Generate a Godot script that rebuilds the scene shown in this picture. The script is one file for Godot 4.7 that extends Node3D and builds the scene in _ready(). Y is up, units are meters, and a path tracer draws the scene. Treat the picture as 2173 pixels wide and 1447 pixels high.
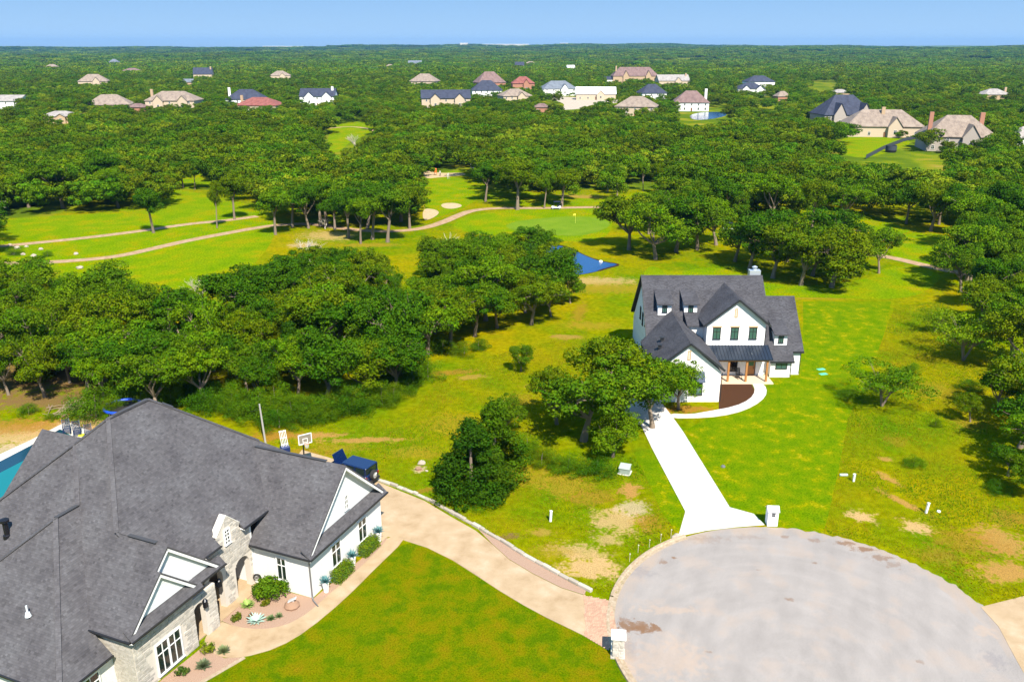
extends Node3D
# Aerial view over a cul-de-sac with two white houses, a golf course and woodland to the horizon.

const FOCAL := 1800.0      # focal length in pixels of the 2173 x 1447 photograph
const CAM_H := 38.0        # camera height above the lots
const HORIZON := 100.0     # row of the true horizon
var pitch := atan((723.5 - HORIZON) / FOCAL)
var cp := cos(pitch)
var sp := sin(pitch)
var taken := {}
var mats := {}
var fine_tex: Texture2D
var grain_tex: Texture2D
var rng := RandomNumberGenerator.new()


func gp(u: float, v: float, h := 0.0) -> Vector3:   # the point at height h seen at a pixel of the photograph
	var x := (u - 1086.5) / FOCAL
	var y := -(v - 723.5) / FOCAL
	var d := Vector3(x, y * cp - sp, -y * sp - cp)
	var t := (h - CAM_H) / d.y
	return Vector3(d.x * t, h, d.z * t)


func px(p: Vector3) -> Vector2:   # pixel of a point
	var r := p - Vector3(0, CAM_H, 0)
	var f := -r.y * sp - r.z * cp
	return Vector2(1086.5 + FOCAL * r.x / f, 723.5 - FOCAL * (r.y * cp - r.z * sp) / f)


func g2(u: float, v: float) -> Vector2:
	var p := gp(u, v)
	return Vector2(p.x, p.z)


func gpoly(list: Array) -> PackedVector2Array:
	var out := PackedVector2Array()
	for i in range(0, list.size(), 2):
		out.append(g2(list[i], list[i + 1]))
	return out


func rounded(p: PackedVector2Array, times := 2, closed := true) -> PackedVector2Array:   # corner cutting
	for k in times:
		var out := PackedVector2Array()
		var n := p.size()
		if not closed:
			out.append(p[0])
		for i in (n if closed else n - 1):
			var a := p[i]
			var b := p[(i + 1) % n]
			out.append(a.lerp(b, 0.25))
			out.append(a.lerp(b, 0.75))
		if not closed:
			out.append(p[n - 1])
		p = out
	return p


func ribbon(line: PackedVector2Array, width: float) -> PackedVector2Array:
	var left := PackedVector2Array()
	var right := PackedVector2Array()
	for i in line.size():
		var d := (line[mini(i + 1, line.size() - 1)] - line[maxi(i - 1, 0)]).normalized().orthogonal() * width * 0.5
		left.append(line[i] + d)
		right.append(line[i] - d)
	right.reverse()
	left.append_array(right)
	return left


class Shape:
	var v := PackedVector3Array()
	var n := PackedVector3Array()
	var uv := PackedVector2Array()
	var col := PackedColorArray()
	var ink := Color.WHITE

	func tri(a: Vector3, b: Vector3, c: Vector3, nn := Vector3.ZERO) -> void:
		var k := (b - a).cross(c - a)
		if k.length_squared() < 1e-14:
			return
		k = k.normalized()
		v.append_array([a, c, b])
		if nn == Vector3.ZERO:
			n.append_array([k, k, k])
		else:
			n.append_array([nn, nn, nn])
		col.append_array([ink, ink, ink])
		var t := Vector3.UP.cross(k)
		t = Vector3.RIGHT if t.length_squared() < 1e-6 else t.normalized()
		var s := k.cross(t)
		for p in [a, c, b]:
			uv.append(Vector2(p.dot(t), -p.dot(s)))

	func smooth_tri(a: Vector3, b: Vector3, c: Vector3, na: Vector3, nb: Vector3, nc: Vector3) -> void:
		v.append_array([a, c, b])
		n.append_array([na, nc, nb])
		col.append_array([ink, ink, ink])
		uv.append_array([Vector2(a.x, a.z), Vector2(c.x, c.z), Vector2(b.x, b.z)])

	func quad(a: Vector3, b: Vector3, c: Vector3, d: Vector3) -> void:
		tri(a, b, c)
		tri(a, c, d)

	func box(c: Vector3, size: Vector3, basis := Basis.IDENTITY, bevel := 0.0) -> void:
		var h := size * 0.5
		if bevel <= 0.0:
			var p := []
			for i in 8:
				p.append(c + basis * Vector3(h.x if i & 1 else -h.x, h.y if i & 2 else -h.y, h.z if i & 4 else -h.z))
			quad(p[0], p[2], p[3], p[1]); quad(p[4], p[5], p[7], p[6])
			quad(p[0], p[4], p[6], p[2]); quad(p[1], p[3], p[7], p[5])
			quad(p[2], p[6], p[7], p[3]); quad(p[0], p[1], p[5], p[4])
			return
		var g := Vector3(minf(bevel, h.x * 0.9), minf(bevel, h.y * 0.9), minf(bevel, h.z * 0.9))
		var q := []   # three points at each corner: pulled in along all but one axis
		for i in 8:
			var s := Vector3(1 if i & 1 else -1, 1 if i & 2 else -1, 1 if i & 4 else -1)
			q.append([c + basis * (s * Vector3(h.x, h.y - g.y, h.z - g.z)), c + basis * (s * Vector3(h.x - g.x, h.y, h.z - g.z)), c + basis * (s * Vector3(h.x - g.x, h.y - g.y, h.z))])
		quad(q[0][2], q[2][2], q[3][2], q[1][2]); quad(q[4][2], q[5][2], q[7][2], q[6][2])
		quad(q[0][0], q[4][0], q[6][0], q[2][0]); quad(q[1][0], q[3][0], q[7][0], q[5][0])
		quad(q[2][1], q[6][1], q[7][1], q[3][1]); quad(q[0][1], q[1][1], q[5][1], q[4][1])
		for e in [[0, 1, 1, 2], [2, 3, 1, 2], [4, 5, 1, 2], [6, 7, 1, 2], [0, 2, 0, 2], [1, 3, 0, 2], [4, 6, 0, 2], [5, 7, 0, 2], [0, 4, 0, 1], [1, 5, 0, 1], [2, 6, 0, 1], [3, 7, 0, 1]]:
			out_quad(q[e[0]][e[2]], q[e[1]][e[2]], q[e[1]][e[3]], q[e[0]][e[3]], c)
		for i in 8:
			var k: Vector3 = (q[i][1] - q[i][0]).cross(q[i][2] - q[i][0])
			if k.dot(q[i][0] - c) > 0.0:
				tri(q[i][0], q[i][1], q[i][2])
			else:
				tri(q[i][0], q[i][2], q[i][1])

	func out_quad(a: Vector3, b: Vector3, c: Vector3, d: Vector3, mid: Vector3) -> void:
		if (b - a).cross(c - a).dot((a + c) * 0.5 - mid) > 0.0:
			quad(a, b, c, d)
		else:
			quad(a, d, c, b)

	func tube(pts: Array, radii: Array, sides := 6, cap := true) -> void:
		var rings := []
		for i in pts.size():
			var d: Vector3 = (pts[mini(i + 1, pts.size() - 1)] - pts[maxi(i - 1, 0)]).normalized()
			var e := d.cross(Vector3.UP if absf(d.y) < 0.9 else Vector3.RIGHT).normalized()
			var f := e.cross(d)
			var ring := []
			for k in sides:
				var w := TAU * k / sides
				ring.append([pts[i] + (e * cos(w) + f * sin(w)) * radii[i], e * cos(w) + f * sin(w)])
			rings.append(ring)
		for i in pts.size() - 1:
			for k in sides:
				var a: Array = rings[i][k]
				var b: Array = rings[i][(k + 1) % sides]
				var c: Array = rings[i + 1][(k + 1) % sides]
				var d: Array = rings[i + 1][k]
				smooth_tri(a[0], c[0], b[0], a[1], c[1], b[1])
				smooth_tri(a[0], d[0], c[0], a[1], d[1], c[1])
		if cap:
			for k in range(1, sides - 1):
				tri(rings[0][0][0], rings[0][k][0], rings[0][k + 1][0])
				var z: Array = rings[pts.size() - 1]
				tri(z[0][0], z[k + 1][0], z[k][0])

	func lathe(c: Vector3, profile: Array, sides := 16) -> void:   # profile of [radius, height]
		for i in profile.size() - 1:
			var r0: float = profile[i][0]
			var r1: float = profile[i + 1][0]
			var slope := Vector2(profile[i + 1][1] - profile[i][1], r0 - r1).normalized()
			for k in sides:
				var a := TAU * k / sides
				var b := TAU * (k + 1) / sides
				var da := Vector3(cos(a), 0, sin(a))
				var db := Vector3(cos(b), 0, sin(b))
				var y0 := Vector3(0, profile[i][1], 0)
				var y1 := Vector3(0, profile[i + 1][1], 0)
				var na := (da * slope.x + Vector3.UP * slope.y).normalized()
				var nb := (db * slope.x + Vector3.UP * slope.y).normalized()
				if r0 > 0.0:
					smooth_tri(c + da * r0 + y0, c + db * r1 + y1, c + db * r0 + y0, na, nb, nb)
				if r1 > 0.0:
					smooth_tri(c + da * r0 + y0, c + da * r1 + y1, c + db * r1 + y1, na, na, nb)

	func slab(poly: Array, down: Vector3) -> void:   # a flat polygon given thickness
		var m := poly.size()
		for i in range(1, m - 1):
			tri(poly[0], poly[i], poly[i + 1])
			tri(poly[0] + down, poly[i + 1] + down, poly[i] + down)
		var mid := Vector3.ZERO
		for p in poly:
			mid += p / m
		for i in m:
			var a: Vector3 = poly[i]
			var b: Vector3 = poly[(i + 1) % m]
			out_quad(a, b, b + down, a + down, mid + down * 0.5)

	func mesh() -> ArrayMesh:
		var a := []
		a.resize(Mesh.ARRAY_MAX)
		a[Mesh.ARRAY_VERTEX] = v
		a[Mesh.ARRAY_NORMAL] = n
		a[Mesh.ARRAY_TEX_UV] = uv
		a[Mesh.ARRAY_TEX_UV2] = uv
		a[Mesh.ARRAY_COLOR] = col
		var m := ArrayMesh.new()
		m.add_surface_from_arrays(Mesh.PRIMITIVE_TRIANGLES, a)
		return m


func numbered(called: String) -> String:
	var k: int = taken.get(called, 0)
	taken[called] = k + 1
	return called if k == 0 else "%s_%03d" % [called, k]


func meta(o: Node, label: String, category: String, group := "") -> void:
	o.set_meta("label", label)
	o.set_meta("category", category)
	if group:
		o.set_meta("group", group)


func thing(called: String, label: String, category: String, at := Vector3.ZERO, turn := 0.0, group := "") -> Node3D:
	var o := Node3D.new()
	o.name = numbered(called)
	add_child(o)
	o.position = at
	o.rotation.y = turn
	meta(o, label, category, group)
	return o


func part(called: String, shape, m: Material, parent: Node) -> MeshInstance3D:
	var o := MeshInstance3D.new()
	o.name = called
	o.mesh = shape.mesh() if shape is Shape else shape
	o.material_override = m
	parent.add_child(o, true)
	return o


func single(called: String, shape, m: Material, label: String, category: String, group := "") -> MeshInstance3D:
	var o := part(numbered(called), shape, m, self)
	meta(o, label, category, group)
	return o


func structure(called: String, shape, m: Material) -> MeshInstance3D:
	var o := part(numbered(called), shape, m, self)
	o.set_meta("kind", "structure")
	return o


func copy_of(root: Node3D, at: Vector3, turn: float, size: Vector3, label := "", group := "") -> Node3D:
	var base := root.name.rstrip("0123456789").trim_suffix("_")
	var r: Node3D = root.duplicate()
	r.name = numbered(base)
	add_child(r)
	r.position = at
	r.rotation.y = turn
	r.scale = size
	if label:
		r.set_meta("label", label)
	if group:
		r.set_meta("group", group)
	return r


func lin(r: float, g: float, b: float) -> Color:   # a real-world (linear) base colour
	return Color(r, g, b).linear_to_srgb()


func plain(key: String, c: Color, rough := 0.8, metal := 0.0) -> StandardMaterial3D:
	if mats.has(key):
		return mats[key]
	var m := StandardMaterial3D.new()
	m.resource_name = key
	m.albedo_color = c
	m.roughness = rough
	m.metallic = metal
	mats[key] = m
	return m


func noise_tex(freq: float, sd: int, stops: Array, size := 512, octaves := 4, gain := 0.5) -> NoiseTexture2D:
	var f := FastNoiseLite.new()
	f.noise_type = FastNoiseLite.TYPE_SIMPLEX_SMOOTH
	f.fractal_gain = gain
	f.seed = sd
	f.frequency = freq
	f.fractal_octaves = octaves
	var t := NoiseTexture2D.new()
	t.width = size
	t.height = size
	t.seamless = true
	t.seamless_blend_skirt = 0.25
	t.noise = f
	var g := Gradient.new()
	var offs := PackedFloat32Array()
	var cols := PackedColorArray()
	for s in stops:
		offs.append(s[0])
		cols.append(s[1])
	g.offsets = offs
	g.colors = cols
	t.color_ramp = g
	return t


func layered(key: String, tex: Texture2D, metres: float, fine: Texture2D, fine_metres: float, rough := 0.9, relief := 0.0) -> StandardMaterial3D:   # a coarse colour pattern times a fine grain, laid in metres
	if mats.has(key):
		return mats[key]
	var m := StandardMaterial3D.new()
	m.resource_name = key
	m.albedo_texture = tex
	m.uv1_scale = Vector3(1.0 / metres, 1.0 / metres, 1)
	m.roughness = rough
	m.metallic_specular = 0.0
	if fine:
		m.detail_enabled = true
		m.detail_albedo = fine
		m.detail_blend_mode = BaseMaterial3D.BLEND_MODE_MUL
		m.detail_uv_layer = BaseMaterial3D.DETAIL_UV_2
		m.uv2_scale = Vector3(1.0 / fine_metres, 1.0 / fine_metres, 1)
	mats[key] = m
	return m


func sheet(poly: PackedVector2Array, y: float, skirt := 0.0) -> Shape:   # a flat piece of ground
	var s := Shape.new()
	var idx := Geometry2D.triangulate_polygon(poly)
	for i in range(0, idx.size(), 3):
		var a := Vector3(poly[idx[i]].x, y, poly[idx[i]].y)
		var b := Vector3(poly[idx[i + 1]].x, y, poly[idx[i + 1]].y)
		var c := Vector3(poly[idx[i + 2]].x, y, poly[idx[i + 2]].y)
		if (b - a).cross(c - a).y < 0.0:
			var k := b
			b = c
			c = k
		s.v.append_array([a, c, b])
		s.n.append_array([Vector3.UP, Vector3.UP, Vector3.UP])
		s.col.append_array([s.ink, s.ink, s.ink])
		s.uv.append_array([Vector2(a.x, a.z), Vector2(c.x, c.z), Vector2(b.x, b.z)])
	if skirt > 0.0:
		var turn := 1.0 if Geometry2D.is_polygon_clockwise(poly) else -1.0
		for i in poly.size():
			var a := Vector3(poly[i].x, y, poly[i].y)
			var b := Vector3(poly[(i + 1) % poly.size()].x, y, poly[(i + 1) % poly.size()].y)
			var d := Vector3(0, -skirt, 0)
			if turn > 0.0:
				s.quad(a, a + d, b + d, b)
			else:
				s.quad(a, b, b + d, a + d)
	return s


func setup_view() -> void:
	var cam := Camera3D.new()
	cam.name = "camera"
	cam.position = Vector3(0, CAM_H, 0)
	cam.rotation.x = -pitch
	cam.fov = rad_to_deg(2.0 * atan(723.5 / FOCAL))
	cam.near = 1.0
	cam.far = 40000.0
	add_child(cam)
	var sky_m := ProceduralSkyMaterial.new()
	sky_m.sky_top_color = lin(0.20, 0.43, 0.78)
	sky_m.sky_horizon_color = lin(0.47, 0.66, 0.84)
	sky_m.sky_curve = 0.03
	sky_m.ground_bottom_color = lin(0.10, 0.13, 0.06)
	sky_m.ground_horizon_color = lin(0.42, 0.55, 0.62)
	sky_m.ground_curve = 0.02
	sky_m.sun_angle_max = 4.0
	sky_m.sun_curve = 0.05
	var sky := Sky.new()
	sky.sky_material = sky_m
	var env := Environment.new()
	env.background_mode = Environment.BG_SKY
	env.sky = sky
	env.background_energy_multiplier = 0.54
	env.tonemap_mode = Environment.TONE_MAPPER_LINEAR
	env.tonemap_exposure = 2.15
	env.fog_enabled = true
	env.fog_density = 0.00005
	env.fog_light_color = Color(0.45, 0.72, 1.0)
	env.sdfgi_enabled = true
	env.ssao_enabled = true
	env.ssil_enabled = true
	var we := WorldEnvironment.new()
	we.name = "surroundings"
	we.environment = env
	add_child(we)
	var sun := DirectionalLight3D.new()
	sun.name = "sun"
	sun.light_color = Color(1.0, 0.965, 0.90)
	sun.light_energy = 1.45
	sun.light_angular_distance = 0.53
	sun.shadow_enabled = true
	sun.directional_shadow_max_distance = 2000.0
	add_child(sun)
	var az := deg_to_rad(19.0)
	var el := deg_to_rad(50.0)
	sun.look_at_from_position(Vector3.ZERO, Vector3(-sin(az) * cos(el), -sin(el), -cos(az) * cos(el)))


# ---------------------------------------------------------------- ground
const NEAR_X := 110.0
const NEAR_Z0 := -20.0
const NEAR_Z1 := -240.0


func smear(img: Array, size: int, at: Vector2, rad: Vector2, color: Vector3, strength: float, rough: FastNoiseLite, turn := 0.0) -> void:   # a patch of bare soil with a ragged edge, worked into the colour map
	var cell := NEAR_X * 2.0 / size
	var reach := maxf(rad.x, rad.y) * 1.5
	var x0 := clampi(int((at.x - reach + NEAR_X) / cell), 0, size - 1)
	var x1 := clampi(int((at.x + reach + NEAR_X) / cell), 0, size - 1)
	var z0 := clampi(int((NEAR_Z0 - at.y - reach) / cell), 0, size - 1)
	var z1 := clampi(int((NEAR_Z0 - at.y + reach) / cell), 0, size - 1)
	var ca := cos(turn)
	var sa := sin(turn)
	for j in range(z0, z1 + 1):
		for i in range(x0, x1 + 1):
			var x := (i + 0.5) * cell - NEAR_X
			var z := NEAR_Z0 - (j + 0.5) * cell
			var dx := x - at.x
			var dz := z - at.y
			var q := Vector2((dx * ca + dz * sa) / rad.x, (dz * ca - dx * sa) / rad.y).length()
			if q > 1.5:
				continue
			var e := q + rough.get_noise_2d(x * 3.0, z * 3.0) * 0.55 + rough.get_noise_2d(x * 14.0, z * 14.0) * 0.55 + rough.get_noise_2d(x * 31.0, z * 31.0) * 0.45
			var k := clampf((1.0 - e) * 3.0, 0.0, 1.0) * strength
			if k > 0.0:
				var o := j * size + i
				img[0][o] = lerpf(img[0][o], color.x, k)
				img[1][o] = lerpf(img[1][o], color.y, k)
				img[2][o] = lerpf(img[2][o], color.z, k)


func make_ground() -> void:
	var size := 1400
	var cell := NEAR_X * 2.0 / size
	var a := FastNoiseLite.new()
	a.seed = 5
	a.frequency = 0.035
	a.fractal_octaves = 4
	var b := FastNoiseLite.new()
	b.seed = 9
	b.frequency = 0.22
	b.fractal_octaves = 3
	var c := FastNoiseLite.new()
	c.seed = 21
	c.frequency = 1.1
	c.fractal_octaves = 2
	var img := [PackedFloat32Array(), PackedFloat32Array(), PackedFloat32Array()]
	for k in 3:
		img[k].resize(size * size)
	var o := 0
	for j in size:
		var z := NEAR_Z0 - (j + 0.5) * cell
		for i in size:
			var x := (i + 0.5) * cell - NEAR_X
			var n := a.get_noise_2d(x, z) * 0.9 + b.get_noise_2d(x, z) * 0.55
			var f := 0.92 + c.get_noise_2d(x, z) * 0.30
			var t := clampf(n * 0.75 + 0.5, 0.0, 1.0)
			# fresh green to dry straw
			img[0][o] = lerpf(0.115, 0.31, t) * f
			img[1][o] = lerpf(0.21, 0.255, t) * f
			img[2][o] = 0.0012 * f
			o += 1
	var soil := Vector3(0.42, 0.225, 0.065)
	var sand := Vector3(0.52, 0.34, 0.15)
	var rust := Vector3(0.33, 0.165, 0.025)
	var straw := Vector3(0.33, 0.22, 0.02)
	var litter := Vector3(0.20, 0.12, 0.05)
	for d in [   # u, v, half width, half depth in metres, kind, strength, turn
		[1255, 1205, 2.6, 1.7, 2, 0.9, 0.2], [1235, 1175, 2.6, 1.5, 2, 0.7, 0.4], [1310, 1105, 2.4, 2.2, 2, 0.75, 0.3], [1345, 1080, 1.5, 1.6, 1, 0.7, 0.0],
		[1338, 1040, 1.0, 1.6, 0, 0.9, 0.3], [1372, 1110, 1.3, 1.6, 3, 0.6, 0.2], [1290, 1145, 1.4, 0.9, 2, 0.6, 0.0], [1200, 1030, 2.6, 2.6, 4, 0.7, 0.5], [1120, 1010, 3.0, 2.0, 4, 0.55, 0.3],
		[1260, 1055, 2.5, 1.5, 3, 0.5, 0.0], [1170, 1170, 1.6, 1.2, 4, 0.5, 0.0], [1150, 1130, 1.2, 0.6, 0, 0.5, 0.0],
		[1832, 1096, 1.3, 1.0, 2, 0.95, 0.4], [1945, 1118, 1.4, 1.2, 2, 0.9, 0.2], [1915, 1065, 0.5, 2.6, 0, 0.8, -0.5], [1885, 1015, 0.5, 1.6, 0, 0.8, -0.4], [1880, 975, 0.7, 0.6, 0, 0.7, 0],
		[2125, 1150, 2.2, 2.6, 0, 0.8, 0.2], [2135, 1215, 2.6, 1.6, 0, 0.85, 0.0], [2060, 1150, 2.8, 2.0, 3, 0.5, 0.2], [2000, 1180, 2.0, 1.4, 3, 0.45, 0.2], [2150, 1100, 2.0, 1.6, 3, 0.5, 0],
		[1900, 935, 1.2, 1.2, 4, 0.5, 0], [1990, 830, 3.0, 3.0, 4, 0.5, 0.3], [2060, 900, 2.0, 2.0, 3, 0.4, 0.3],
		[960, 790, 3.5, 0.9, 3, 0.7, -0.25], [1000, 800, 2.2, 0.8, 0, 0.5, -0.3], [1140, 820, 2.0, 0.8, 0, 0.5, 0.1], [1100, 850, 2.0, 2.0, 4, 0.6, 0.0], [960, 900, 3.0, 3.0, 4, 0.45, 0.0],
		[770, 934, 4.5, 0.7, 0, 0.8, -0.06], [660, 925, 3.5, 0.9, 0, 0.85, -0.1], [590, 925, 3.0, 1.4, 3, 0.8, 0.0], [640, 960, 3.4, 1.2, 3, 0.6, 0], [720, 950, 3.4, 1.0, 4, 0.5, 0],
		[890, 995, 0.7, 0.7, 1, 0.8, 0], [880, 960, 3.0, 1.6, 4, 0.5, 0], [905, 1040, 1.6, 0.5, 3, 0.6, -0.4], [1075, 1140, 1.5, 0.5, 5, 0.8, -0.3],
		[1265, 597, 8.0, 3.0, 2, 0.65, 0.0], [1290, 612, 9.0, 3.6, 4, 0.6, 0.0], [1230, 665, 1.0, 6.0, 3, 0.5, 0.2], [1250, 690, 4.0, 2.0, 4, 0.6, 0.0], [1200, 715, 2.4, 1.2, 0, 0.6, 0.0], [1715, 632, 9.0, 1.0, 4, 0.7, 0.0],
		[1860, 615, 6.0, 2.4, 4, 0.6, 0.0], [1455, 868, 3.6, 1.0, 3, 0.9, 0.0], [1425, 880, 2.0, 0.8, 3, 0.7, 0.0],
		[700, 500, 7.0, 5.0, 2, 0.6, 0.3], [640, 520, 3.5, 2.5, 2, 0.6, 0.0], [780, 520, 7.0, 2.2, 4, 0.7, 0.0], [900, 640, 3.0, 5.0, 4, 0.5, 0], [170, 505, 4, 1.2, 2, 0.5, 0], [70, 485, 5, 1.5, 4, 0.6, 0.0], [120, 525, 6, 1.0, 4, 0.6, 0],
		[1220, 418, 10, 4, 0, 0.6, 0],
	]:
		var kinds := [soil, Vector3(0.50, 0.38, 0.23), sand, rust, straw, litter]
		smear(img, size, g2(d[0], d[1]), Vector2(d[2], d[3]), kinds[d[4]], d[5], b, d[6])
		if d[4] < 3:
			bare.append([g2(d[0], d[1]), Vector2(d[2], d[3])])
	# trodden yard behind the near house, and leaf litter under the groves
	for d in [[60, 925, 9, 3.0, 2, 0.75], [140, 905, 6, 2.4, 0, 0.85], [30, 905, 6, 2.2, 3, 0.7], [230, 880, 5, 1.5, 0, 0.8], [180, 930, 7, 3, 2, 0.8], [60, 965, 8, 3, 1, 0.7], [220, 900, 5, 2, 2, 0.7]]:
		var kinds2 := [soil, Vector3(0.50, 0.39, 0.25), sand, rust]
		smear(img, size, g2(d[0], d[1]), Vector2(d[2], d[3]), kinds2[d[4]], d[5], b)
	for d in [[100, 850, 9, 3], [60, 800, 12, 8], [250, 790, 12, 8]]:
		smear(img, size, g2(d[0], d[1]), Vector2(d[2], d[3]), litter, 0.85, b)
	var bytes := PackedByteArray()
	bytes.resize(size * size * 3)
	var lut := PackedByteArray()
	lut.resize(1025)
	for k in 1025:
		lut[k] = int(roundf(255.0 * lin(k / 1024.0, 0, 0).r))
	o = 0
	for k in size * size:
		bytes[o] = lut[clampi(int(img[0][k] * 1024.0), 0, 1024)]
		bytes[o + 1] = lut[clampi(int(img[1][k] * 1024.0), 0, 1024)]
		bytes[o + 2] = lut[clampi(int(img[2][k] * 1024.0), 0, 1024)]
		o += 3
	var near := StandardMaterial3D.new()
	near.resource_name = "rough grass and soil"
	near.albedo_texture = ImageTexture.create_from_image(Image.create_from_data(size, size, false, Image.FORMAT_RGB8, bytes))
	near.roughness = 0.95
	near.metallic_specular = 0.0
	near.detail_enabled = true
	near.detail_albedo = fine_tex
	near.detail_blend_mode = BaseMaterial3D.BLEND_MODE_MUL
	near.detail_uv_layer = BaseMaterial3D.DETAIL_UV_2
	near.uv2_scale = Vector3(0.2, 0.2, 1)
	var far_tex := noise_tex(0.012, 31, [[0.0, lin(0.07, 0.12, 0.008)], [0.45, lin(0.11, 0.17, 0.008)], [0.62, lin(0.18, 0.22, 0.008)], [0.8, lin(0.26, 0.23, 0.02)], [1.0, lin(0.34, 0.26, 0.08)]], 1024, 5)
	var far := layered("meadow and woodland floor", far_tex, 260.0, fine_tex, 9.0, 0.95)
	# one sheet: near field, then rings out to the horizon
	var m := ArrayMesh.new()
	var s := Shape.new()
	var step := 11.0
	for j in 20:
		for i in 20:
			var x0 := -NEAR_X + i * step
			var z0 := NEAR_Z0 - j * step
			s.quad(Vector3(x0, 0, z0), Vector3(x0 + step, 0, z0), Vector3(x0 + step, 0, z0 - step), Vector3(x0, 0, z0 - step))
	for k in s.v.size():
		s.uv[k] = Vector2((s.v[k].x + NEAR_X) / (2.0 * NEAR_X), (NEAR_Z0 - s.v[k].z) / (NEAR_Z0 - NEAR_Z1))
	var arr := []
	arr.resize(Mesh.ARRAY_MAX)
	arr[Mesh.ARRAY_VERTEX] = s.v
	arr[Mesh.ARRAY_NORMAL] = s.n
	arr[Mesh.ARRAY_TEX_UV] = s.uv
	var uv2 := PackedVector2Array()
	for p in s.v:
		uv2.append(Vector2(p.x, p.z))
	arr[Mesh.ARRAY_TEX_UV2] = uv2
	m.add_surface_from_arrays(Mesh.PRIMITIVE_TRIANGLES, arr)
	m.surface_set_material(0, near)
	var w := Shape.new()
	var xs := [-9000.0, -7000.0, -5500.0, -4200.0, -3200.0, -2400.0, -1800.0, -1300.0, -900.0, -600.0, -350.0, -NEAR_X, NEAR_X, 350.0, 600.0, 900.0, 1300.0, 1800.0, 2400.0, 3200.0, 4200.0, 5500.0, 7000.0, 9000.0]
	var fine_x := []
	for k in xs.size() - 1:
		fine_x.append(xs[k])
		if absf(xs[k]) > 600.0 and absf(xs[k + 1]) > 600.0:
			for e in 3:
				fine_x.append(lerpf(xs[k], xs[k + 1], (e + 1) / 4.0))
	fine_x.append(9000.0)
	for k in range(-550, 600, 100):
		if absf(k) > NEAR_X and not fine_x.has(float(k)):
			fine_x.append(float(k))
	fine_x.sort()
	xs = fine_x
	var zs := [400.0, NEAR_Z0, NEAR_Z1, -400.0, -600.0, -900.0, -1300.0, -1800.0, -2300.0, -2800.0, -3300.0, -3800.0, -4400.0, -5000.0, -5600.0, -6300.0, -7000.0, -7800.0, -8700.0, -10000.0, -12000.0]
	for j in zs.size() - 1:
		for i in xs.size() - 1:
			if zs[j] == NEAR_Z0 and xs[i] == -NEAR_X:
				continue
			var q := []
			for e in [[0, 0], [1, 0], [1, 1], [0, 1]]:
				q.append(Vector3(xs[i + e[0]], land(xs[i + e[0]], zs[j + e[1]]), zs[j + e[1]]))
			w.quad(q[0], q[1], q[2], q[3])
	for k in w.v.size():
		w.uv[k] = Vector2(w.v[k].x, w.v[k].z)
	arr = []
	arr.resize(Mesh.ARRAY_MAX)
	arr[Mesh.ARRAY_VERTEX] = w.v
	arr[Mesh.ARRAY_NORMAL] = w.n
	arr[Mesh.ARRAY_TEX_UV] = w.uv
	arr[Mesh.ARRAY_TEX_UV2] = w.uv
	m.add_surface_from_arrays(Mesh.PRIMITIVE_TRIANGLES, arr)
	m.surface_set_material(1, far)
	var g := MeshInstance3D.new()
	g.name = "ground"
	g.mesh = m
	g.set_meta("kind", "structure")
	add_child(g)


func land(x: float, z: float) -> float:   # low far hills
	var d := Vector2(x, z).length()
	if d < 2300.0:
		return 0.0
	var k := clampf((d - 2300.0) / 3000.0, 0.0, 1.0)
	var side := clampf(x / d * 1.6, -1.0, 1.0)
	return k * (34.0 + 8.0 * sin(x * 0.0011 + 1.0) + 9.0 * sin(z * 0.0017 + x * 0.0006) + 10.0 * side + 5.0 * sin(x * 0.0041 + z * 0.0023) + 3.0 * sin(x * 0.0093 - 2.0))


# ---------------------------------------------------------------- lawns, paving and water
const CUL := Vector2(20.5, -48.3)
const CUL_R := 13.7


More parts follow.
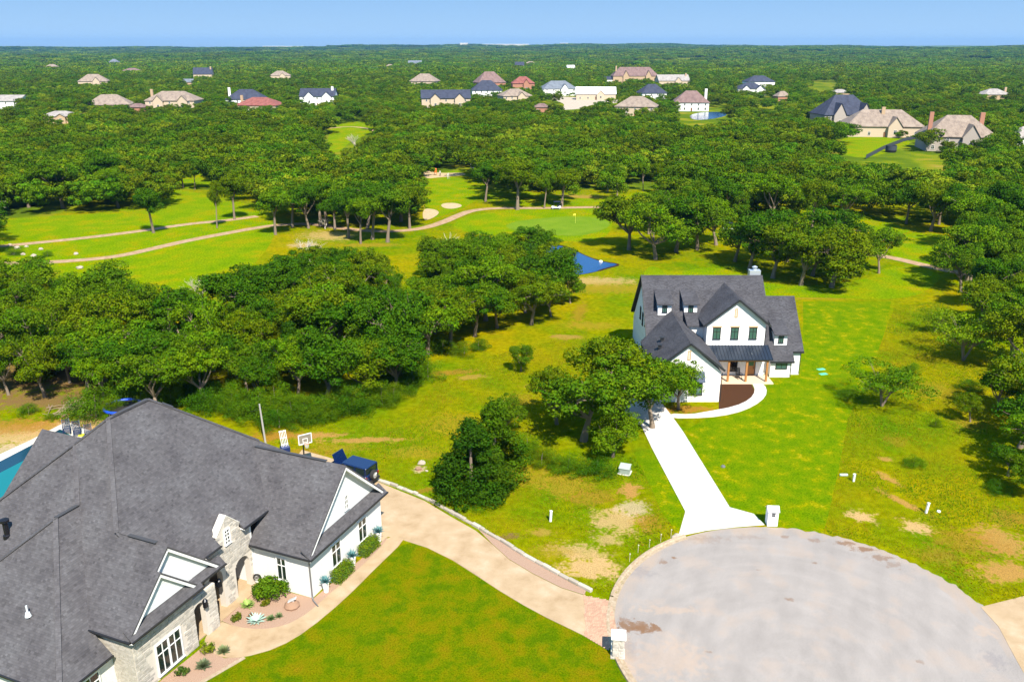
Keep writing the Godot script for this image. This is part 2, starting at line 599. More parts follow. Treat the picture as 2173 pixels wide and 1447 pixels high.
func make_surfaces() -> void:
	var lawn_a := layered("front lawn grass", noise_tex(0.011, 3, [[0.0, lin(0.055, 0.125, 0.0012)], [0.3, lin(0.095, 0.155, 0.0012)], [0.45, lin(0.135, 0.168, 0.0012)], [0.6, lin(0.175, 0.17, 0.0012)], [0.8, lin(0.21, 0.168, 0.003)], [1.0, lin(0.25, 0.16, 0.01)]], 1024, 7, 0.72), 30.0, grain_tex, 4.0)
	structure("front_lawn", sheet(rounded(gpoly([858, 1148, 905, 1163, 960, 1190, 1010, 1222, 1060, 1255, 1110, 1285, 1160, 1312, 1243, 1352, 1290, 1382, 1318, 1406, 1352, 1450, 1385, 1500, 1400, 1620, 330, 1620, 395, 1470, 430, 1446, 515, 1396, 590, 1376, 655, 1337, 730, 1274, 800, 1204]), 1), 0.02, 0.03), lawn_a)
	var lawn_b := layered("new turf", noise_tex(0.016, 8, [[0.0, lin(0.085, 0.18, 0.0012)], [0.4, lin(0.135, 0.22, 0.0012)], [0.6, lin(0.18, 0.23, 0.0012)], [0.75, lin(0.31, 0.28, 0.0012)], [0.9, lin(0.42, 0.34, 0.04)], [1.0, lin(0.50, 0.38, 0.08)]], 1024, 7, 0.66), 38.0, grain_tex, 6.0)
	structure("side_lawn", sheet(gpoly([1548, 1077, 1449, 916, 1500, 888, 1560, 879, 1601, 863, 1626, 842, 1628, 812, 1700, 800, 1705, 720, 1705, 640, 1892, 640, 1880, 700, 1850, 785, 1800, 890, 1782, 990, 1757, 1100, 1747, 1132, 1700, 1124, 1650, 1116, 1622, 1113, 1600, 1091]), 0.012), lawn_b)
	structure("lawn_strip", sheet(gpoly([1383, 951, 1454, 1084, 1440, 1134, 1402, 1082, 1372, 1012, 1345, 960]), 0.012), lawn_b)
	var fair := layered("mown fairway", noise_tex(0.010, 14, [[0.0, lin(0.12, 0.23, 0.0012)], [0.35, lin(0.17, 0.265, 0.0012)], [0.55, lin(0.21, 0.275, 0.0012)], [0.75, lin(0.27, 0.265, 0.0012)], [1.0, lin(0.37, 0.28, 0.015)]], 1024, 6, 0.62), 90.0, grain_tex, 13.0)
	for f in [
		[-60, 468, 120, 458, 270, 447, 300, 408, 380, 400, 440, 415, 560, 440, 592, 476, 560, 545, 440, 640, 270, 645, 110, 595, -60, 582],
		[903, 374, 960, 362, 1012, 358, 1040, 400, 1003, 432, 960, 450, 905, 470, 900, 420],
		[945, 478, 1020, 448, 1290, 437, 1302, 470, 1290, 504, 1230, 516, 1100, 500, 1010, 498],
		[1380, 560, 1420, 580, 1530, 562, 1640, 612, 1850, 595, 1885, 560, 2000, 577, 1990, 602, 1930, 638, 1700, 630, 1600, 636, 1400, 620, 1360, 590],
		[1880, 546, 1900, 503, 1960, 488, 2045, 512, 2035, 545, 2000, 570],
		[700, 262, 795, 256, 790, 282, 742, 300, 722, 322, 692, 326],
		[1800, 283, 1900, 290, 1945, 302, 1880, 326, 1830, 338, 1765, 322],
		[340, 398, 375, 374, 430, 366, 458, 386, 440, 402],
		[1010, 405, 1090, 398, 1150, 414, 1290, 425, 1330, 412, 1420, 398, 1440, 410, 1330, 432, 1290, 436, 1060, 438],
		[1700, 432, 1850, 466, 1950, 488, 1890, 502, 1820, 482, 1690, 448]]:
		structure("fairway", sheet(rounded(gpoly(f), 2), 0.014), fair)
	var green := layered("putting green turf", noise_tex(0.02, 15, [[0.0, lin(0.13, 0.24, 0.012)], [1.0, lin(0.19, 0.28, 0.02)]], 256, 3), 30.0, fine_tex, 2.0)
	structure("putting_green", sheet(rounded(gpoly([1068, 481, 1090, 470, 1140, 464, 1200, 459, 1280, 462, 1300, 478, 1270, 492, 1230, 502, 1160, 498, 1100, 492]), 2), 0.028), green)
	var sand := layered("bunker sand", noise_tex(0.03, 16, [[0.0, lin(0.50, 0.36, 0.20)], [1.0, lin(0.64, 0.50, 0.32)]], 256, 4), 9.0, fine_tex, 1.5)
	for b in [[897, 442, 922, 444, 934, 451, 920, 462, 897, 470], [897, 358, 930, 368, 985, 366, 990, 372, 935, 376, 900, 380], [935, 432, 965, 430, 985, 437, 960, 444, 938, 441]]:
		structure("sand_bunker", sheet(rounded(gpoly(b), 2), 0.03), sand)
	var dusty := layered("cart path gravel", noise_tex(0.02, 17, [[0.0, lin(0.36, 0.23, 0.13)], [0.5, lin(0.46, 0.31, 0.19)], [1.0, lin(0.56, 0.41, 0.27)]], 256, 4), 8.0, fine_tex, 1.2)
	for p in [
		[-80, 562, 20, 559, 100, 557, 200, 550, 262, 542, 330, 526, 400, 510, 480, 495, 540, 484, 590, 477, 660, 474, 740, 487, 800, 491, 860, 490, 905, 483, 942, 471, 975, 456, 1003, 446, 1060, 441, 1150, 442, 1300, 439],
		[-60, 527, 20, 521, 100, 513, 180, 505, 300, 490, 400, 475, 480, 468, 545, 459],
		[1540, 488, 1575, 505, 1640, 517, 1740, 527, 1830, 537, 1895, 547, 1950, 560, 2000, 572, 2100, 590, 2200, 606],
		[700, 272, 740, 268, 780, 272, 800, 280]]:
		structure("cart_path", sheet(ribbon(rounded(gpoly(p), 2, false), 2.5), 0.034), dusty)
	var pond := plain("pond water", lin(0.003, 0.05, 0.17), 0.06)
	pond.normal_enabled = true
	var rip := noise_tex(0.05, 29, [[0.0, Color.BLACK], [1.0, Color.WHITE]], 256, 3)
	rip.color_ramp = null
	rip.as_normal_map = true
	rip.bump_strength = 3.0
	pond.normal_texture = rip
	pond.normal_scale = 0.25
	pond.uv1_scale = Vector3(0.12, 0.12, 1)
	structure("pond", sheet(rounded(gpoly([1036, 510, 1062, 503, 1092, 505, 1110, 516, 1200, 520, 1236, 540, 1276, 555, 1322, 561, 1286, 570, 1262, 578, 1225, 584, 1190, 581, 1150, 562, 1080, 530]), 2), 0.024), pond)
	structure("far_pond", sheet(rounded(gpoly([1462, 244, 1490, 238, 1538, 237, 1546, 245, 1510, 253, 1470, 255]), 2), 0.03), pond)
	var mud := layered("muddy bank", noise_tex(0.03, 18, [[0.0, lin(0.03, 0.018, 0.012)], [1.0, lin(0.09, 0.05, 0.028)]], 256, 3), 6.0, fine_tex, 1.2)
	var shore := rounded(gpoly([1036, 510, 1062, 503, 1092, 505, 1110, 516, 1200, 520, 1236, 540, 1276, 555, 1322, 561, 1286, 570, 1262, 578, 1225, 584, 1190, 581, 1150, 562, 1080, 530, 1036, 510]), 2, false)
	for k in range(0, shore.size() - 6, 6):
		structure("pond_bank", sheet(ribbon(shore.slice(k, k + 7), 0.45 + 0.25 * sin(k * 1.7)), 0.03 + 0.003 * (k % 4)), mud)
	# streets far off
	var pave := layered("pale paving", noise_tex(0.02, 19, [[0.0, lin(0.46, 0.38, 0.30)], [1.0, lin(0.62, 0.54, 0.45)]], 256, 4), 14.0, fine_tex, 2.0)
	structure("road", sheet(rounded(gpoly([1108, 196, 1170, 204, 1245, 207, 1330, 211, 1326, 218, 1255, 221, 1238, 231, 1180, 234, 1205, 221, 1160, 208]), 2), 0.03), pave)
	structure("road", sheet(gpoly([560, 222, 640, 224, 640, 229, 560, 226]), 0.03), pave)
	# ---- cul-de-sac: poured paving with tyre sweeps and dried mud
	var n := 900
	var swirl := FastNoiseLite.new()
	swirl.seed = 40
	swirl.frequency = 0.5
	swirl.fractal_octaves = 4
	var blot := FastNoiseLite.new()
	blot.seed = 41
	blot.frequency = 0.30
	blot.fractal_octaves = 4
	var img := Image.create(n, n, false, Image.FORMAT_RGB8)
	var reach := CUL_R + 0.4
	var stains := []   # u, v, radius in x and z, strength, kind
	for s in [[1352, 1330, 1.5, 0.7, 0.8, 0], [1375, 1335, 1.0, 0.5, 0.8, 0], [1330, 1325, 0.7, 0.9, 0.5, 0], [1420, 1295, 2.8, 0.5, 0.3, 1], [1340, 1380, 0.5, 1.2, 0.45, 2], [1362, 1215, 1.0, 0.9, 0.4, 2], [1405, 1193, 0.35, 0.35, 0.6, 0], [1430, 1184, 0.2, 0.15, 0.8, 0], [1797, 1154, 1.0, 0.35, 0.75, 0], [1835, 1166, 1.1, 0.35, 0.85, 0], [1870, 1185, 1.0, 0.45, 0.6, 0], [1895, 1200, 0.7, 0.5, 0.4, 0], [1730, 1147, 0.6, 0.3, 0.5, 0], [1665, 1139, 0.4, 0.25, 0.5, 0], [1500, 1145, 1.8, 0.6, 0.25, 0], [1590, 1140, 1.5, 0.4, 0.2, 0], [1675, 1272, 0.3, 0.25, 0.6, 0], [1730, 1195, 0.25, 0.2, 0.6, 0], [2110, 1400, 0.8, 1.0, 0.4, 2], [2090, 1340, 0.7, 0.8, 0.3, 1], [1955, 1405, 0.3, 0.2, 0.4, 0], [1335, 1440, 0.6, 1.5, 0.3, 1], [1420, 1400, 3.0, 2.0, 0.25, 1], [1610, 1210, 0.2, 0.12, 0.5, 0], [1505, 1385, 0.2, 0.15, 0.5, 0]]:
		var q := g2(s[0], s[1])
		stains.append([q.x, q.y, s[2], s[3], s[4], s[5]])
	var shades := [Vector3(0.22, 0.115, 0.055), Vector3(0.60, 0.41, 0.27), Vector3(0.24, 0.22, 0.23)]
	for j in n:
		var z := CUL.y + reach - 2.0 * reach * (j + 0.5) / n
		for i in n:
			var x := CUL.x - reach + 2.0 * reach * (i + 0.5) / n
			var r := Vector2(x - CUL.x, z - CUL.y).length()
			var arc := atan2(z - CUL.y - 3.0, x - CUL.x + 2.0)
			var rr := Vector2(x - CUL.x + 2.0, z - CUL.y - 3.0).length()
			var s := swirl.get_noise_2d(arc * 3.2, rr * 1.7)
			var s2 := swirl.get_noise_2d(x * 0.9 + z * 0.35, (z - x * 0.35) * 0.22 + 50.0)
			var b := blot.get_noise_2d(x, z)
			var f := swirl.get_noise_2d(x * 18.0, z * 18.0)
			var l := 0.335 + s * 0.026 + s2 * 0.035 + b * 0.03 + f * 0.06
			var c := Vector3(l * 1.06, l * 0.955, l * 0.885)
			if b > 0.12:
				c = c.lerp(Vector3(0.43, 0.33, 0.26), clampf((b - 0.12) * 0.9, 0.0, 0.35))
			if r > CUL_R - 1.3:
				c = c.lerp(Vector3(0.42, 0.32, 0.24), clampf((r - CUL_R + 1.3) * 0.5 + s2, 0.0, 0.6))
			for t in stains:
				var dx: float = (x - t[0]) / t[2]
				if absf(dx) > 1.6:
					continue
				var dz: float = (z - t[1]) / t[3]
				if absf(dz) > 1.6:
					continue
				var e: float = 1.0 - sqrt(dx * dx + dz * dz) - swirl.get_noise_2d(x * 3.0, z * 3.0) * 0.9 - f * 0.5
				if e > 0.0:
					c = c.lerp(shades[t[5]], minf(1.0, e * 2.0) * t[4])
			img.set_pixel(i, j, lin(clampf(c.x, 0, 1), clampf(c.y, 0, 1), clampf(c.z, 0, 1)))
	var tar := StandardMaterial3D.new()
	tar.resource_name = "worn pale paving"
	tar.albedo_texture = ImageTexture.create_from_image(img)
	tar.roughness = 0.9
	tar.detail_enabled = true
	tar.detail_albedo = fine_tex
	tar.detail_blend_mode = BaseMaterial3D.BLEND_MODE_MUL
	tar.detail_uv_layer = BaseMaterial3D.DETAIL_UV_2
	tar.uv2_scale = Vector3(0.8, 0.8, 1)
	var edge := PackedVector2Array()
	var ragged := FastNoiseLite.new()
	ragged.seed = 77
	ragged.frequency = 0.35
	for k in 240:
		var w := TAU * k / 240.0
		var q := Vector2(cos(w), sin(w))
		var on_right := clampf(q.x * 2.0 + 0.4, 0.0, 1.0) * clampf(-q.y * 3.0 + 2.0, 0.0, 1.0)
		edge.append(CUL + q * (CUL_R + on_right * ragged.get_noise_2d(q.x * 40.0, q.y * 40.0) * 0.42))
	var st := sheet(edge, 0.03)
	for k in st.v.size():
		st.uv[k] = Vector2((st.v[k].x - CUL.x + reach) / (2.0 * reach), (CUL.y + reach - st.v[k].z) / (2.0 * reach))
	var smesh := st.mesh()
	var sarr := smesh.surface_get_arrays(0)
	var suv := PackedVector2Array()
	for p in st.v:
		suv.append(Vector2(p.x, p.z))
	sarr[Mesh.ARRAY_TEX_UV2] = suv
	var smesh2 := ArrayMesh.new()
	smesh2.add_surface_from_arrays(Mesh.PRIMITIVE_TRIANGLES, sarr)
	structure("street", smesh2, tar)
	var kerb := Shape.new()
	var kerb_arc := func(from_deg: float, to_deg: float, high: float) -> void:
		var steps := int(absf(to_deg - from_deg) / 2.0) + 1
		for k in steps:
			var a0 := deg_to_rad(lerpf(from_deg, to_deg, float(k) / steps))
			var a1 := deg_to_rad(lerpf(from_deg, to_deg, float(k + 1) / steps))
			var prof := [[CUL_R - 0.32, 0.0], [CUL_R - 0.30, 0.045], [CUL_R - 0.04, 0.05], [CUL_R + 0.06, high], [CUL_R + 0.26, high], [CUL_R + 0.28, 0.0]]
			for e in 5:
				var p := []
				for w in [[a0, e], [a1, e], [a1, e + 1], [a0, e + 1]]:
					var f: Array = prof[w[1]]
					p.append(Vector3(CUL.x + cos(w[0]) * f[0], f[1], CUL.y + sin(w[0]) * f[0]))
				kerb.out_quad(p[0], p[1], p[2], p[3], Vector3(CUL.x + cos(a0) * CUL_R, -0.4, CUL.y + sin(a0) * CUL_R))
	# angles run from the right-hand side round the far edge (270) to the left (180) and on towards the bottom
	kerb_arc.call(243.0, 197.5, 0.15)
	kerb_arc.call(197.5, 171.5, 0.06)
	kerb_arc.call(171.5, 120.0, 0.15)
	var conc := layered("kerb concrete", noise_tex(0.03, 22, [[0.0, lin(0.36, 0.27, 0.17)], [0.5, lin(0.47, 0.37, 0.26)], [1.0, lin(0.56, 0.47, 0.36)]], 256, 4), 3.0, fine_tex, 0.9)
	structure("kerb", kerb, conc)
	# ---- driveways and walks
	var tan_conc := layered("tan concrete", noise_tex(0.012, 23, [[0.0, lin(0.40, 0.28, 0.165)], [0.35, lin(0.48, 0.35, 0.215)], [0.6, lin(0.52, 0.385, 0.245)], [1.0, lin(0.58, 0.46, 0.32)]], 512, 6, 0.6), 15.0, fine_tex, 0.9)
	structure("driveway", sheet(gpoly([845, 1143, 858, 1147, 905, 1162, 960, 1189, 1010, 1221, 1060, 1254, 1110, 1284, 1160, 1311, 1243, 1351, 1240, 1264, 1190, 1248, 1130, 1218, 1080, 1188, 1045, 1156, 1010, 1127, 955, 1096, 900, 1063, 850, 1043, 800, 1022, 745, 985, 640, 955, 600, 1010, 700, 1080, 811, 1149, 822, 1139]), 0.03, 0.03), tan_conc)
	structure("walkway", sheet(rounded(gpoly([846, 1143, 858, 1147, 800, 1203, 730, 1273, 655, 1336, 590, 1375, 520, 1395, 475, 1397, 447, 1385, 431, 1364, 440, 1345, 463, 1317, 500, 1331, 555, 1337, 605, 1328, 640, 1310, 668, 1289, 692, 1267, 765, 1204, 812, 1158, 824, 1139]), 1), 0.036, 0.05), tan_conc)
	structure("lawn_edging", sheet(ribbon(gpoly([518, 1396, 430, 1447, 380, 1482]), 0.28), 0.05, 0.06), conc)
	structure("neighbour_driveway", sheet(gpoly([2082, 1289, 2173, 1266, 2260, 1262, 2300, 1500, 2215, 1500, 2160, 1405, 2120, 1330]), 0.045, 0.05), tan_conc)
	var white_conc := layered("white concrete", noise_tex(0.02, 24, [[0.0, lin(0.66, 0.62, 0.58)], [1.0, lin(0.82, 0.79, 0.76)]], 256, 4), 5.0, fine_tex, 1.5)
	structure("new_driveway", sheet(gpoly([1440, 1138, 1455, 1086, 1383, 950, 1362, 905, 1325, 878, 1335, 845, 1400, 850, 1424, 880, 1449, 915, 1549, 1077, 1600, 1091, 1623, 1114, 1560, 1119, 1500, 1126]), 0.04, 0.05), white_conc)
	structure("new_walkway", sheet(rounded(gpoly([1420, 888, 1500, 887, 1560, 878, 1601, 862, 1626, 842, 1628, 824, 1616, 812, 1596, 812, 1604, 830, 1592, 848, 1560, 863, 1500, 874, 1465, 880, 1420, 878]), 1), 0.046, 0.05), white_conc)
	var mulch := layered("dark mulch", noise_tex(0.06, 25, [[0.0, lin(0.035, 0.016, 0.010)], [0.5, lin(0.085, 0.04, 0.022)], [1.0, lin(0.16, 0.08, 0.04)]], 512, 4), 3.0, fine_tex, 0.6)
	structure("mulch_bed", sheet(gpoly([1526, 813, 1594, 813, 1603, 831, 1591, 849, 1560, 863, 1526, 869]), 0.03, 0.04), mulch)
	var grav := layered("brown river gravel", noise_tex(0.09, 26, [[0.0, lin(0.16, 0.085, 0.055)], [0.4, lin(0.36, 0.22, 0.15)], [0.6, lin(0.50, 0.35, 0.26)], [1.0, lin(0.70, 0.58, 0.48)]], 512, 3), 2.2, fine_tex, 0.5)
	structure("gravel_bed", sheet(gpoly([455, 1312, 500, 1331, 555, 1337, 605, 1328, 640, 1310, 668, 1289, 664, 1270, 543, 1240, 515, 1250, 485, 1285]), 0.028), grav)
	structure("gravel_bed", sheet(gpoly([664, 1271, 668, 1289, 692, 1267, 765, 1204, 812, 1158, 824, 1139, 811, 1149]), 0.028), grav)
	structure("gravel_bed", sheet(gpoly([424, 1378, 433, 1366, 447, 1385, 475, 1397, 518, 1396, 430, 1447, 380, 1482, 290, 1490, 345, 1441]), 0.028), grav)
	structure("gravel_strip", sheet(gpoly([1015, 1124, 1060, 1149, 1110, 1181, 1160, 1209, 1210, 1236, 1244, 1254, 1240, 1263, 1190, 1247, 1130, 1217, 1080, 1187, 1045, 1155]), 0.028), grav)
	# paver apron: rows of small bricks
	var apron := gpoly([1240, 1265, 1296, 1276, 1303, 1300, 1310, 1350, 1292, 1380, 1243, 1351])
	var joint := plain("apron mortar", lin(0.42, 0.30, 0.22), 0.95)
	var base := structure("paver_apron", sheet(apron, 0.03, 0.03), joint)
	var bricks := Shape.new()
	var r2 := RandomNumberGenerator.new()
	r2.seed = 61
	var along := (apron[2] - apron[0]).normalized()
	var side := along.orthogonal()
	for i in range(-4, 46):
		for k in range(-70, 70):
			var q: Vector2 = apron[0] + along * (i * 0.115) + side * ((k + 0.5 * (i & 1)) * 0.225)
			if Geometry2D.is_point_in_polygon(q, apron):
				var l := r2.randf_range(0.8, 1.12)
				bricks.ink = Color(0.45 * l, 0.27 * l, 0.18 * l)
				var bb := Basis(Vector3(side.x, 0, side.y), Vector3.UP, Vector3(side.x, 0, side.y).cross(Vector3.UP))
				bricks.box(Vector3(q.x, 0.04, q.y), Vector3(0.215, 0.03, 0.103), bb)
	var bm := plain("paver brick", Color.WHITE, 0.9)
	bm.vertex_color_use_as_albedo = true
	part("paver", bricks, bm, base).set_meta("kind", "stuff")
	# pool behind the near house
	var deck := layered("pool deck concrete", noise_tex(0.02, 27, [[0.0, lin(0.62, 0.56, 0.48)], [1.0, lin(0.78, 0.74, 0.68)]], 256, 4), 6.0, fine_tex, 1.2)
	structure("pool_deck", sheet(gpoly([-90, 1002, 0, 964, 65, 934, 140, 895, 200, 918, 60, 1120, -90, 1120]), 0.05, 0.05), deck)
	var pool := plain("pool water", lin(0.003, 0.15, 0.165), 0.05)
	structure("pool_water", sheet(gpoly([-80, 1028, 0, 984, 60, 952, 128, 914, 160, 930, 30, 1062, -80, 1085]), 0.075, 0.03), pool)
	var ledge := plain("pool ledge tile", lin(0.006, 0.04, 0.07), 0.15)
	structure("pool_ledge", sheet(gpoly([-80, 1024, 0, 980, 60, 949, 126, 912, 138, 917, 62, 972, 0, 1004, -80, 1046]), 0.08, 0.03), ledge)


# ---------------------------------------------------------------- trees
var protos := {}
var open_ground := []     # polygons of the photograph where turf, sand, roads or water show
var house_windows := []   # [rect of the photograph, base row] where a far house shows between the crowns
var bare := []


func leaf_mat(key: String, tint: Color) -> StandardMaterial3D:
	var m := plain("leaves " + key, tint, 0.62)
	m.vertex_color_use_as_albedo = true
	m.metallic_specular = 0.12
	m.backlight_enabled = true
	m.backlight = Color(0.62, 0.70, 0.25)
	m.cull_mode = BaseMaterial3D.CULL_DISABLED
	return m


func foliage(sd: int, clumps: Array, leaf: float, per: int, base: Color) -> ArrayMesh:
	var r := RandomNumberGenerator.new()
	r.seed = sd
	var v := PackedVector3Array()
	var n := PackedVector3Array()
	var col := PackedColorArray()
	var idx := PackedInt32Array()
	for c in clumps:
		var mid: Vector3 = c[0]
		var rad: Vector3 = c[1]
		var tone := r.randf_range(0.9, 1.1)
		var warm := r.randf_range(-0.2, 0.35)
		for k in int(per * c[2]):
			var d := Vector3(r.randfn(), r.randfn() + 0.25, r.randfn()).normalized()
			var p := mid + d * rad * r.randf_range(0.55, 1.05)
			var nn := (d * 0.55 + Vector3(r.randfn(), r.randfn() + 0.35, r.randfn()) * 0.5).normalized()
			var t := nn.cross(Vector3(r.randfn(), r.randfn(), r.randfn())).normalized()
			var b := nn.cross(t)
			var l := leaf * r.randf_range(0.65, 1.35)
			var w := l * r.randf_range(0.5, 0.8)
			var fold := nn * l * 0.14
			var i := v.size()
			v.append_array([p - t * l * 0.5, p + b * w * 0.5 + fold, p + t * l * 0.5, p - b * w * 0.5 + fold])
			var sn := (nn + d * 0.8).normalized()
			n.append_array([sn, sn, sn, sn])
			var f := tone * r.randf_range(0.82, 1.18)
			var yw := warm + r.randf_range(-0.2, 0.25)
			var q := Color(base.r * f * (1.0 + yw), base.g * f * (1.0 + yw * 0.28), base.b * f)
			col.append_array([q, q, q, q])
			idx.append_array([i, i + 1, i + 2, i, i + 2, i + 3])
	var a := []
	a.resize(Mesh.ARRAY_MAX)
	a[Mesh.ARRAY_VERTEX] = v
	a[Mesh.ARRAY_NORMAL] = n
	a[Mesh.ARRAY_COLOR] = col
	a[Mesh.ARRAY_INDEX] = idx
	var m := ArrayMesh.new()
	m.add_surface_from_arrays(Mesh.PRIMITIVE_TRIANGLES, a)
	return m


func limb(s: Shape, r: RandomNumberGenerator, a: Vector3, b: Vector3, r0: float, r1: float, sides := 5) -> void:
	var bend := Vector3(r.randfn(), r.randfn() * 0.5 + 0.5, r.randfn()) * a.distance_to(b) * 0.09
	s.tube([a, a.lerp(b, 0.35) + bend, a.lerp(b, 0.7) + bend * 0.8, b], [r0, lerpf(r0, r1, 0.4), lerpf(r0, r1, 0.75), r1], sides, false)


func grow(kind: String, sd: int, lod: int) -> Array:   # [trunk mesh, crown mesh] of a tree nine metres high
	var r := RandomNumberGenerator.new()
	r.seed = sd
	var wood := Shape.new()
	var clumps := []
	var leaf: float = [0.25, 0.36, 0.62][lod]
	var per: int = [125, 100, 42][lod]
	var tone := Color(0.098, 0.195, 0.005)
	if kind == "oak" or kind == "tall" or kind == "pale" or kind == "bushy":
		var tall := kind == "tall"
		var fork := 3.6 if tall else 2.2
		var lean := Vector3(r.randf_range(-0.5, 0.5), 0, r.randf_range(-0.5, 0.5))
		var top := Vector3(lean.x, fork, lean.z)
		wood.tube([Vector3(0, -0.2, 0), Vector3(lean.x * 0.3, fork * 0.4, lean.z * 0.3), top], [0.34, 0.24, 0.2], 7, false)
		var mid := Vector3(lean.x * 1.6, 6.0 if tall else 5.3, lean.z * 1.6)
		var rad := Vector3(3.3, 2.6, 3.3) if tall else Vector3(4.3, 3.1, 4.3)
		if kind == "bushy":
			mid.y = 4.6
			rad = Vector3(4.3, 3.9, 4.3)
		var lobes := r.randi_range(5, 8)
		for g in lobes:   # uneven main boughs, each carrying its own mass of leaf clumps
			var w := TAU * g / lobes + r.randf_range(-0.5, 0.5)
			var out := r.randf_range(0.15, 0.78)
			var seat := mid + Vector3(cos(w) * rad.x * out, r.randf_range(-0.45, 0.75) * rad.y * (1.0 - out * 0.45), sin(w) * rad.z * out)
			var size := r.randf_range(0.34, 0.56) * rad.x
			limb(wood, r, top, seat, r.randf_range(0.11, 0.17), 0.05, 5 if lod == 0 else 4)
			var count: int = [16, 7, 4][lod]
			for k in count:
				var d := Vector3(r.randfn(), r.randfn() * 0.7 + 0.25, r.randfn()).normalized()
				var p := seat + d * Vector3(size, size * 0.72, size) * pow(r.randf(), 0.4)
				if p.y < 2.2 and kind != "bushy":
					p.y = 2.2 + r.randf() * 0.8
				p.y = maxf(p.y, 0.5)
				var sz := r.randf_range(0.42, 1.1) * (1.0 if lod == 0 else (1.15 if lod == 1 else 1.5))
				clumps.append([p, Vector3(sz * 1.15, sz * r.randf_range(0.55, 0.9), sz * 1.15), 1.0])
				if k % (2 if lod == 0 else 4) == 0:
					limb(wood, r, seat.lerp(top, 0.15), p + d * 0.3, r.randf_range(0.035, 0.06), 0.012, 4)
		if kind == "pale":
			tone = Color(0.16, 0.21, 0.06)
			per = int(per * 0.62)
			for k in 26:
				var d2 := Vector3(r.randfn(), r.randfn() + 0.6, r.randfn()).normalized()
				limb(wood, r, mid + d2 * rad * 0.4, mid + d2 * rad * 1.05, 0.05, 0.015, 4)
	elif kind == "cedar":
		tone = Color(0.06, 0.13, 0.006)
		wood.tube([Vector3(0, -0.2, 0), Vector3(0, 4, 0), Vector3(0, 8, 0)], [0.24, 0.16, 0.04], 6, false)
		per = int(per * 1.25)
		for k in [105, 40, 18][lod]:
			var y := pow(r.randf(), 1.25) * 8.0 + 0.7
			var reach := 3.7 * (1.0 - pow(y / 9.3, 1.35)) * r.randf_range(0.55, 1.05)
			var w := r.randf() * TAU
			var p := Vector3(cos(w) * reach, y, sin(w) * reach)
			var s := r.randf_range(0.6, 1.05)
			clumps.append([p, Vector3(s * 1.1, s * 0.75, s * 1.1), 1.0])
	elif kind == "mesquite":
		tone = Color(0.18, 0.29, 0.006)
		per = int(per * 0.8)
		for k in 3:
			var w := TAU * k / 3.0 + r.randf()
			wood.tube([Vector3(0, -0.1, 0), Vector3(cos(w) * 0.8, 2.4, sin(w) * 0.8), Vector3(cos(w) * 2.0, 5.0, sin(w) * 2.0)], [0.16, 0.1, 0.04], 5, false)
		for k in [64, 24, 14][lod]:
			var d := Vector3(r.randfn(), absf(r.randfn()) * 0.8, r.randfn()).normalized()
			var p := Vector3(0, 3.6, 0) + d * Vector3(5.6, 4.6, 5.6) * pow(r.randf(), 0.5)
			var s := r.randf_range(0.7, 1.25)
			clumps.append([p, Vector3(s * 1.35, s * 0.5, s * 1.35), 1.0])
			if k % 3 == 0:
				limb(wood, r, Vector3(d.x, 2.6, d.z), p, 0.06, 0.015, 4)
	elif kind == "shrub":
		tone = Color(0.09, 0.195, 0.005)
		wood.tube([Vector3(0, -0.1, 0), Vector3(0.3, 3, 0), Vector3(0.2, 6, 0.3)], [0.2, 0.12, 0.04], 5, false)
		for k in [40, 26, 14][lod]:
			var d := Vector3(r.randfn(), absf(r.randfn()) * 0.9, r.randfn()).normalized()
			var p := Vector3(0, 1.0, 0) + d * Vector3(5.6, 6.2, 5.6) * pow(r.randf(), 0.5)
			var s := r.randf_range(1.1, 2.0)
			clumps.append([p, Vector3(s * 1.1, s * 0.8, s * 1.1), 1.6])
	elif kind == "dead":
		var tips := [[Vector3(0, -0.2, 0), Vector3(0.1, 1.0, 0), 0.3, 0]]
		while tips.size():
			var t: Array = tips.pop_back()
			var depth: int = t[3]
			var from: Vector3 = t[0]
			var dir: Vector3 = t[1]
			var long: float = [2.0, 2.6, 2.1, 1.5, 1.0][depth] * r.randf_range(0.7, 1.25)
			var to: Vector3 = from + dir.normalized() * long
			limb(wood, r, from, to, t[2], t[2] * 0.55, 5 if depth < 2 else 3)
			if depth < 4:
				for k in ([4, 4, 3, 3][depth]):
					var w := r.randf() * TAU
					var nd := (dir.normalized() + Vector3(cos(w), r.randf_range(-0.1, 0.45), sin(w)) * r.randf_range(0.55, 1.0)).normalized()
					tips.append([from.lerp(to, r.randf_range(0.6, 1.0)), nd, t[2] * 0.52, depth + 1])
		return [wood.mesh(), null]
	return [wood.mesh(), foliage(sd * 7 + 1, clumps, leaf, per, tone)]


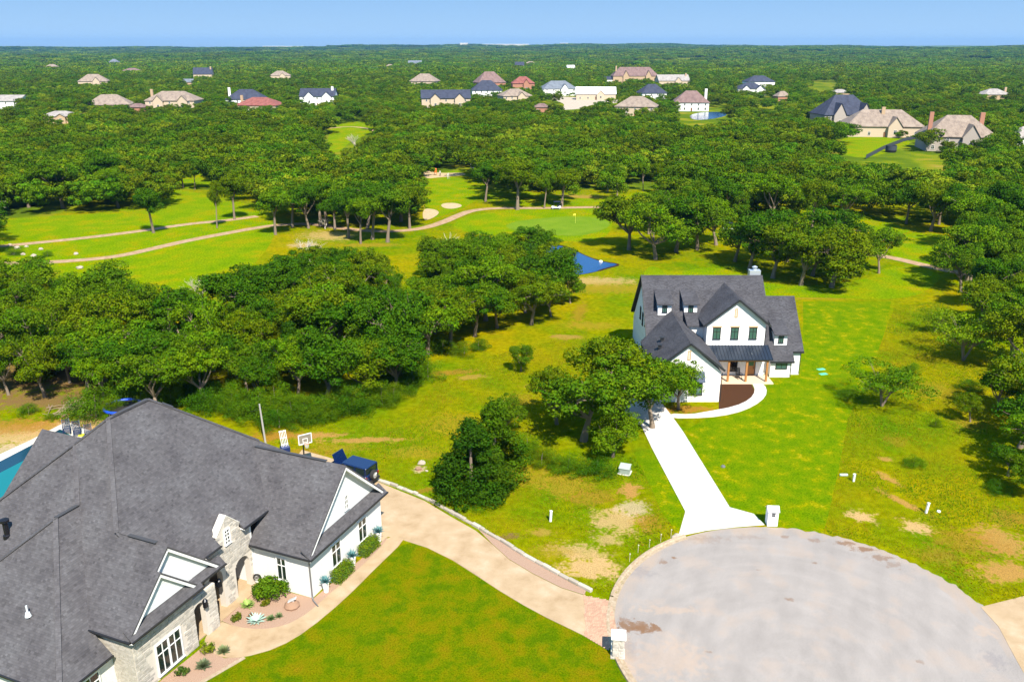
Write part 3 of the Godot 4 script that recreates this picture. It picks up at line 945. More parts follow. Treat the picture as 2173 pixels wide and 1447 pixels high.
func proto(kind: String, variant: int, lod: int, tint: int) -> Node3D:
	var key := "%s%d%d%d" % [kind, variant, lod, tint]
	if protos.has(key):
		return protos[key]
	var shape := "%s%d%d" % [kind, variant, lod]
	if not protos.has(shape):
		protos[shape] = grow(kind, 100 * variant + 17 + kind.length() * 5 + lod, lod)
	var o := Node3D.new()
	o.name = {"oak": "oak_tree", "bushy": "oak_tree", "tall": "oak_tree", "pale": "grey_oak_tree", "cedar": "cedar_tree", "mesquite": "mesquite_tree", "shrub": "shrub", "dead": "dead_tree"}[kind]
	var bark := plain("oak bark", lin(0.20, 0.155, 0.115), 0.95)
	if kind == "dead" or kind == "pale":
		bark = plain("bleached wood", lin(0.50, 0.44, 0.37), 0.9)
	var t := MeshInstance3D.new()
	t.name = "trunk"
	t.mesh = protos[shape][0]
	t.material_override = bark
	o.add_child(t)
	if protos[shape][1]:
		var c := MeshInstance3D.new()
		c.name = "crown"
		c.mesh = protos[shape][1]
		var tints := [Color(0.90, 0.91, 0.91), Color(1.0, 0.92, 0.75), Color(0.72, 0.82, 0.88), Color(1.0, 1.0, 0.85)]
		c.material_override = leaf_mat(str(tint), tints[tint])
		o.add_child(c)
	protos[key] = o
	return o


func plant(kind: String, at: Vector3, high: float, wide: float, label: String, category: String, group := "", lod := 0) -> Node3D:
	var p := proto(kind, rng.randi() % (5 if kind == "oak" or kind == "bushy" or kind == "tall" else 3), lod, rng.randi() % 4)
	var k := high / 9.0
	var o := copy_of(p, at, rng.randf() * TAU, Vector3(k * wide, k, k * wide))
	meta(o, label, category, group)
	return o


func at_px(kind: String, u: float, v: float, high: float, wide: float, label: String, category := "tree", group := "", lod := 0) -> Node3D:
	return plant(kind, gp(u, v), high, wide, label, category, group, lod)


func in_open(q: Vector2) -> bool:
	for o in open_ground:
		if o[1].has_point(q) and Geometry2D.is_point_in_polygon(q, o[0]):
			return true
	return false


func hides(p: Vector3, high: float, rad: float, thorough: bool) -> bool:   # would a tree here cover open ground or a house that the photograph shows?
	var b := px(p)
	if in_open(b):
		return true
	var c := px(p + Vector3(0, high * 0.62, 0))
	var t := px(p + Vector3(0, high * 0.95, 0))
	var w := FOCAL * rad / maxf(1.0, Vector2(p.x, p.z).length())
	if in_open(c) or in_open(t + Vector2(0, w * 0.25)):
		return true
	if thorough:
		for k in 8:
			var a := TAU * k / 8.0
			if in_open(c + Vector2(cos(a) * w * 1.05, sin(a) * w * 0.72)):
				return true
		if in_open(t.lerp(b, 0.75)):
			return true
	for h in house_windows:
		var r: Rect2 = h[0]
		if b.y > h[1] - 1.0 and c.x + w * 0.45 > r.position.x and c.x - w * 0.45 < r.end.x and t.y < r.position.y + r.size.y * 0.66 and b.y > r.position.y:
			return true
		if Vector2(p.x - h[2].x, p.z - h[2].z).length() < h[3]:
			return true
	return false


func add_open(list: Array) -> void:
	var p := PackedVector2Array()
	for i in range(0, list.size(), 2):
		p.append(Vector2(list[i], list[i + 1]))
	var r := Rect2(p[0], Vector2.ZERO)
	for q in p:
		r = r.expand(q)
	open_ground.append([p, r])


func make_trees() -> void:
	rng.seed = 2024
	for o in [
		[0, 462, 60, 452, 150, 455, 270, 446, 285, 470, 362, 452, 440, 440, 520, 448, 585, 478, 585, 500, 600, 520, 565, 545, 545, 565, 560, 600, 480, 590, 450, 625, 270, 632, 240, 602, 150, 560, 110, 560, 0, 575],
		[372, 376, 430, 367, 455, 385, 440, 402, 385, 402], [700, 264, 795, 260, 790, 280, 742, 298, 725, 320, 697, 325],
		[907, 378, 940, 366, 1008, 360, 1012, 376, 998, 395, 1008, 425, 1060, 442, 1290, 437, 1282, 470, 1275, 500, 1230, 500, 1090, 478, 1010, 485, 950, 480, 900, 480, 905, 440],
		[1100, 420, 1180, 422, 1280, 420, 1340, 410, 1420, 398, 1400, 388, 1330, 395, 1290, 408, 1180, 408], [820, 520, 850, 510, 880, 505, 850, 560, 830, 580, 800, 545, 790, 530],
		[1905, 508, 1960, 492, 2040, 517, 2030, 540, 2000, 570, 1900, 560, 1885, 545], [1710, 440, 1850, 470, 1950, 492, 1890, 503, 1820, 482, 1705, 452],
		[1805, 288, 1900, 293, 1940, 302, 1880, 325, 1830, 335, 1780, 322], [1895, 308, 2035, 333, 2010, 343, 1900, 328], [1440, 234, 1500, 226, 1570, 235, 1530, 252, 1480, 256, 1430, 246],
		[1125, 203, 1240, 208, 1320, 213, 1255, 219, 1235, 231, 1185, 232, 1200, 222, 1160, 212], [1580, 216, 1650, 214, 1660, 226, 1600, 230], [1712, 175, 1780, 174, 1775, 188, 1730, 190], [1900, 372, 1960, 366, 1955, 374, 1905, 378],
		[640, 500, 690, 490, 700, 520, 660, 555, 610, 545], [1530, 560, 1650, 600, 1850, 600, 1870, 560, 1990, 572, 1940, 640, 1340, 640, 1300, 590, 1400, 570], [1195, 528, 1240, 545, 1318, 562, 1280, 575, 1215, 583, 1205, 560], [1225, 585, 1330, 580, 1330, 660, 1240, 650],
		[1590, 478, 1640, 500, 1620, 515, 1560, 505], [30, 118, 95, 116, 90, 121, 30, 122]]:
		add_open(o)
	# --- the grove behind the near house
	var grove := PackedVector2Array()
	for q in [[-60, 860], [60, 862], [180, 835], [235, 868], [330, 885], [430, 880], [520, 862], [610, 872], [720, 882], [850, 858], [905, 795], [960, 735], [1060, 705], [1190, 680], [1215, 640], [1190, 610], [1120, 590], [1010, 590], [930, 610], [890, 655], [820, 660], [760, 610], [690, 600], [600, 640], [520, 690], [430, 715], [330, 712], [240, 705], [120, 660], [-60, 655]]:
		grove.append(Vector2(q[0], q[1]))
	var placed := []
	for k in 6000:
		var u := rng.randf_range(-60, 1220)
		var v := rng.randf_range(585, 890)
		if not Geometry2D.is_point_in_polygon(Vector2(u, v), grove):
			continue
		var p := gp(u, v)
		var clear := true
		for o in placed:
			if o.distance_squared_to(p) < 14.5:
				clear = false
				break
		if not clear:
			continue
		placed.append(p)
		if placed.size() > 185:
			break
		var kind := "oak" if rng.randf() < 0.86 else ("cedar" if rng.randf() < 0.35 else "oak")
		if kind == "oak":
			plant("bushy" if rng.randf() < 0.7 else "oak", p, rng.randf_range(5.4, 10.0), rng.randf_range(0.8, 1.2), "green oak in the dense grove behind the grey-roofed house", "tree", "oaks of the dense grove")
		else:
			plant("cedar", p, rng.randf_range(5.5, 7.0), 0.9, "dark cedar among the oaks of the dense grove", "tree", "cedars of the dense grove")
	# --- single trees that can be told apart
	for t in [
		["oak", 1150, 556, 7.0, 1.00, "round-crowned oak standing at the pond's edge"], ["pale", 958, 560, 6.4, 1.00, "pale grey-green oak beside the hidden end of the pond"], ["oak", 1188, 604, 4.6, 0.85, "small oak leaning out over the blue pond water"],
		["bushy", 1238, 935, 10.4, 1.20, "big spreading oak in the clump left of the white driveway"], ["bushy", 1318, 885, 9.6, 1.15, "oak behind the big one in the driveway clump"], ["oak", 1385, 908, 8.4, 1.10, "oak overhanging the top of the white driveway"], ["oak", 1440, 868, 6.2, 0.95, "small oak in front of the white garage gable"], ["bushy", 1182, 900, 7.0, 0.90, "oak on the meadow side of the driveway clump"], ["bushy", 1300, 970, 5.2, 1.00, "low oak at the front of the driveway clump"],
		["cedar", 1000, 1045, 7.0, 1.2, "dark cedar standing in the weedy lot by the tan driveway"], ["cedar", 1050, 1005, 7.2, 1.05, "dark cedar leaning behind another in the weedy lot"], ["oak", 1072, 920, 4.6, 0.90, "thin small oak behind the two dark cedars"], ["cedar", 1042, 1042, 4.4, 1.3, "squat bushy cedar at the foot of the two dark cedars"],
		["oak", 1106, 788, 3.9, 0.90, "small round oak alone in the meadow"],
		["mesquite", 1872, 862, 6.2, 1.25, "feathery light green mesquite at the edge of the mown side lawn"], ["mesquite", 2045, 765, 7.4, 1.2, "tall feathery mesquite in front of the dark right-hand trees"], ["mesquite", 1985, 705, 4.2, 1.1, "young mesquite in the rough grass by the lawn corner"],
		["bushy", 2120, 870, 5.0, 0.95, "oak at the right border above the shaded thicket"], ["bushy", 2185, 990, 7.4, 1.00, "oak at the right border casting a long shadow"], ["bushy", 2140, 1010, 4.0, 1.00, "low oak at the front of the shaded thicket"], ["bushy", 2060, 895, 3.4, 1.00, "small dark oak in the rough grass by the thicket"], ["bushy", 2180, 1050, 4.4, 1.00, "low oak beside the sandy patch at the right border"],
		["oak", 1866, 580, 8.7, 0.85, "oak standing alone beside the cart path"], ["tall", 325, 494, 10.3, 0.95, "oak standing alone on the cart path bend"], ["tall", 460, 484, 10.9, 0.45, "slender oak with ivy-covered trunk beside the cart path"], ["tall", 497, 466, 11.4, 0.80, "oak with bare lower trunk behind the slender one"], ["tall", 413, 402, 8.4, 0.60, "small oak standing in the far strip of fairway"], ["tall", 388, 398, 9.6, 0.90, "oak left of the small one in the far strip of fairway"],
		["tall", 1098, 445, 12.5, 1.15, "large forked oak beside the golf cart"], ["tall", 1192, 438, 12.0, 0.95, "oak with a forked white trunk behind the golf cart"], ["tall", 1030, 428, 10.3, 1.00, "dense oak left of the large forked one by the green"], ["tall", 1155, 442, 9.7, 0.70, "thin oak between the two forked oaks"],
		["tall", 133, 442, 12.5, 1.10, "broad oak on the shaded mound left of the fairway"], ["tall", 60, 440, 11.4, 1.10, "oak at the left border beside the shaded mound"], ["tall", 213, 420, 12.5, 1.00, "oak at the back of the shaded mound"], ["tall", 250, 440, 10.3, 1.00, "oak at the right end of the shaded mound"],
		["tall", 584, 498, 10.3, 1.00, "oak where the two cart paths close up"], ["tall", 620, 482, 10.3, 1.00, "second oak in the row along the cart path"], ["tall", 680, 480, 10.7, 1.10, "third oak in the row along the cart path"], ["tall", 740, 505, 10.9, 0.90, "pale-trunked oak at the front of the clump by the dry bank"], ["tall", 765, 517, 10.3, 0.80, "thin-trunked oak at the lip of the dry bank"], ["tall", 790, 508, 11.4, 1.00, "oak at the middle of the clump by the dry bank"], ["tall", 822, 514, 11.4, 1.10, "white-trunked oak at the right end of the clump by the dry bank"], ["tall", 850, 470, 12.0, 1.10, "oak behind the clump, shading the sand bunker"],
		["bushy", 1335, 530, 12.0, 1.12, "oak whose shadow reaches the blue pond"], ["bushy", 1392, 550, 11.3, 1.18, "oak beside the one that shades the pond"], ["bushy", 1435, 535, 11.8, 1.12, "oak in the middle of the clump right of the green"], ["bushy", 1480, 530, 11.1, 1.12, "oak behind the farmhouse, near the parked cart"],
		["bushy", 1590, 575, 11.1, 1.12, "oak rising behind the metal chimney cap"], ["bushy", 1640, 590, 10.6, 1.18, "leaning oak behind the lower ridge of the farmhouse"], ["bushy", 1700, 605, 10.3, 1.18, "low-branched oak on the fairway behind the farmhouse"], ["bushy", 1765, 610, 10.6, 1.23, "wide leaning oak at the right end of the farmhouse clump"], ["bushy", 1670, 555, 11.6, 1.12, "tall oak at the back of the farmhouse clump"], ["bushy", 1560, 555, 10.2, 1.1, "oak at the left end of the farmhouse clump"], ["bushy", 1725, 585, 9.6, 1.1, "oak in the middle of the farmhouse clump"], ["bushy", 1800, 590, 9.0, 1.1, "oak at the far right corner of the farmhouse clump"], ["bushy", 1520, 520, 11.0, 1.1, "oak joining the green clump and the farmhouse clump"], ["bushy", 1745, 560, 11.1, 1.12, "oak at the back right of the farmhouse clump"],
		["pale", 1440, 400, 9.0, 0.80, "grey-green oak among the trunks right of the green"], ["tall", 1290, 408, 9.1, 0.60, "slim oak left of the grey-green one"], ["tall", 1310, 415, 9.1, 0.65, "slim oak with a white forked trunk near the grey-green one"], ["tall", 1365, 405, 8.5, 0.55, "slim oak on the dry ground right of the green"], ["tall", 1395, 412, 9.1, 0.55, "slim pale-trunked oak on the dry ground right of the green"]]:
		at_px(t[0], t[1], t[2], t[3], t[4], t[5])
	for t in [[2040, 620], [2085, 655], [2130, 640], [2165, 690], [2110, 700], [2150, 760], [2180, 800], [2075, 690], [2190, 630], [2120, 600], [2060, 600], [2170, 590], [2140, 560], [2195, 560], [2200, 720], [2185, 890], [2165, 950]]:
		at_px("bushy", t[0], t[1], rng.randf_range(7.6, 9.4), 1.05, "dark oak in the wood along the right border", "tree", "oaks of the right-hand wood")
	for t in [[430, 640, 5.4, 1.15, "bleached dead tree at the upper edge of the grove"], [660, 566, 6.0, 1.3, "wide dead tree with white branches on the dry bank"], [188, 648, 5.0, 0.8, "thin dead tree poking out of the grove"], [232, 652, 4.2, 0.7, "smaller dead tree right of the thin one"], [645, 735, 5.4, 0.6, "grey dead tree inside the grove"], [690, 486, 3.0, 1.7, "fallen-looking dead tree lying by the cart path"], [2160, 600, 8.2, 0.7, "dead treetop in the right-hand wood"], [592, 640, 4.0, 0.9, "bare grey bush at the grove's upper edge"]]:
		at_px("dead", t[0], t[1], t[2], t[3], t[4])
	for t in [[815, 330, 8.5], [868, 332, 9.0], [985, 345, 8.5], [755, 318, 7.5]]:
		at_px("dead", t[0], t[1], t[2], 1.0, "bare grey tree among the oaks beyond the fairway", "tree", "bare grey trees beyond the fairway")
	for t in [[985, 752, 2.0, 1.6, "low green shrub at the end of the grove"], [1015, 742, 1.8, 1.4, "second low shrub at the end of the grove"], [940, 745, 2.2, 1.4, "shrub under the last oaks of the grove"], [1150, 985, 1.9, 1.6, "leafy undergrowth left of the driveway clump"], [1205, 1000, 2.0, 1.6, "leafy undergrowth in front of the big spreading oak"], [1265, 1005, 2.1, 1.5, "leafy undergrowth at the front of the driveway clump"], [1120, 955, 2.2, 1.3, "undergrowth between the cedars and the driveway clump"], [1015, 1060, 2.2, 1.6, "low shrub in front of the two dark cedars"], [1940, 990, 1.5, 1.2, "scrawny shrub alone in the rough grass"], [2060, 830, 2.0, 1.3, "bush below the tall mesquite"], [1800, 845, 1.6, 1.5, "dark bush left of the feathery mesquite"], [1930, 790, 1.6, 1.3, "small bush behind the feathery mesquite"], [1985, 905, 1.0, 1.2, "little bush in the rough grass by the dark oak"], [2120, 1045, 1.4, 1.4, "dark bush at the foot of the low oaks"], [100, 545, 1.4, 1.3, "round bush among pale rocks on the fairway"], [30, 540, 1.8, 1.6, "dark bush at the left border of the fairway"], [585, 600, 4.6, 0.7, "rounded bush tree at the grove's upper edge"], [680, 600, 4.2, 0.8, "bushy crown beside the wide dead tree"], [60, 880, 1.5, 1.3, "bush in the shade behind the pool yard"], [110, 890, 1.0, 1.3, "small bush at the edge of the pool yard"]]:
		at_px("shrub", t[0], t[1], t[2], t[3], t[4], "shrub")
	for k in 64:   # undergrowth along the near edge of the grove
		var u := lerpf(190.0, 905.0, k / 63.0) + rng.randf_range(-12, 12)
		var edge := 872.0 + 22.0 * sin(u * 0.013) - clampf((u - 840.0) * 0.9, 0.0, 60.0) + rng.randf_range(-26, 14)
		at_px("shrub", u, edge, rng.randf_range(1.8, 4.4), rng.randf_range(0.7, 1.2), "leafy shrub along the near edge of the dense grove", "shrub", "shrubs along the grove edge")
	for t in [[935, 600], [985, 588], [1030, 585], [1075, 582], [1112, 578], [1010, 612], [1060, 608]]:
		at_px("bushy", t[0], t[1], rng.randf_range(7.6, 9.2), 1.1, "oak at the pond end of the dense grove", "tree", "oaks at the pond end of the grove")
	make_woods()


func make_woods() -> void:
	# golf-course trees: the nearest stand one by one, the rest are woodland
	var clearing := FastNoiseLite.new()
	clearing.seed = 12
	clearing.frequency = 0.012
	var spots := []
	var z := -139.0
	while z > -430.0:
		var gap := 6.4 + (-z - 139.0) * 0.004
		var x := -(-z) * 0.64 - 12.0
		while x < -z * 0.64 + 12.0:
			var p := Vector3(x + rng.randf_range(-2.4, 2.4), 0, z + rng.randf_range(-2.4, 2.4))
			x += gap
			var q := px(p)
			if q.y > 600.0 or (q.y > 500.0 and q.x > 560.0 and q.x < 2040.0):
				continue
			if clearing.get_noise_2d(p.x, p.z) < -0.34:
				continue
			var high := rng.randf_range(8.4, 12.4)
			if q.y < 300.0 and q.x > 1200.0 and q.x < 1900.0:
				high *= 0.85
			if hides(p, high, 3.6, true):
				continue
			spots.append([p, high, rng.randf()])
		z -= gap
	spots.sort_custom(func(a, b): return a[0].z > b[0].z)
	var singles := 0
	var rest := []
	for s in spots:
		if singles < 66:
			singles += 1
			var kind: String = "tall" if s[2] < 0.62 else ("oak" if s[2] < 0.93 else "pale")
			var far: bool = s[0].z < -215.0
			plant(kind, s[0], s[1], rng.randf_range(0.85, 1.15), "grey-green oak among the golf course trees" if kind == "pale" else ("open-trunked oak among the golf course trees" if kind == "tall" else "full-crowned oak among the golf course trees"), "tree", "golf course trees", 1 if far else 0)
		else:
			rest.append(s)
	print("grove and single trees: ", taken.get("oak_tree", 0), " woodland spots: ", rest.size())
	z = -430.0
	while z > -1150.0:
		var gap := 7.6 + (-z - 430.0) * 0.004
		var x := z * 0.66
		while x < -z * 0.66:
			var p := Vector3(x + rng.randf_range(-3.2, 3.2), 0, z + rng.randf_range(-3.2, 3.2))
			x += gap
			if clearing.get_noise_2d(p.x * 0.6, p.z * 0.6) < -0.36:
				continue
			var high := rng.randf_range(6.0, 11.0)
			if hides(p, high, 3.4, false):
				continue
			rest.append([p, high, rng.randf()])
		z -= gap
	for h in house_windows:   # garden trees close in front of the far houses
		var wide: float = h[0].size.x
		for k in int(wide / 11.0) + 1:
			var u: float = h[0].position.x + wide * rng.randf()
			var p := gp(u, h[1] + rng.randf_range(0.6, 4.0))
			var high := height_at(p, h[0].position.y + h[0].size.y * rng.randf_range(0.5, 1.05))
			if high > 1.0 and high < 9.0 and not in_open(px(p)):
				rest.append([p, high, rng.randf()])
	wood_mass("golf course and village woodland", rest)
	var clumps := []
	var d := 1120.0
	while d < 6800.0:
		var gap := d * 0.0165
		x_row(clumps, d, gap, clearing)
		d += gap
	far_mass(clumps)


func x_row(out: Array, d: float, gap: float, clearing: FastNoiseLite) -> void:
	var x := -d * 0.68
	while x < d * 0.68:
		var p := Vector3(x + rng.randf_range(-0.4, 0.4) * gap, 0, -d + rng.randf_range(-0.4, 0.4) * gap)
		x += gap
		p.y = land(p.x, p.z)
		var c := clearing.get_noise_2d(p.x * 0.16, p.z * 0.16)
		if d > 1500.0 and c < -0.26:
			continue
		if in_open(px(p)):
			continue
		var skip := false
		for h in house_windows:
			if Vector2(p.x - h[2].x, p.z - h[2].z).length() < h[3] * 1.2:
				skip = true
		if skip:
			continue
		out.append([p, gap / 15.0, rng.randf_range(0.75, 1.2), rng.randf()])


func tone_of(k: float) -> Color:   # crowns of different trees differ in hue
	if k > 0.925:
		return Color(2.1, 1.55, 2.6)      # grey, half bare crowns
	var f := 0.70 + 0.6 * fposmod(k * 7.0, 1.0)
	return Color(f * (0.82 + 0.55 * fposmod(k * 3.0, 1.0)), f, f)


func wood_mass(label: String, list: Array) -> void:
	var names := ["bushy", "oak", "bushy", "oak"]
	for kind in 4:
		var mine := list.filter(func(s): return int(s[2] * 400.0) % 2 == kind % 2 and (s[0].z > -640.0) == (kind < 2))
		var near := 1 if kind < 2 else 2
		var mm := MultiMesh.new()
		mm.transform_format = MultiMesh.TRANSFORM_3D
		mm.use_colors = true
		var key := "%s%d%d" % [names[kind], kind % 3, near]
		if not protos.has(key):
			protos[key] = grow(names[kind], 100 * (kind % 3) + 17 + names[kind].length() * 5 + near, near)
		mm.mesh = protos[key][1]
		mm.instance_count = mine.size()
		for i in mine.size():
			var s: Array = mine[i]
			var k: float = s[1] / 9.0
			var w := rng.randf_range(0.9, 1.25)
			mm.set_instance_transform(i, Transform3D(Basis(Vector3.UP, rng.randf() * TAU).scaled(Vector3(k * w, k, k * w)), s[0] - Vector3(0, 0.9 * k, 0)))
			mm.set_instance_color(i, tone_of(s[2]))
		var o := MultiMeshInstance3D.new()
		o.name = numbered("woodland")
		o.multimesh = mm
		o.material_override = leaf_mat("0", Color.WHITE)
		add_child(o)
		o.set_meta("kind", "stuff")
		meta(o, ["bushy oak woodland between the golf course and the far houses", "broad-crowned oak woodland between the golf course and the far houses", "bushy oak woodland behind the far houses", "broad-crowned oak woodland behind the far houses"][kind], "woodland")


func far_mass(list: Array) -> void:
	for kind in 3:
		var r := RandomNumberGenerator.new()
		r.seed = 300 + kind
		var clumps := []
		for k in 9:
			var high := r.randf_range(5.0, 9.5)
			var p := Vector3(r.randf_range(-7.5, 7.5), 0, r.randf_range(-7.5, 7.5))
			for j in 4:
				clumps.append([p + Vector3(r.randf_range(-2, 2), high - r.randf_range(1.2, 4.0), r.randf_range(-2, 2)), Vector3(2.6, 1.8, 2.6), 1.0])
		var mm := MultiMesh.new()
		mm.transform_format = MultiMesh.TRANSFORM_3D
		mm.use_colors = true
		mm.mesh = foliage(900 + kind, clumps, 1.25, 32, Color(0.098, 0.195, 0.005))
		var mine := list.filter(func(s): return int(s[3] * 300.0) % 3 == kind)
		mm.instance_count = mine.size()
		for i in mine.size():
			var s: Array = mine[i]
			mm.set_instance_transform(i, Transform3D(Basis(Vector3.UP, rng.randf() * TAU).scaled(Vector3(s[1], s[2], s[1])), s[0]))
			mm.set_instance_color(i, tone_of(s[3]))
		var o := MultiMeshInstance3D.new()
		o.name = numbered("distant_forest")
		o.multimesh = mm
		o.material_override = leaf_mat("0", Color.WHITE)
		add_child(o)
		o.set_meta("kind", "stuff")
		meta(o, ["unbroken", "patchy", "rolling"][kind] + " green forest stretching to the horizon", "forest")


func make_rough_grass() -> void:
	var s := Shape.new()
	var r := RandomNumberGenerator.new()
	r.seed = 71
	for k in 9:
		var w := r.randf() * TAU
		var d := Vector3(cos(w), 0, sin(w))
		var e := d.cross(Vector3.UP) * 0.035
		var p := d * r.randf() * 0.16
		var h := r.randf_range(0.55, 1.0)
		var m := p + d * 0.10 + Vector3.UP * h * 0.6
		var t := p + d * r.randf_range(0.2, 0.4) + Vector3.UP * h
		var up := (Vector3.UP - d * 0.5).normalized()
		s.smooth_tri(p - e, p + e, m + e * 0.8, up, up, up)
		s.smooth_tri(p - e, m + e * 0.8, m - e * 0.8, up, up, up)
		s.smooth_tri(m - e * 0.8, m + e * 0.8, t, up, up, up)
	var tuft := s.mesh()
	var dry := FastNoiseLite.new()
	dry.seed = 5
	dry.frequency = 0.06
	dry.fractal_octaves = 3
	var lots := [
		["weedy lot between the two houses", [570, 940, 640, 905, 720, 900, 860, 885, 925, 810, 1000, 765, 1130, 735, 1240, 700, 1310, 760, 1180, 960, 1330, 975, 1345, 965, 1372, 1012, 1402, 1082, 1436, 1133, 1395, 1160, 1345, 1205, 1312, 1262, 1245, 1248, 1110, 1172, 1010, 1115, 900, 1052, 805, 1014, 700, 965], 44000],
		["rough lot beside the mown side lawn", [1749, 1130, 1757, 1100, 1782, 990, 1800, 890, 1850, 785, 1900, 650, 2000, 640, 2190, 780, 2230, 1262, 2085, 1283, 1995, 1214, 1920, 1178, 1870, 1158], 56000]]
	for l in lots:
		var poly := gpoly(l[1])
		var box := Rect2(poly[0], Vector2.ZERO)
		for q in poly:
			box = box.expand(q)
		var put := []
		var tries := 0
		while put.size() < l[2] and tries < l[2] * 4:
			tries += 1
			var q := Vector2(rng.randf_range(box.position.x, box.end.x), rng.randf_range(box.position.y, box.end.y))
			if not Geometry2D.is_point_in_polygon(q, poly):
				continue
			var skip := false
			for b in bare:
				if Vector2((q.x - b[0].x) / b[1].x, (q.y - b[0].y) / b[1].y).length_squared() < rng.randf_range(0.6, 1.7):
					skip = true
					break
			if not skip:
				put.append(q)
		var mm := MultiMesh.new()
		mm.transform_format = MultiMesh.TRANSFORM_3D
		mm.use_colors = true
		mm.mesh = tuft
		mm.instance_count = put.size()
		for i in put.size():
			var q: Vector2 = put[i]
			var t := clampf(dry.get_noise_2d(q.x, q.y) * 1.3 + 0.42 + rng.randf_range(-0.25, 0.25), 0.0, 1.0)
			var h := rng.randf_range(0.08, 0.2) * (0.8 + 0.5 * dry.get_noise_2d(q.x * 2.0, q.y * 2.0))
			mm.set_instance_transform(i, Transform3D(Basis(Vector3.UP, rng.randf() * TAU).scaled(Vector3(h * 1.3, h, h * 1.3)), Vector3(q.x, 0, q.y)))
			var c := Color(0.105, 0.205, 0.0015).lerp(Color(0.29, 0.25, 0.003), t)
			if rng.randf() < 0.10:
				c = Color(0.30, 0.16, 0.02)
			mm.set_instance_color(i, c * rng.randf_range(0.8, 1.25))
		var o := MultiMeshInstance3D.new()
		o.name = numbered("rough_grass")
		o.multimesh = mm
		o.material_override = leaf_mat("blades", Color.WHITE)
		add_child(o)
		o.set_meta("kind", "stuff")
		meta(o, "uneven knee-high grass of the " + l[0], "grass")


# ---------------------------------------------------------------- building helpers
func shingle_mat(key: String, a: Vector3, spread: float, sd: int) -> StandardMaterial3D:   # laminated shingles: rows of random tabs
	if mats.has(key):
		return mats[key]
	var n := 512
	var img := Image.create(n, n, false, Image.FORMAT_RGB8)
	var r := RandomNumberGenerator.new()
	r.seed = sd
	var rows := 32
	var high := n / rows
	var f := FastNoiseLite.new()
	f.seed = sd
	f.frequency = 0.02
	for row in rows:
		var x := 0
		while x < n:
			var w := r.randi_range(10, 34)
			var k := 1.0 + r.randfn() * spread
			for i in range(x, mini(x + w, n)):
				for j in high:
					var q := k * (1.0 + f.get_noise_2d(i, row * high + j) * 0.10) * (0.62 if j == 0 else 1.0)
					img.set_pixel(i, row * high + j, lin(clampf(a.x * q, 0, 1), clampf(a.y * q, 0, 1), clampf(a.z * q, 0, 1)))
			x += w
	var t := ImageTexture.create_from_image(img)
	var m := StandardMaterial3D.new()
	m.resource_name = key
	m.albedo_texture = t
	m.uv1_scale = Vector3(1.0 / 4.6, 1.0 / 4.6, 1)
	m.roughness = 0.9
	m.metallic_specular = 0.3
	mats[key] = m
	m.detail_enabled = true
	m.detail_albedo = noise_tex(0.01, sd + 5, [[0.0, Color(0.80, 0.79, 0.80)], [0.5, Color(0.93, 0.92, 0.92)], [1.0, Color(1, 1, 1)]], 256, 4)
	m.detail_blend_mode = BaseMaterial3D.BLEND_MODE_MUL
	m.detail_uv_layer = BaseMaterial3D.DETAIL_UV_2
	m.uv2_scale = Vector3(1.0 / 9.0, 1.0 / 9.0, 1)
	return m


func roof_plane(plan: Array, h: Callable, thick := 0.16) -> Shape:   # plan of [x, z] corners lifted to the plane h
	var s := Shape.new()
	var p2 := PackedVector2Array()
	for q in plan:
		p2.append(Vector2(q[0], q[1]))
	var idx := Geometry2D.triangulate_polygon(p2)
	var up := func(q: Vector2) -> Vector3: return Vector3(q.x, h.call(q.x, q.y), q.y)
	var d := Vector3(0, -thick, 0)
	for i in range(0, idx.size(), 3):
		var a: Vector3 = up.call(p2[idx[i]])
		var b: Vector3 = up.call(p2[idx[i + 1]])
		var c: Vector3 = up.call(p2[idx[i + 2]])
		if (b - a).cross(c - a).y < 0.0:
			var k := b
			b = c
			c = k
		s.tri(a, b, c)
		s.tri(a + d, c + d, b + d)
	var mid := Vector2.ZERO
	for q in p2:
		mid += q / p2.size()
	var mm: Vector3 = up.call(mid)
	for i in p2.size():
		var a: Vector3 = up.call(p2[i])
		var b: Vector3 = up.call(p2[(i + 1) % p2.size()])
		s.out_quad(a, b, b + d, a + d, mm + d * 0.5)
	return s


func bar(s: Shape, a: Vector3, b: Vector3, w: float, t: float, up := Vector3.UP) -> void:   # a straight batten from a to b
	var d := (b - a).normalized()
	var e := d.cross(up).normalized()
	s.box((a + b) * 0.5, Vector3(a.distance_to(b), t, w), Basis(d, e.cross(d), e))


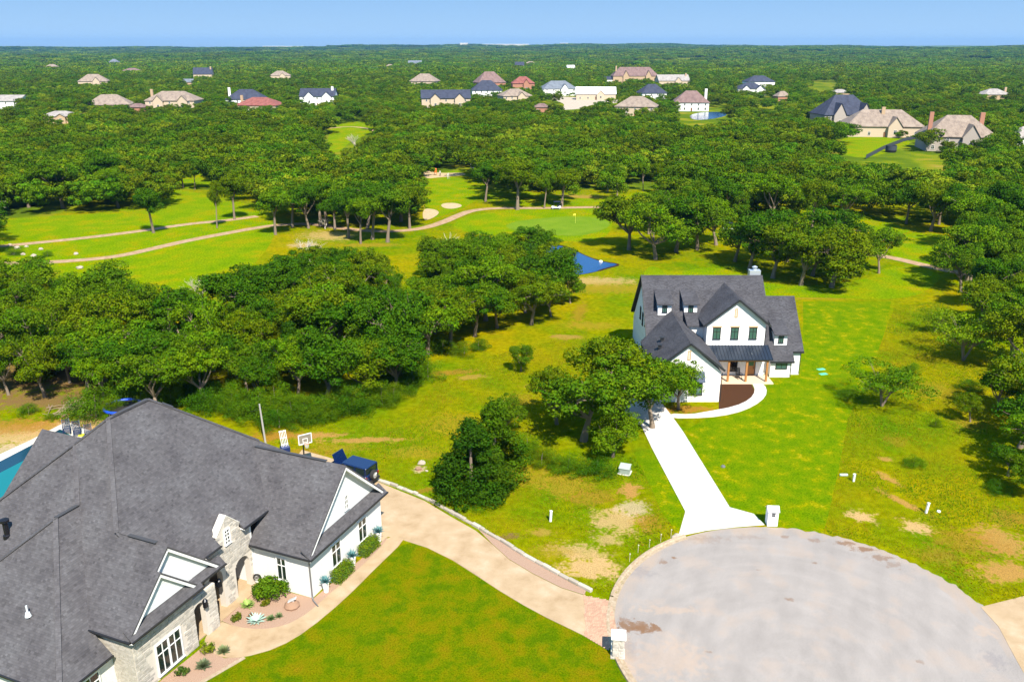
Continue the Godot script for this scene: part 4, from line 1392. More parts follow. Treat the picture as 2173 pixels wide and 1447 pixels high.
func window(parent: Node, at: Vector3, w: float, h: float, facing: Vector3, cols: int, rows: int, fm: Material, glass: Material, mullion := false) -> MeshInstance3D:   # frame and glazing bars, with the pane behind
	var right := Vector3.UP.cross(facing).normalized()
	var bs := Basis(right, Vector3.UP, facing)
	var s := Shape.new()
	var t := 0.075
	s.box(at + bs * Vector3(0, h * 0.5, 0.03), Vector3(w + t, t, 0.10), bs)
	s.box(at + bs * Vector3(0, -h * 0.5, 0.05), Vector3(w + t + 0.08, t, 0.14), bs)
	s.box(at + bs * Vector3(-w * 0.5, 0, 0.03), Vector3(t, h - t, 0.10), bs)
	s.box(at + bs * Vector3(w * 0.5, 0, 0.03), Vector3(t, h - t, 0.10), bs)
	for i in range(1, cols):
		s.box(at + bs * Vector3(-w * 0.5 + w * i / cols, 0, 0.025), Vector3(0.14 if mullion and i * 2 == cols else 0.045, h - t, 0.06), bs)
	for j in range(1, rows):
		s.box(at + bs * Vector3(0, -h * 0.5 + h * j / rows if rows > 2 else h * 0.16, 0.022), Vector3(w - t, 0.05, 0.05), bs)
	var o := part("window", s, fm, parent)
	var g := Shape.new()
	g.box(at + bs * Vector3(0, 0, 0.0), Vector3(w - 0.02, h - 0.02, 0.02), bs)
	part("pane", g, glass, o)
	return o


func boards(parent: Node, corners: Array, facing: Vector3, pitch_m: float, m: Material) -> void:   # horizontal lap boards cut to a triangle or trapezium [left, right, apex] in the plane across facing
	var right := Vector3.UP.cross(facing).normalized()
	var l: Vector3 = corners[0]
	var r: Vector3 = corners[1]
	var a: Vector3 = corners[2]
	var y := l.y
	while y < a.y - 0.05:
		var y1 := minf(y + pitch_m, a.y)
		var k0 := (y - l.y) / (a.y - l.y)
		var k1 := (y1 - l.y) / (a.y - l.y)
		var s := Shape.new()
		var p0 := l.lerp(a, k0)
		var p1 := r.lerp(a, k0)
		var p2 := r.lerp(a, k1)
		var p3 := l.lerp(a, k1)
		var o := facing * 0.035
		s.quad(p0 + o, p1 + o, p2 + facing * 0.008, p3 + facing * 0.008) if (p1 - p0).cross(p3 - p0).dot(facing) > 0.0 else s.quad(p1 + o, p0 + o, p3 + facing * 0.008, p2 + facing * 0.008)
		s.quad(p0 + o, p0, p1, p1 + o)
		part("siding_board", s, m, parent)
		y = y1


func wall_box(parent: Node, called: String, a: Vector3, b: Vector3, m: Material) -> MeshInstance3D:
	var s := Shape.new()
	s.box((a + b) * 0.5, (b - a).abs())
	return part(called, s, m, parent)


func stone_face(parent: Node, origin: Vector3, along: Vector3, facing: Vector3, long: float, high: Callable, skip: Callable, sd: int, ms: Array, budget: int) -> int:   # coursed limestone blocks, each set a little proud
	var r := RandomNumberGenerator.new()
	r.seed = sd
	var y := 0.02
	var made := 0
	var loose := Shape.new()
	while y < 8.0:
		var rh := r.randf_range(0.17, 0.27)
		var x := -r.randf_range(0.0, 0.3)
		var any := false
		while x < long:
			var w := r.randf_range(0.32, 0.78)
			var x0 := maxf(x, 0.0)
			var x1 := minf(x + w, long)
			x += w
			var mid := (x0 + x1) * 0.5
			if x1 - x0 < 0.08 or y + rh > high.call(mid) or skip.call(x0, x1, y, y + rh):
				continue
			any = true
			var proud := r.randf_range(0.02, 0.055)
			var c := origin + along * mid + Vector3.UP * (y + rh * 0.5) + facing * (proud * 0.5)
			var size := Vector3(x1 - x0 - 0.022, rh - 0.022, proud)
			var bs := Basis(along, Vector3.UP, along.cross(Vector3.UP))
			if made < budget:
				var s := Shape.new()
				s.box(c, size, bs, 0.012)
				part("stone", s, ms[r.randi() % ms.size()], parent)
				made += 1
			else:
				loose.box(c, size, bs)
		y += rh
		if not any and y > 4.0:
			break
	if loose.v.size():
		part("stone", loose, ms[0], parent).set_meta("kind", "stuff")
	return made


func arch_wall(a: Vector3, along: Vector3, facing: Vector3, long: float, high: Callable, thick: float, openings: Array) -> Shape:   # a wall with round-headed openings [from, to, spring height]
	var s := Shape.new()
	var cuts := [0.0, long]
	for o in openings:
		for k in 13:
			cuts.append(lerpf(o[0], o[1], k / 12.0))
	for k in 41:
		cuts.append(long * k / 40.0)
	cuts.sort()
	var bs := Basis(along, Vector3.UP, along.cross(Vector3.UP))
	for i in cuts.size() - 1:
		var x0: float = cuts[i]
		var x1: float = cuts[i + 1]
		if x1 - x0 < 0.004:
			continue
		var mid := (x0 + x1) * 0.5
		var low := 0.0
		for o in openings:
			if mid > o[0] and mid < o[1]:
				var rr: float = (o[1] - o[0]) * 0.5
				low = o[2] + sqrt(maxf(0.0, rr * rr - pow(mid - (o[0] + o[1]) * 0.5, 2.0)))
		var top: float = high.call(mid)
		if top > low:
			s.box(a + along * mid + Vector3.UP * (low + top) * 0.5 - facing * thick * 0.5, Vector3(x1 - x0, top - low, thick), bs)
	return s


# ---------------------------------------------------------------- the near house
func make_near_house() -> void:
	var at := gp(663, 1269)
	var turn := deg_to_rad(-22.5)
	var h := thing("white_house", "white stone house with big grey shingle roof and steep gables", "house", at, turn)
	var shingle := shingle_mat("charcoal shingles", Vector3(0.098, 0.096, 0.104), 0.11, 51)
	var white := layered("white painted brick", noise_tex(0.05, 52, [[0.0, lin(0.62, 0.62, 0.62)], [1.0, lin(0.72, 0.72, 0.71)]], 256, 4), 3.0, null, 1.0, 0.8)
	var trim := plain("white trim paint", lin(0.78, 0.78, 0.78), 0.55)
	var siding := plain("white siding paint", lin(0.64, 0.66, 0.68), 0.6)
	var metal := plain("dark gutter metal", lin(0.045, 0.045, 0.05), 0.4, 0.6)
	var grey_metal := plain("grey downspout", lin(0.20, 0.20, 0.21), 0.45, 0.5)
	var glass := plain("dark window glass", lin(0.012, 0.022, 0.018), 0.04)
	glass.metallic_specular = 0.8
	var cream := plain("limestone mortar", lin(0.56, 0.51, 0.45), 0.95)
	var stones := []
	for k in 5:
		var f: float = [0.92, 1.0, 1.06, 0.86, 1.1][k]
		stones.append(layered("limestone %d" % k, noise_tex(0.03, 60 + k, [[0.0, lin(0.36 * f, 0.33 * f, 0.29 * f)], [1.0, lin(0.54 * f, 0.505 * f, 0.455 * f)]], 128, 4), 1.3, null, 1.0, 0.9))
	# --- walls
	wall_box(h, "wall", Vector3(-9, 0, -9.8), Vector3(0, 3.4, 0), white)
	wall_box(h, "wall", Vector3(-24.0, 0, -11.0), Vector3(-7.6, 3.2, 11.5), white)
	wall_box(h, "wall", Vector3(-18.4, 0, 11.5), Vector3(-5.75, 2.75, 16.0), white)
	wall_box(h, "wall", Vector3(-26.9, 0, -5.8), Vector3(-24.0, 3.3, 2.4), white)
	wall_box(h, "stone_wall", Vector3(-7.6, 0, 7.3), Vector3(-4.0, 4.2, 12.45), cream)
	# --- roof planes
	var mx := func(x, _z): return 5.4 + 0.9 * (-4.6 - x)
	var mz := func(_x, z): return 13.4 - 0.95 * (z - 3.4)
	var fx := func(x, _z): return 3.0 + 0.9 * (-5.3 - x)
	var az := func(_x, z): return 11.8 - 0.9 * (z - 5.0)
	var bz := func(_x, z): return 9.2 - 0.9 * (z - 9.7)
	var bx := func(x, _z): return 9.2 - 0.9 * (-12.2 - x)
	var wx := func(x, _z): return 13.4 - 0.9 * (-13.5 - x)
	var back := func(_x, z): return 13.4 - 0.9 * (-0.35 - z)
	var wing := func(_x, z): return 8.5 - 0.925 * absf(z + 4.9)
	var g1 := func(_x, z): return 8.46 - 0.93 * (8.6 - z)
	var g2f := func(_x, z): return 7.38 - 0.96 * absf(z - 9.75)
	var gl := func(_x, z): return 7.88 - 0.9 * absf(z + 1.77)
	var roofs := [
		[[[-4.6, -9.2], [-4.6, 1.15], [-5.3, 1.15], [-5.3, 3.58], [-4.6, 3.58], [-4.6, 8.7], [-8.1, 8.8], [-13.5, 3.4], [-13.5, -0.35]], mx],
		[[[-13.5, 3.4], [-8.0, 8.65], [-4.05, 8.6], [-4.05, 12.85], [-6.88, 12.85], [-15.2, 5.0]], mz],
		[[[-5.3, 16.6], [-5.3, 12.78], [-6.6, 12.78], [-15.0, 4.9], [-15.2, 5.0], [-12.2, 8.0], [-12.2, 9.7]], fx],
		[[[-15.2, 5.0], [-12.2, 8.0], [-12.2, 14.6], [-24.8, 14.6]], az],
		[[[-12.2, 9.7], [-5.3, 16.6], [-19.1, 16.6]], bz],
		[[[-12.2, 7.9], [-12.2, 9.7], [-18.9, 16.4], [-18.9, 7.9]], bx],
		[[[-13.5, -0.35], [-13.5, 3.4], [-15.2, 5.0], [-24.8, 14.6], [-24.8, -11.65]], wx],
		[[[-13.5, -0.35], [-4.6, -9.25], [-4.6, -11.65], [-24.8, -11.65]], back],
		[[[0.3, -4.9], [0.3, 0.45], [-5.02, 0.45], [-5.02, -1.3], [-8.2, -4.9]], wing],
		[[[0.3, -4.9], [-9.0, -4.9], [-9.0, -10.25], [0.3, -10.25]], wing],
		[[[-4.05, 8.6], [-8.1, 8.6], [-4.55, 4.9], [-4.05, 4.0]], g1],
		[[[-3.72, 9.75], [-7.0, 9.75], [-7.0, 12.8], [-3.72, 12.8]], g2f],
		[[[-3.72, 9.75], [-6.0, 9.75], [-6.0, 6.65], [-3.72, 6.65]], g2f],
		[[[-27.5, -1.77], [-18.5, -1.77], [-18.5, 3.0], [-27.5, 3.0]], gl],
		[[[-27.5, -1.77], [-18.5, -1.77], [-18.5, -6.5], [-27.5, -6.5]], gl]]
	for r in roofs:
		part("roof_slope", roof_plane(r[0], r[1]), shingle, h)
	# ridge and hip caps
	for c in [[Vector3(-13.5, 13.4, -0.35), Vector3(-13.5, 13.4, 3.4)], [Vector3(-13.5, 13.4, 3.4), Vector3(-8.1, 8.55, 8.75)], [Vector3(-13.5, 13.4, -0.35), Vector3(-8.2, 8.63, -5.65)], [Vector3(-15.2, 11.85, 5.0), Vector3(-12.2, 9.2, 8.0)], [Vector3(-12.2, 9.22, 9.7), Vector3(-5.3, 3.0, 16.6)], [Vector3(-13.5, 13.4, 3.4), Vector3(-15.2, 11.85, 5.0)], [Vector3(-15.2, 11.85, 5.0), Vector3(-24.8, 3.2, 14.6)], [Vector3(-12.2, 9.22, 9.7), Vector3(-19.1, 3.0, 16.6)]]:
		var s := Shape.new()
		bar(s, c[0] + Vector3(0, 0.02, 0), c[1] + Vector3(0, 0.02, 0), 0.3, 0.05)
		part("ridge_cap", s, shingle, h)
	for c in [[Vector3(-12.2, 9.27, 8.0), Vector3(-12.2, 9.27, 9.7)], [Vector3(-13.5, 13.48, -0.2), Vector3(-13.5, 13.48, 3.0)], [Vector3(-7.2, 8.56, 8.62), Vector3(-4.9, 8.56, 8.62)], [Vector3(-8.0, 8.56, -4.9), Vector3(-1.4, 8.56, -4.9)], [Vector3(-12.9, 12.95, -1.0), Vector3(-12.4, 12.5, -1.5)]]:
		var s := Shape.new()
		bar(s, c[0], c[1], 0.26, 0.05)
		part("ridge_vent", s, plain("ridge vent plastic", lin(0.05, 0.05, 0.055), 0.7), h)
	# --- gables: siding, rake boards, pent roofs, gutters
	var gables := [   # plane a, left foot b, right foot b, foot h, apex b, apex h, rake a
		[-0.28, 0.06, -9.86, 3.75, -4.9, 8.3, 0.3], [-4.4, 12.35, 4.75, 4.7, 8.6, 8.28, -4.05], [-4.05, 12.3, 7.2, 4.75, 9.75, 7.2, -3.72]]
	for g in gables:
		var l := Vector3(g[0], g[3], g[1])
		var r := Vector3(g[0], g[3], g[2])
		var a := Vector3(g[0], g[5], g[4])
		var core := Shape.new()
		core.slab([l, r, a], Vector3(-0.2, 0, 0))
		part("gable_wall", core, siding, h)
		boards(h, [l, r, a], Vector3.RIGHT, 0.26, siding)
		for foot in [l, r]:
			var s := Shape.new()
			var o := Vector3(g[6] - g[0] - 0.03, -0.02, 0)
			bar(s, foot + o + Vector3(0, -0.25, signf(foot.z - a.z) * 0.25), a + o, 0.05, 0.26, Vector3.RIGHT.cross(a - foot))
			part("rake_board", s, trim, h)
			var u := Shape.new()
			bar(u, foot + Vector3((g[6] - g[0]) * 0.5, -0.12, 0), a + Vector3((g[6] - g[0]) * 0.5, -0.12, 0), g[6] - g[0], 0.03, Vector3.RIGHT.cross(a - foot))
			part("soffit", u, trim, h)
	var pent := func(a0: float, a1: float, b0: float, b1: float, h0: float, h1: float) -> void:
		part("pent_roof", roof_plane([[a0, b0], [a1, b0], [a1, b1], [a0, b1]], func(x, _z): return lerpf(h0, h1, (x - a0) / (a1 - a0)), 0.12), shingle, h)
	pent.call(-0.35, 0.45, 0.44, -10.24, 4.22, 3.56)
	pent.call(-4.5, -3.95, 6.7, 3.98, 4.95, 4.42)
	pent.call(-4.1, -3.5, 12.78, 6.66, 5.05, 4.42)
	var gutters := [[Vector3(0.5, 3.52, 0.5), Vector3(0.5, 3.52, -10.25)], [Vector3(0.45, 3.52, 0.5), Vector3(-4.9, 3.52, 0.5)], [Vector3(-4.53, 5.36, 5.1), Vector3(-4.53, 5.36, 3.55)], [Vector3(-4.53, 5.36, 1.15), Vector3(-4.53, 5.36, -1.6)], [Vector3(-3.44, 4.38, 12.8), Vector3(-3.44, 4.38, 6.66)], [Vector3(-3.9, 4.38, 6.6), Vector3(-3.9, 4.38, 3.98)], [Vector3(-3.6, 4.38, 12.88), Vector3(-6.9, 4.38, 12.88)], [Vector3(-5.24, 2.97, 12.8), Vector3(-5.24, 2.97, 16.6)], [Vector3(-5.3, 2.97, 16.66), Vector3(-19, 2.97, 16.66)]]
	for g in gutters:
		var s := Shape.new()
		bar(s, g[0], g[1], 0.11, 0.11)
		part("gutter", s, metal, h)
		var s2 := Shape.new()
		var inn: Vector3 = (g[1] - g[0]).normalized().cross(Vector3.UP) * 0.22
		if (g[0] + inn).x > g[0].x or (g[0] + inn).z > g[0].z + 0.1:
			inn = -inn
		bar(s2, g[0] + inn + Vector3(0, -0.10, 0), g[1] + inn + Vector3(0, -0.10, 0), 0.42, 0.03)
		part("soffit", s2, trim, h)
	var down := Shape.new()
	down.tube([Vector3(0.12, 3.45, 0.42), Vector3(0.06, 3.2, 0.14), Vector3(0.06, 0.35, 0.10), Vector3(0.3, 0.1, 0.35), Vector3(1.0, 0.06, 0.75)], [0.055, 0.055, 0.055, 0.055, 0.055], 6)
	part("downspout", down, grey_metal, h)
	# --- entry: stone wall with a gabled parapet and arched openings
	var wall_top := func(x): return 5.25 if x < 1.0 or x > 3.25 else minf(6.98 - absf(x - 2.17) * 1.0, 6.98) if absf(x - 2.17) > 0.0 else 6.98
	var entry := arch_wall(Vector3(-5.0, 0, 0.2), Vector3(0, 0, 1), Vector3.RIGHT, 4.9, wall_top, 0.5, [[0.3, 1.85, 2.2], [3.15, 4.6, 2.75]])
	part("entry_wall", entry, cream, h)
	var win_skip := func(x0, x1, y0, y1):
		if x1 > 0.24 and x0 < 1.91 and y0 < 3.05:
			return true
		if x1 > 3.05 and x0 < 4.7 and y0 < 3.55:
			return true
		return x1 > 1.88 and x0 < 2.68 and y1 > 4.72 and y0 < 6.1
	var used := stone_face(h, Vector3(-5.0, 0, 0.2), Vector3(0, 0, 1), Vector3.RIGHT, 4.9, wall_top, win_skip, 71, stones, 130)
	for c in [[Vector3(-5.24, 7.02, 2.37), Vector3(-5.24, 5.86, 1.17)], [Vector3(-5.24, 7.02, 2.37), Vector3(-5.24, 5.86, 3.53)]]:
		var s := Shape.new()
		bar(s, c[0], c[1], 0.56, 0.07, Vector3.RIGHT.cross(c[1] - c[0]))
		part("coping", s, plain("coping stone", lin(0.62, 0.59, 0.54), 0.8), h)
	part("roof_slope", roof_plane([[-5.1, 2.37], [-7.6, 2.37], [-5.1, 3.5]], func(_x, z): return 6.9 - 0.98 * absf(z - 2.37)), shingle, h)
	part("roof_slope", roof_plane([[-5.1, 2.37], [-7.6, 2.37], [-5.1, 1.24]], func(_x, z): return 6.9 - 0.98 * absf(z - 2.37)), shingle, h)
	window(h, Vector3(-4.97, 5.42, 2.5), 0.52, 1.15, Vector3.RIGHT, 2, 4, trim, glass)
	var pier := arch_wall(Vector3(-4.1, 0, 5.1), Vector3(0, 0, 1), Vector3.RIGHT, 2.2, func(_x): return 3.5, 0.45, [[1.12, 2.18, 2.4]])
	part("entry_wall", pier, cream, h)
	used += stone_face(h, Vector3(-4.1, 0, 5.1), Vector3(0, 0, 1), Vector3.RIGHT, 2.2, func(_x): return 3.5, func(x0, x1, y0, y1): return x1 > 1.08 and x0 < 2.2 and y0 < 2.95, 72, stones, 40)
	wall_box(h, "porch_wall", Vector3(-7.6, 0, 0.0), Vector3(-5.0, 5.2, 0.2), white)
	wall_box(h, "porch_ceiling", Vector3(-7.6, 3.75, 0.2), Vector3(-5.5, 3.95, 7.3), white)
	wall_box(h, "front_door", Vector3(-7.55, 0.05, 1.0), Vector3(-7.48, 2.6, 2.2), plain("dark door", lin(0.02, 0.02, 0.022), 0.4))
	wall_box(h, "porch_slab", Vector3(-7.6, 0.0, 0.2), Vector3(-4.3, 0.09, 7.2), mats["tan concrete"])
	for q in [Vector3(-4.72, 2.6, 4.05), Vector3(-3.85, 2.75, 6.4)]:
		var s := Shape.new()
		s.box(q, Vector3(0.24, 0.5, 0.24))
		s.lathe(q + Vector3(0, 0.25, 0), [[0.2, 0.0], [0.05, 0.18], [0.0, 0.2]], 6)
		s.box(q + Vector3(-0.2, 0.1, 0), Vector3(0.4, 0.04, 0.04))
		part("lantern", s, plain("black lantern metal", lin(0.012, 0.014, 0.02), 0.35, 0.4), h)
	# --- window wall
	var skip2 := func(x0, x1, y0, y1): return x1 > 1.3 and x0 < 3.66 and y1 > 0.2 and y0 < 2.68
	stone_face(h, Vector3(-4.0, 0, 7.3), Vector3(0, 0, 1), Vector3.RIGHT, 5.15, func(_x): return 4.25, skip2, 73, stones, 300 - used)
	stone_face(h, Vector3(-4.0, 0, 12.45), Vector3(-1, 0, 0), Vector3(0, 0, 1), 3.5, func(_x): return 4.25, func(_a, _b, _c, _d): return false, 74, stones, 0)
	window(h, Vector3(-3.97, 1.42, 9.78), 2.1, 2.25, Vector3.RIGHT, 4, 2, trim, glass, true)
	# --- wing windows
	window(h, Vector3(-2.5, 1.85, 0.02), 0.82, 1.88, Vector3(0, 0, 1), 2, 2, trim, glass)
	window(h, Vector3(0.02, 1.8, -3.22), 1.2, 1.9, Vector3.RIGHT, 2, 2, trim, glass)
	window(h, Vector3(0.02, 1.8, -6.9), 1.2, 1.9, Vector3.RIGHT, 2, 2, trim, glass)
	window(h, Vector3(-0.24, 5.05, -5.33), 0.5, 1.2, Vector3.RIGHT, 2, 3, trim, glass)
	window(h, Vector3(-5.73, 1.55, 14.3), 1.3, 1.7, Vector3.RIGHT, 2, 2, trim, glass)
	# --- roof vents
	var v1 := Shape.new()
	v1.lathe(Vector3(-16.6, 6.9, 10.15), [[0.30, -0.3], [0.26, 0.3], [0.17, 0.35], [0.17, 1.25], [0.3, 1.28], [0.3, 1.45], [0.0, 1.5]], 12)
	part("roof_vent", v1, plain("black vent metal", lin(0.02, 0.02, 0.025), 0.4, 0.5), h)
	for q in [Vector3(-10.2, 5.55, 14.15), Vector3(-15.2, 3.55, 16.2)]:
		var s := Shape.new()
		s.lathe(q, [[0.2, -0.2], [0.12, 0.08], [0.06, 0.1], [0.06, 0.55], [0.0, 0.56]], 8)
		part("vent_pipe", s, plain("pale vent pipe", lin(0.62, 0.66, 0.70), 0.5), h)
	make_near_garden(h)


func house_point(house: Node3D, a: float, b: float, y := 0.0) -> Vector3:
	return house.transform * Vector3(a, y, b)


func agave(at: Vector3, size: float, tone: Color, count: int, upright: float, sd: int) -> Shape:   # a rosette of pointed fleshy leaves
	var r := RandomNumberGenerator.new()
	r.seed = sd
	var s := Shape.new()
	for k in count:
		var w := TAU * k * 0.381966 + r.randf() * 0.3
		var rise := lerpf(0.25, 1.35, float(k) / count) * upright
		var d := Vector3(cos(w), 0, sin(w))
		var l := size * r.randf_range(0.8, 1.1)
		var dir := (d * cos(rise) + Vector3.UP * sin(rise)).normalized()
		var e := d.cross(Vector3.UP) * size * 0.13
		var p0 := at + d * size * 0.06
		var p1 := p0 + dir * l * 0.45
		var p2 := p0 + dir * l + Vector3(0, -l * 0.06, 0)
		s.ink = Color(tone.r, tone.g, tone.b) * r.randf_range(0.82, 1.15)
		var up := (Vector3.UP * cos(rise) - d * sin(rise) * 0.6).normalized()
		s.smooth_tri(p0 - e * 0.6, p0 + e * 0.6, p1 - e, up, up, up)
		s.smooth_tri(p0 + e * 0.6, p1 + e, p1 - e, up, up, up)
		s.smooth_tri(p1 + e, p2, p1 - e, up, up, up)
	return s


func make_near_garden(h: Node3D) -> void:
	var vm := plain("plant leaves", Color.WHITE, 0.6)
	vm.vertex_color_use_as_albedo = true
	var pot := plain("white planter glaze", lin(0.80, 0.80, 0.80), 0.35)
	var k := 0
	for q in [[0.5, -1.0, "tall white planter with a blue agave by the downspout corner"], [0.5, -4.62, "tall white planter with a blue agave between the two hedges"], [0.55, -8.4, "tall white planter with a blue agave at the driveway end of the wall"]]:
		var t := thing("planter", q[2], "planter", house_point(h, q[0], q[1]), 0.0, "white planters along the wall")
		var s := Shape.new()
		s.lathe(Vector3.ZERO, [[0.0, 0.0], [0.17, 0.0], [0.27, 0.85], [0.29, 0.88], [0.25, 0.88], [0.0, 0.84]], 18)
		part("pot", s, pot, t)
		part("agave", agave(Vector3(0, 0.85, 0), 0.62, Color(0.06, 0.16, 0.17), 26, 1.0, 80 + k), vm, t)
		k += 1
	for q in [[-3.05, "clipped box hedge below the window by the downspout corner"], [-6.8, "clipped box hedge below the window nearer the driveway"]]:
		var t := thing("hedge", q[1], "hedge", house_point(h, 0.62, q[0]), h.rotation.y, "clipped hedges along the wall")
		var core := Shape.new()
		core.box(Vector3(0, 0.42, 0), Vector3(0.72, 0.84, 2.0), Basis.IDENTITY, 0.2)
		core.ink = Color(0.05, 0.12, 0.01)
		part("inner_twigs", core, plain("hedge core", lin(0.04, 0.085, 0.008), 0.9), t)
		var cl := []
		for i in 5:
			for j in 11:
				for l in 4:
					var p := Vector3(-0.36 + 0.18 * i, 0.12 + 0.26 * l, -0.95 + 0.19 * j)
					if absf(p.x) > 0.3 or l == 3 or l == 0 or absf(p.z) > 0.88:
						cl.append([p, Vector3(0.14, 0.14, 0.14), 1.0])
		part("leaves", foliage(500 + k, cl, 0.085, 26, Color(0.12, 0.20, 0.008)), leaf_mat("hedge", Color.WHITE), t)
		k += 1
	var bush := thing("round_bush", "large round bush in the gravel bed beside the entry", "bush", house_point(h, -2.9, 0.95))
	var cl2 := []
	for i in 60:
		var d := Vector3(rng.randfn(), absf(rng.randfn()) * 0.8, rng.randfn()).normalized()
		cl2.append([Vector3(0, 0.5, 0) + d * Vector3(1.25, 1.0, 1.25) * rng.randf_range(0.5, 0.95), Vector3(0.34, 0.28, 0.34), 1.0])
	part("leaves", foliage(610, cl2, 0.15, 70, Color(0.085, 0.17, 0.008)), leaf_mat("bush", Color.WHITE), bush)
	var st := Shape.new()
	st.tube([Vector3(0, 0, 0), Vector3(0.1, 0.7, 0)], [0.08, 0.04], 5)
	part("stem", st, plain("oak bark", lin(0.20, 0.155, 0.115), 0.95), bush)
	for q in [[-2.1, 3.75, 0.72, Color(0.34, 0.47, 0.40), 34, 0.62, "large pale blue-green agave in the gravel bed", "agave_plant"], [-3.75, 2.6, 0.6, Color(0.22, 0.32, 0.07), 40, 0.75, "spiky light green yucca in the gravel bed", "yucca_plant"], [-1.25, 3.2, 0.4, Color(0.10, 0.16, 0.05), 44, 1.1, "small tuft of grass beside the pale agave", "grass_tuft"], [-0.9, 2.75, 0.36, Color(0.12, 0.17, 0.06), 40, 1.1, "small tuft of grass near the walkway bend", "grass_tuft"], [-2.0, 7.2, 0.55, Color(0.16, 0.20, 0.08), 60, 1.1, "grey-green grass tuft where the walkway widens", "grass_tuft"], [-2.25, 8.85, 0.6, Color(0.10, 0.13, 0.06), 60, 1.1, "dark grass tuft in front of the double window", "grass_tuft"]]:
		single(q[7], agave(house_point(h, q[0], q[1], 0.03), q[2], q[3], q[4], q[5], 90 + k), vm, q[6], "plant")
		k += 1
	for q in [[-3.45, 4.15, 0.5, Color(0.09, 0.13, 0.012), "small red-tipped bush beside the porch pier"], [-3.0, 7.65, 0.62, Color(0.14, 0.20, 0.010), "yellow-green bush at the stone corner"], [-3.0, 9.95, 0.5, Color(0.07, 0.12, 0.02), "low dark bush below the double window"], [-3.2, 11.6, 0.5, Color(0.08, 0.13, 0.02), "low bush at the end of the stone wall"], [-2.6, 2.0, 0.4, Color(0.12, 0.14, 0.01), "small yellowish plant in front of the large round bush"], [-2.6, 3.6, 0.32, Color(0.12, 0.07, 0.03), "small brown plant next to the pale agave"]]:
		var cl := []
		for i in 16:
			var d := Vector3(rng.randfn(), absf(rng.randfn()), rng.randfn()).normalized()
			cl.append([Vector3(0, q[2] * 0.35, 0) + d * q[2] * rng.randf_range(0.3, 0.8), Vector3.ONE * q[2] * 0.32, 1.0])
		var o := single("small_bush", foliage(700 + k, cl, 0.12, 26, q[3]), leaf_mat("small", Color.WHITE), q[4], "bush")
		o.position = house_point(h, q[0], q[1])
		k += 1
	var rock := thing("boulder", "brown boulder with a tilted pale metal ornament in the gravel bed", "boulder", house_point(h, -0.75, 1.45))
	var rs := Shape.new()
	rs.lathe(Vector3.ZERO, [[0.0, -0.05], [0.52, 0.0], [0.58, 0.18], [0.42, 0.38], [0.2, 0.46], [0.0, 0.48]], 9)
	part("stone", rs, mats["limestone 3"] if false else plain("brown rock", lin(0.28, 0.17, 0.11), 0.95), rock)
	var orn := Shape.new()
	orn.box(Vector3(0.05, 0.62, 0), Vector3(0.7, 0.08, 0.3), Basis(Vector3(0, 0, 1), 0.5), 0.02)
	orn.box(Vector3(0.12, 0.5, 0), Vector3(0.1, 0.3, 0.1))
	part("ornament", orn, plain("galvanised plate", lin(0.60, 0.62, 0.65), 0.35, 0.3), rock)
	# small dark hose reel by the porch
	var reel := thing("hose_reel", "coiled garden hose on the wall beside the porch arch", "hose", house_point(h, -4.65, 0.28))
	var rg := Shape.new()
	for j in 4:
		var ring := []
		var rr := []
		for i in 17:
			var w := TAU * i / 16.0
			ring.append(Vector3(cos(w) * (0.3 - j * 0.03), 0.75 + sin(w) * (0.3 - j * 0.03), 0.05 + 0.03 * j))
			rr.append(0.022)
		rg.tube(ring, rr, 5, false)
	part("coil", rg, plain("dark rubber", lin(0.02, 0.02, 0.02), 0.6), reel)
	# --- low limestone retaining wall along the driveway
	var line := rounded(gpoly([800, 1019, 850, 1036, 900, 1056, 960, 1090, 1015, 1120, 1060, 1145, 1110, 1178, 1160, 1205, 1210, 1232, 1246, 1251]), 2, false)
	var rw := thing("retaining_wall", "low white limestone wall along the tan driveway", "wall", Vector3.ZERO)
	var pos := 0.0
	var total := 0.0
	for i in line.size() - 1:
		total += line[i].distance_to(line[i + 1])
	while pos < total:
		var long := rng.randf_range(0.45, 0.95)
		var q := walk(line, pos + long * 0.5)
		var d := (walk(line, pos + long) - walk(line, pos)).normalized()
		var s := Shape.new()
		var hi := rng.randf_range(0.14, 0.28)
		s.box(Vector3(q.x, hi * 0.5 - 0.02, q.y), Vector3(long - 0.03, hi + 0.04, rng.randf_range(0.26, 0.36)), Basis(Vector3(d.x, 0, d.y), Vector3.UP, Vector3(d.x, 0, d.y).cross(Vector3.UP)), 0.05)
		part("stone", s, plain("weathered wall stone %d" % (rng.randi() % 3), lin(0.34, 0.30, 0.25) if rng.randf() < 0.5 else lin(0.42, 0.38, 0.32), 0.95), rw)
		pos += long


func walk(line: PackedVector2Array, d: float) -> Vector2:
	for i in line.size() - 1:
		var l := line[i].distance_to(line[i + 1])
		if d <= l:
			return line[i].lerp(line[i + 1], d / l)
		d -= l
	return line[line.size() - 1]


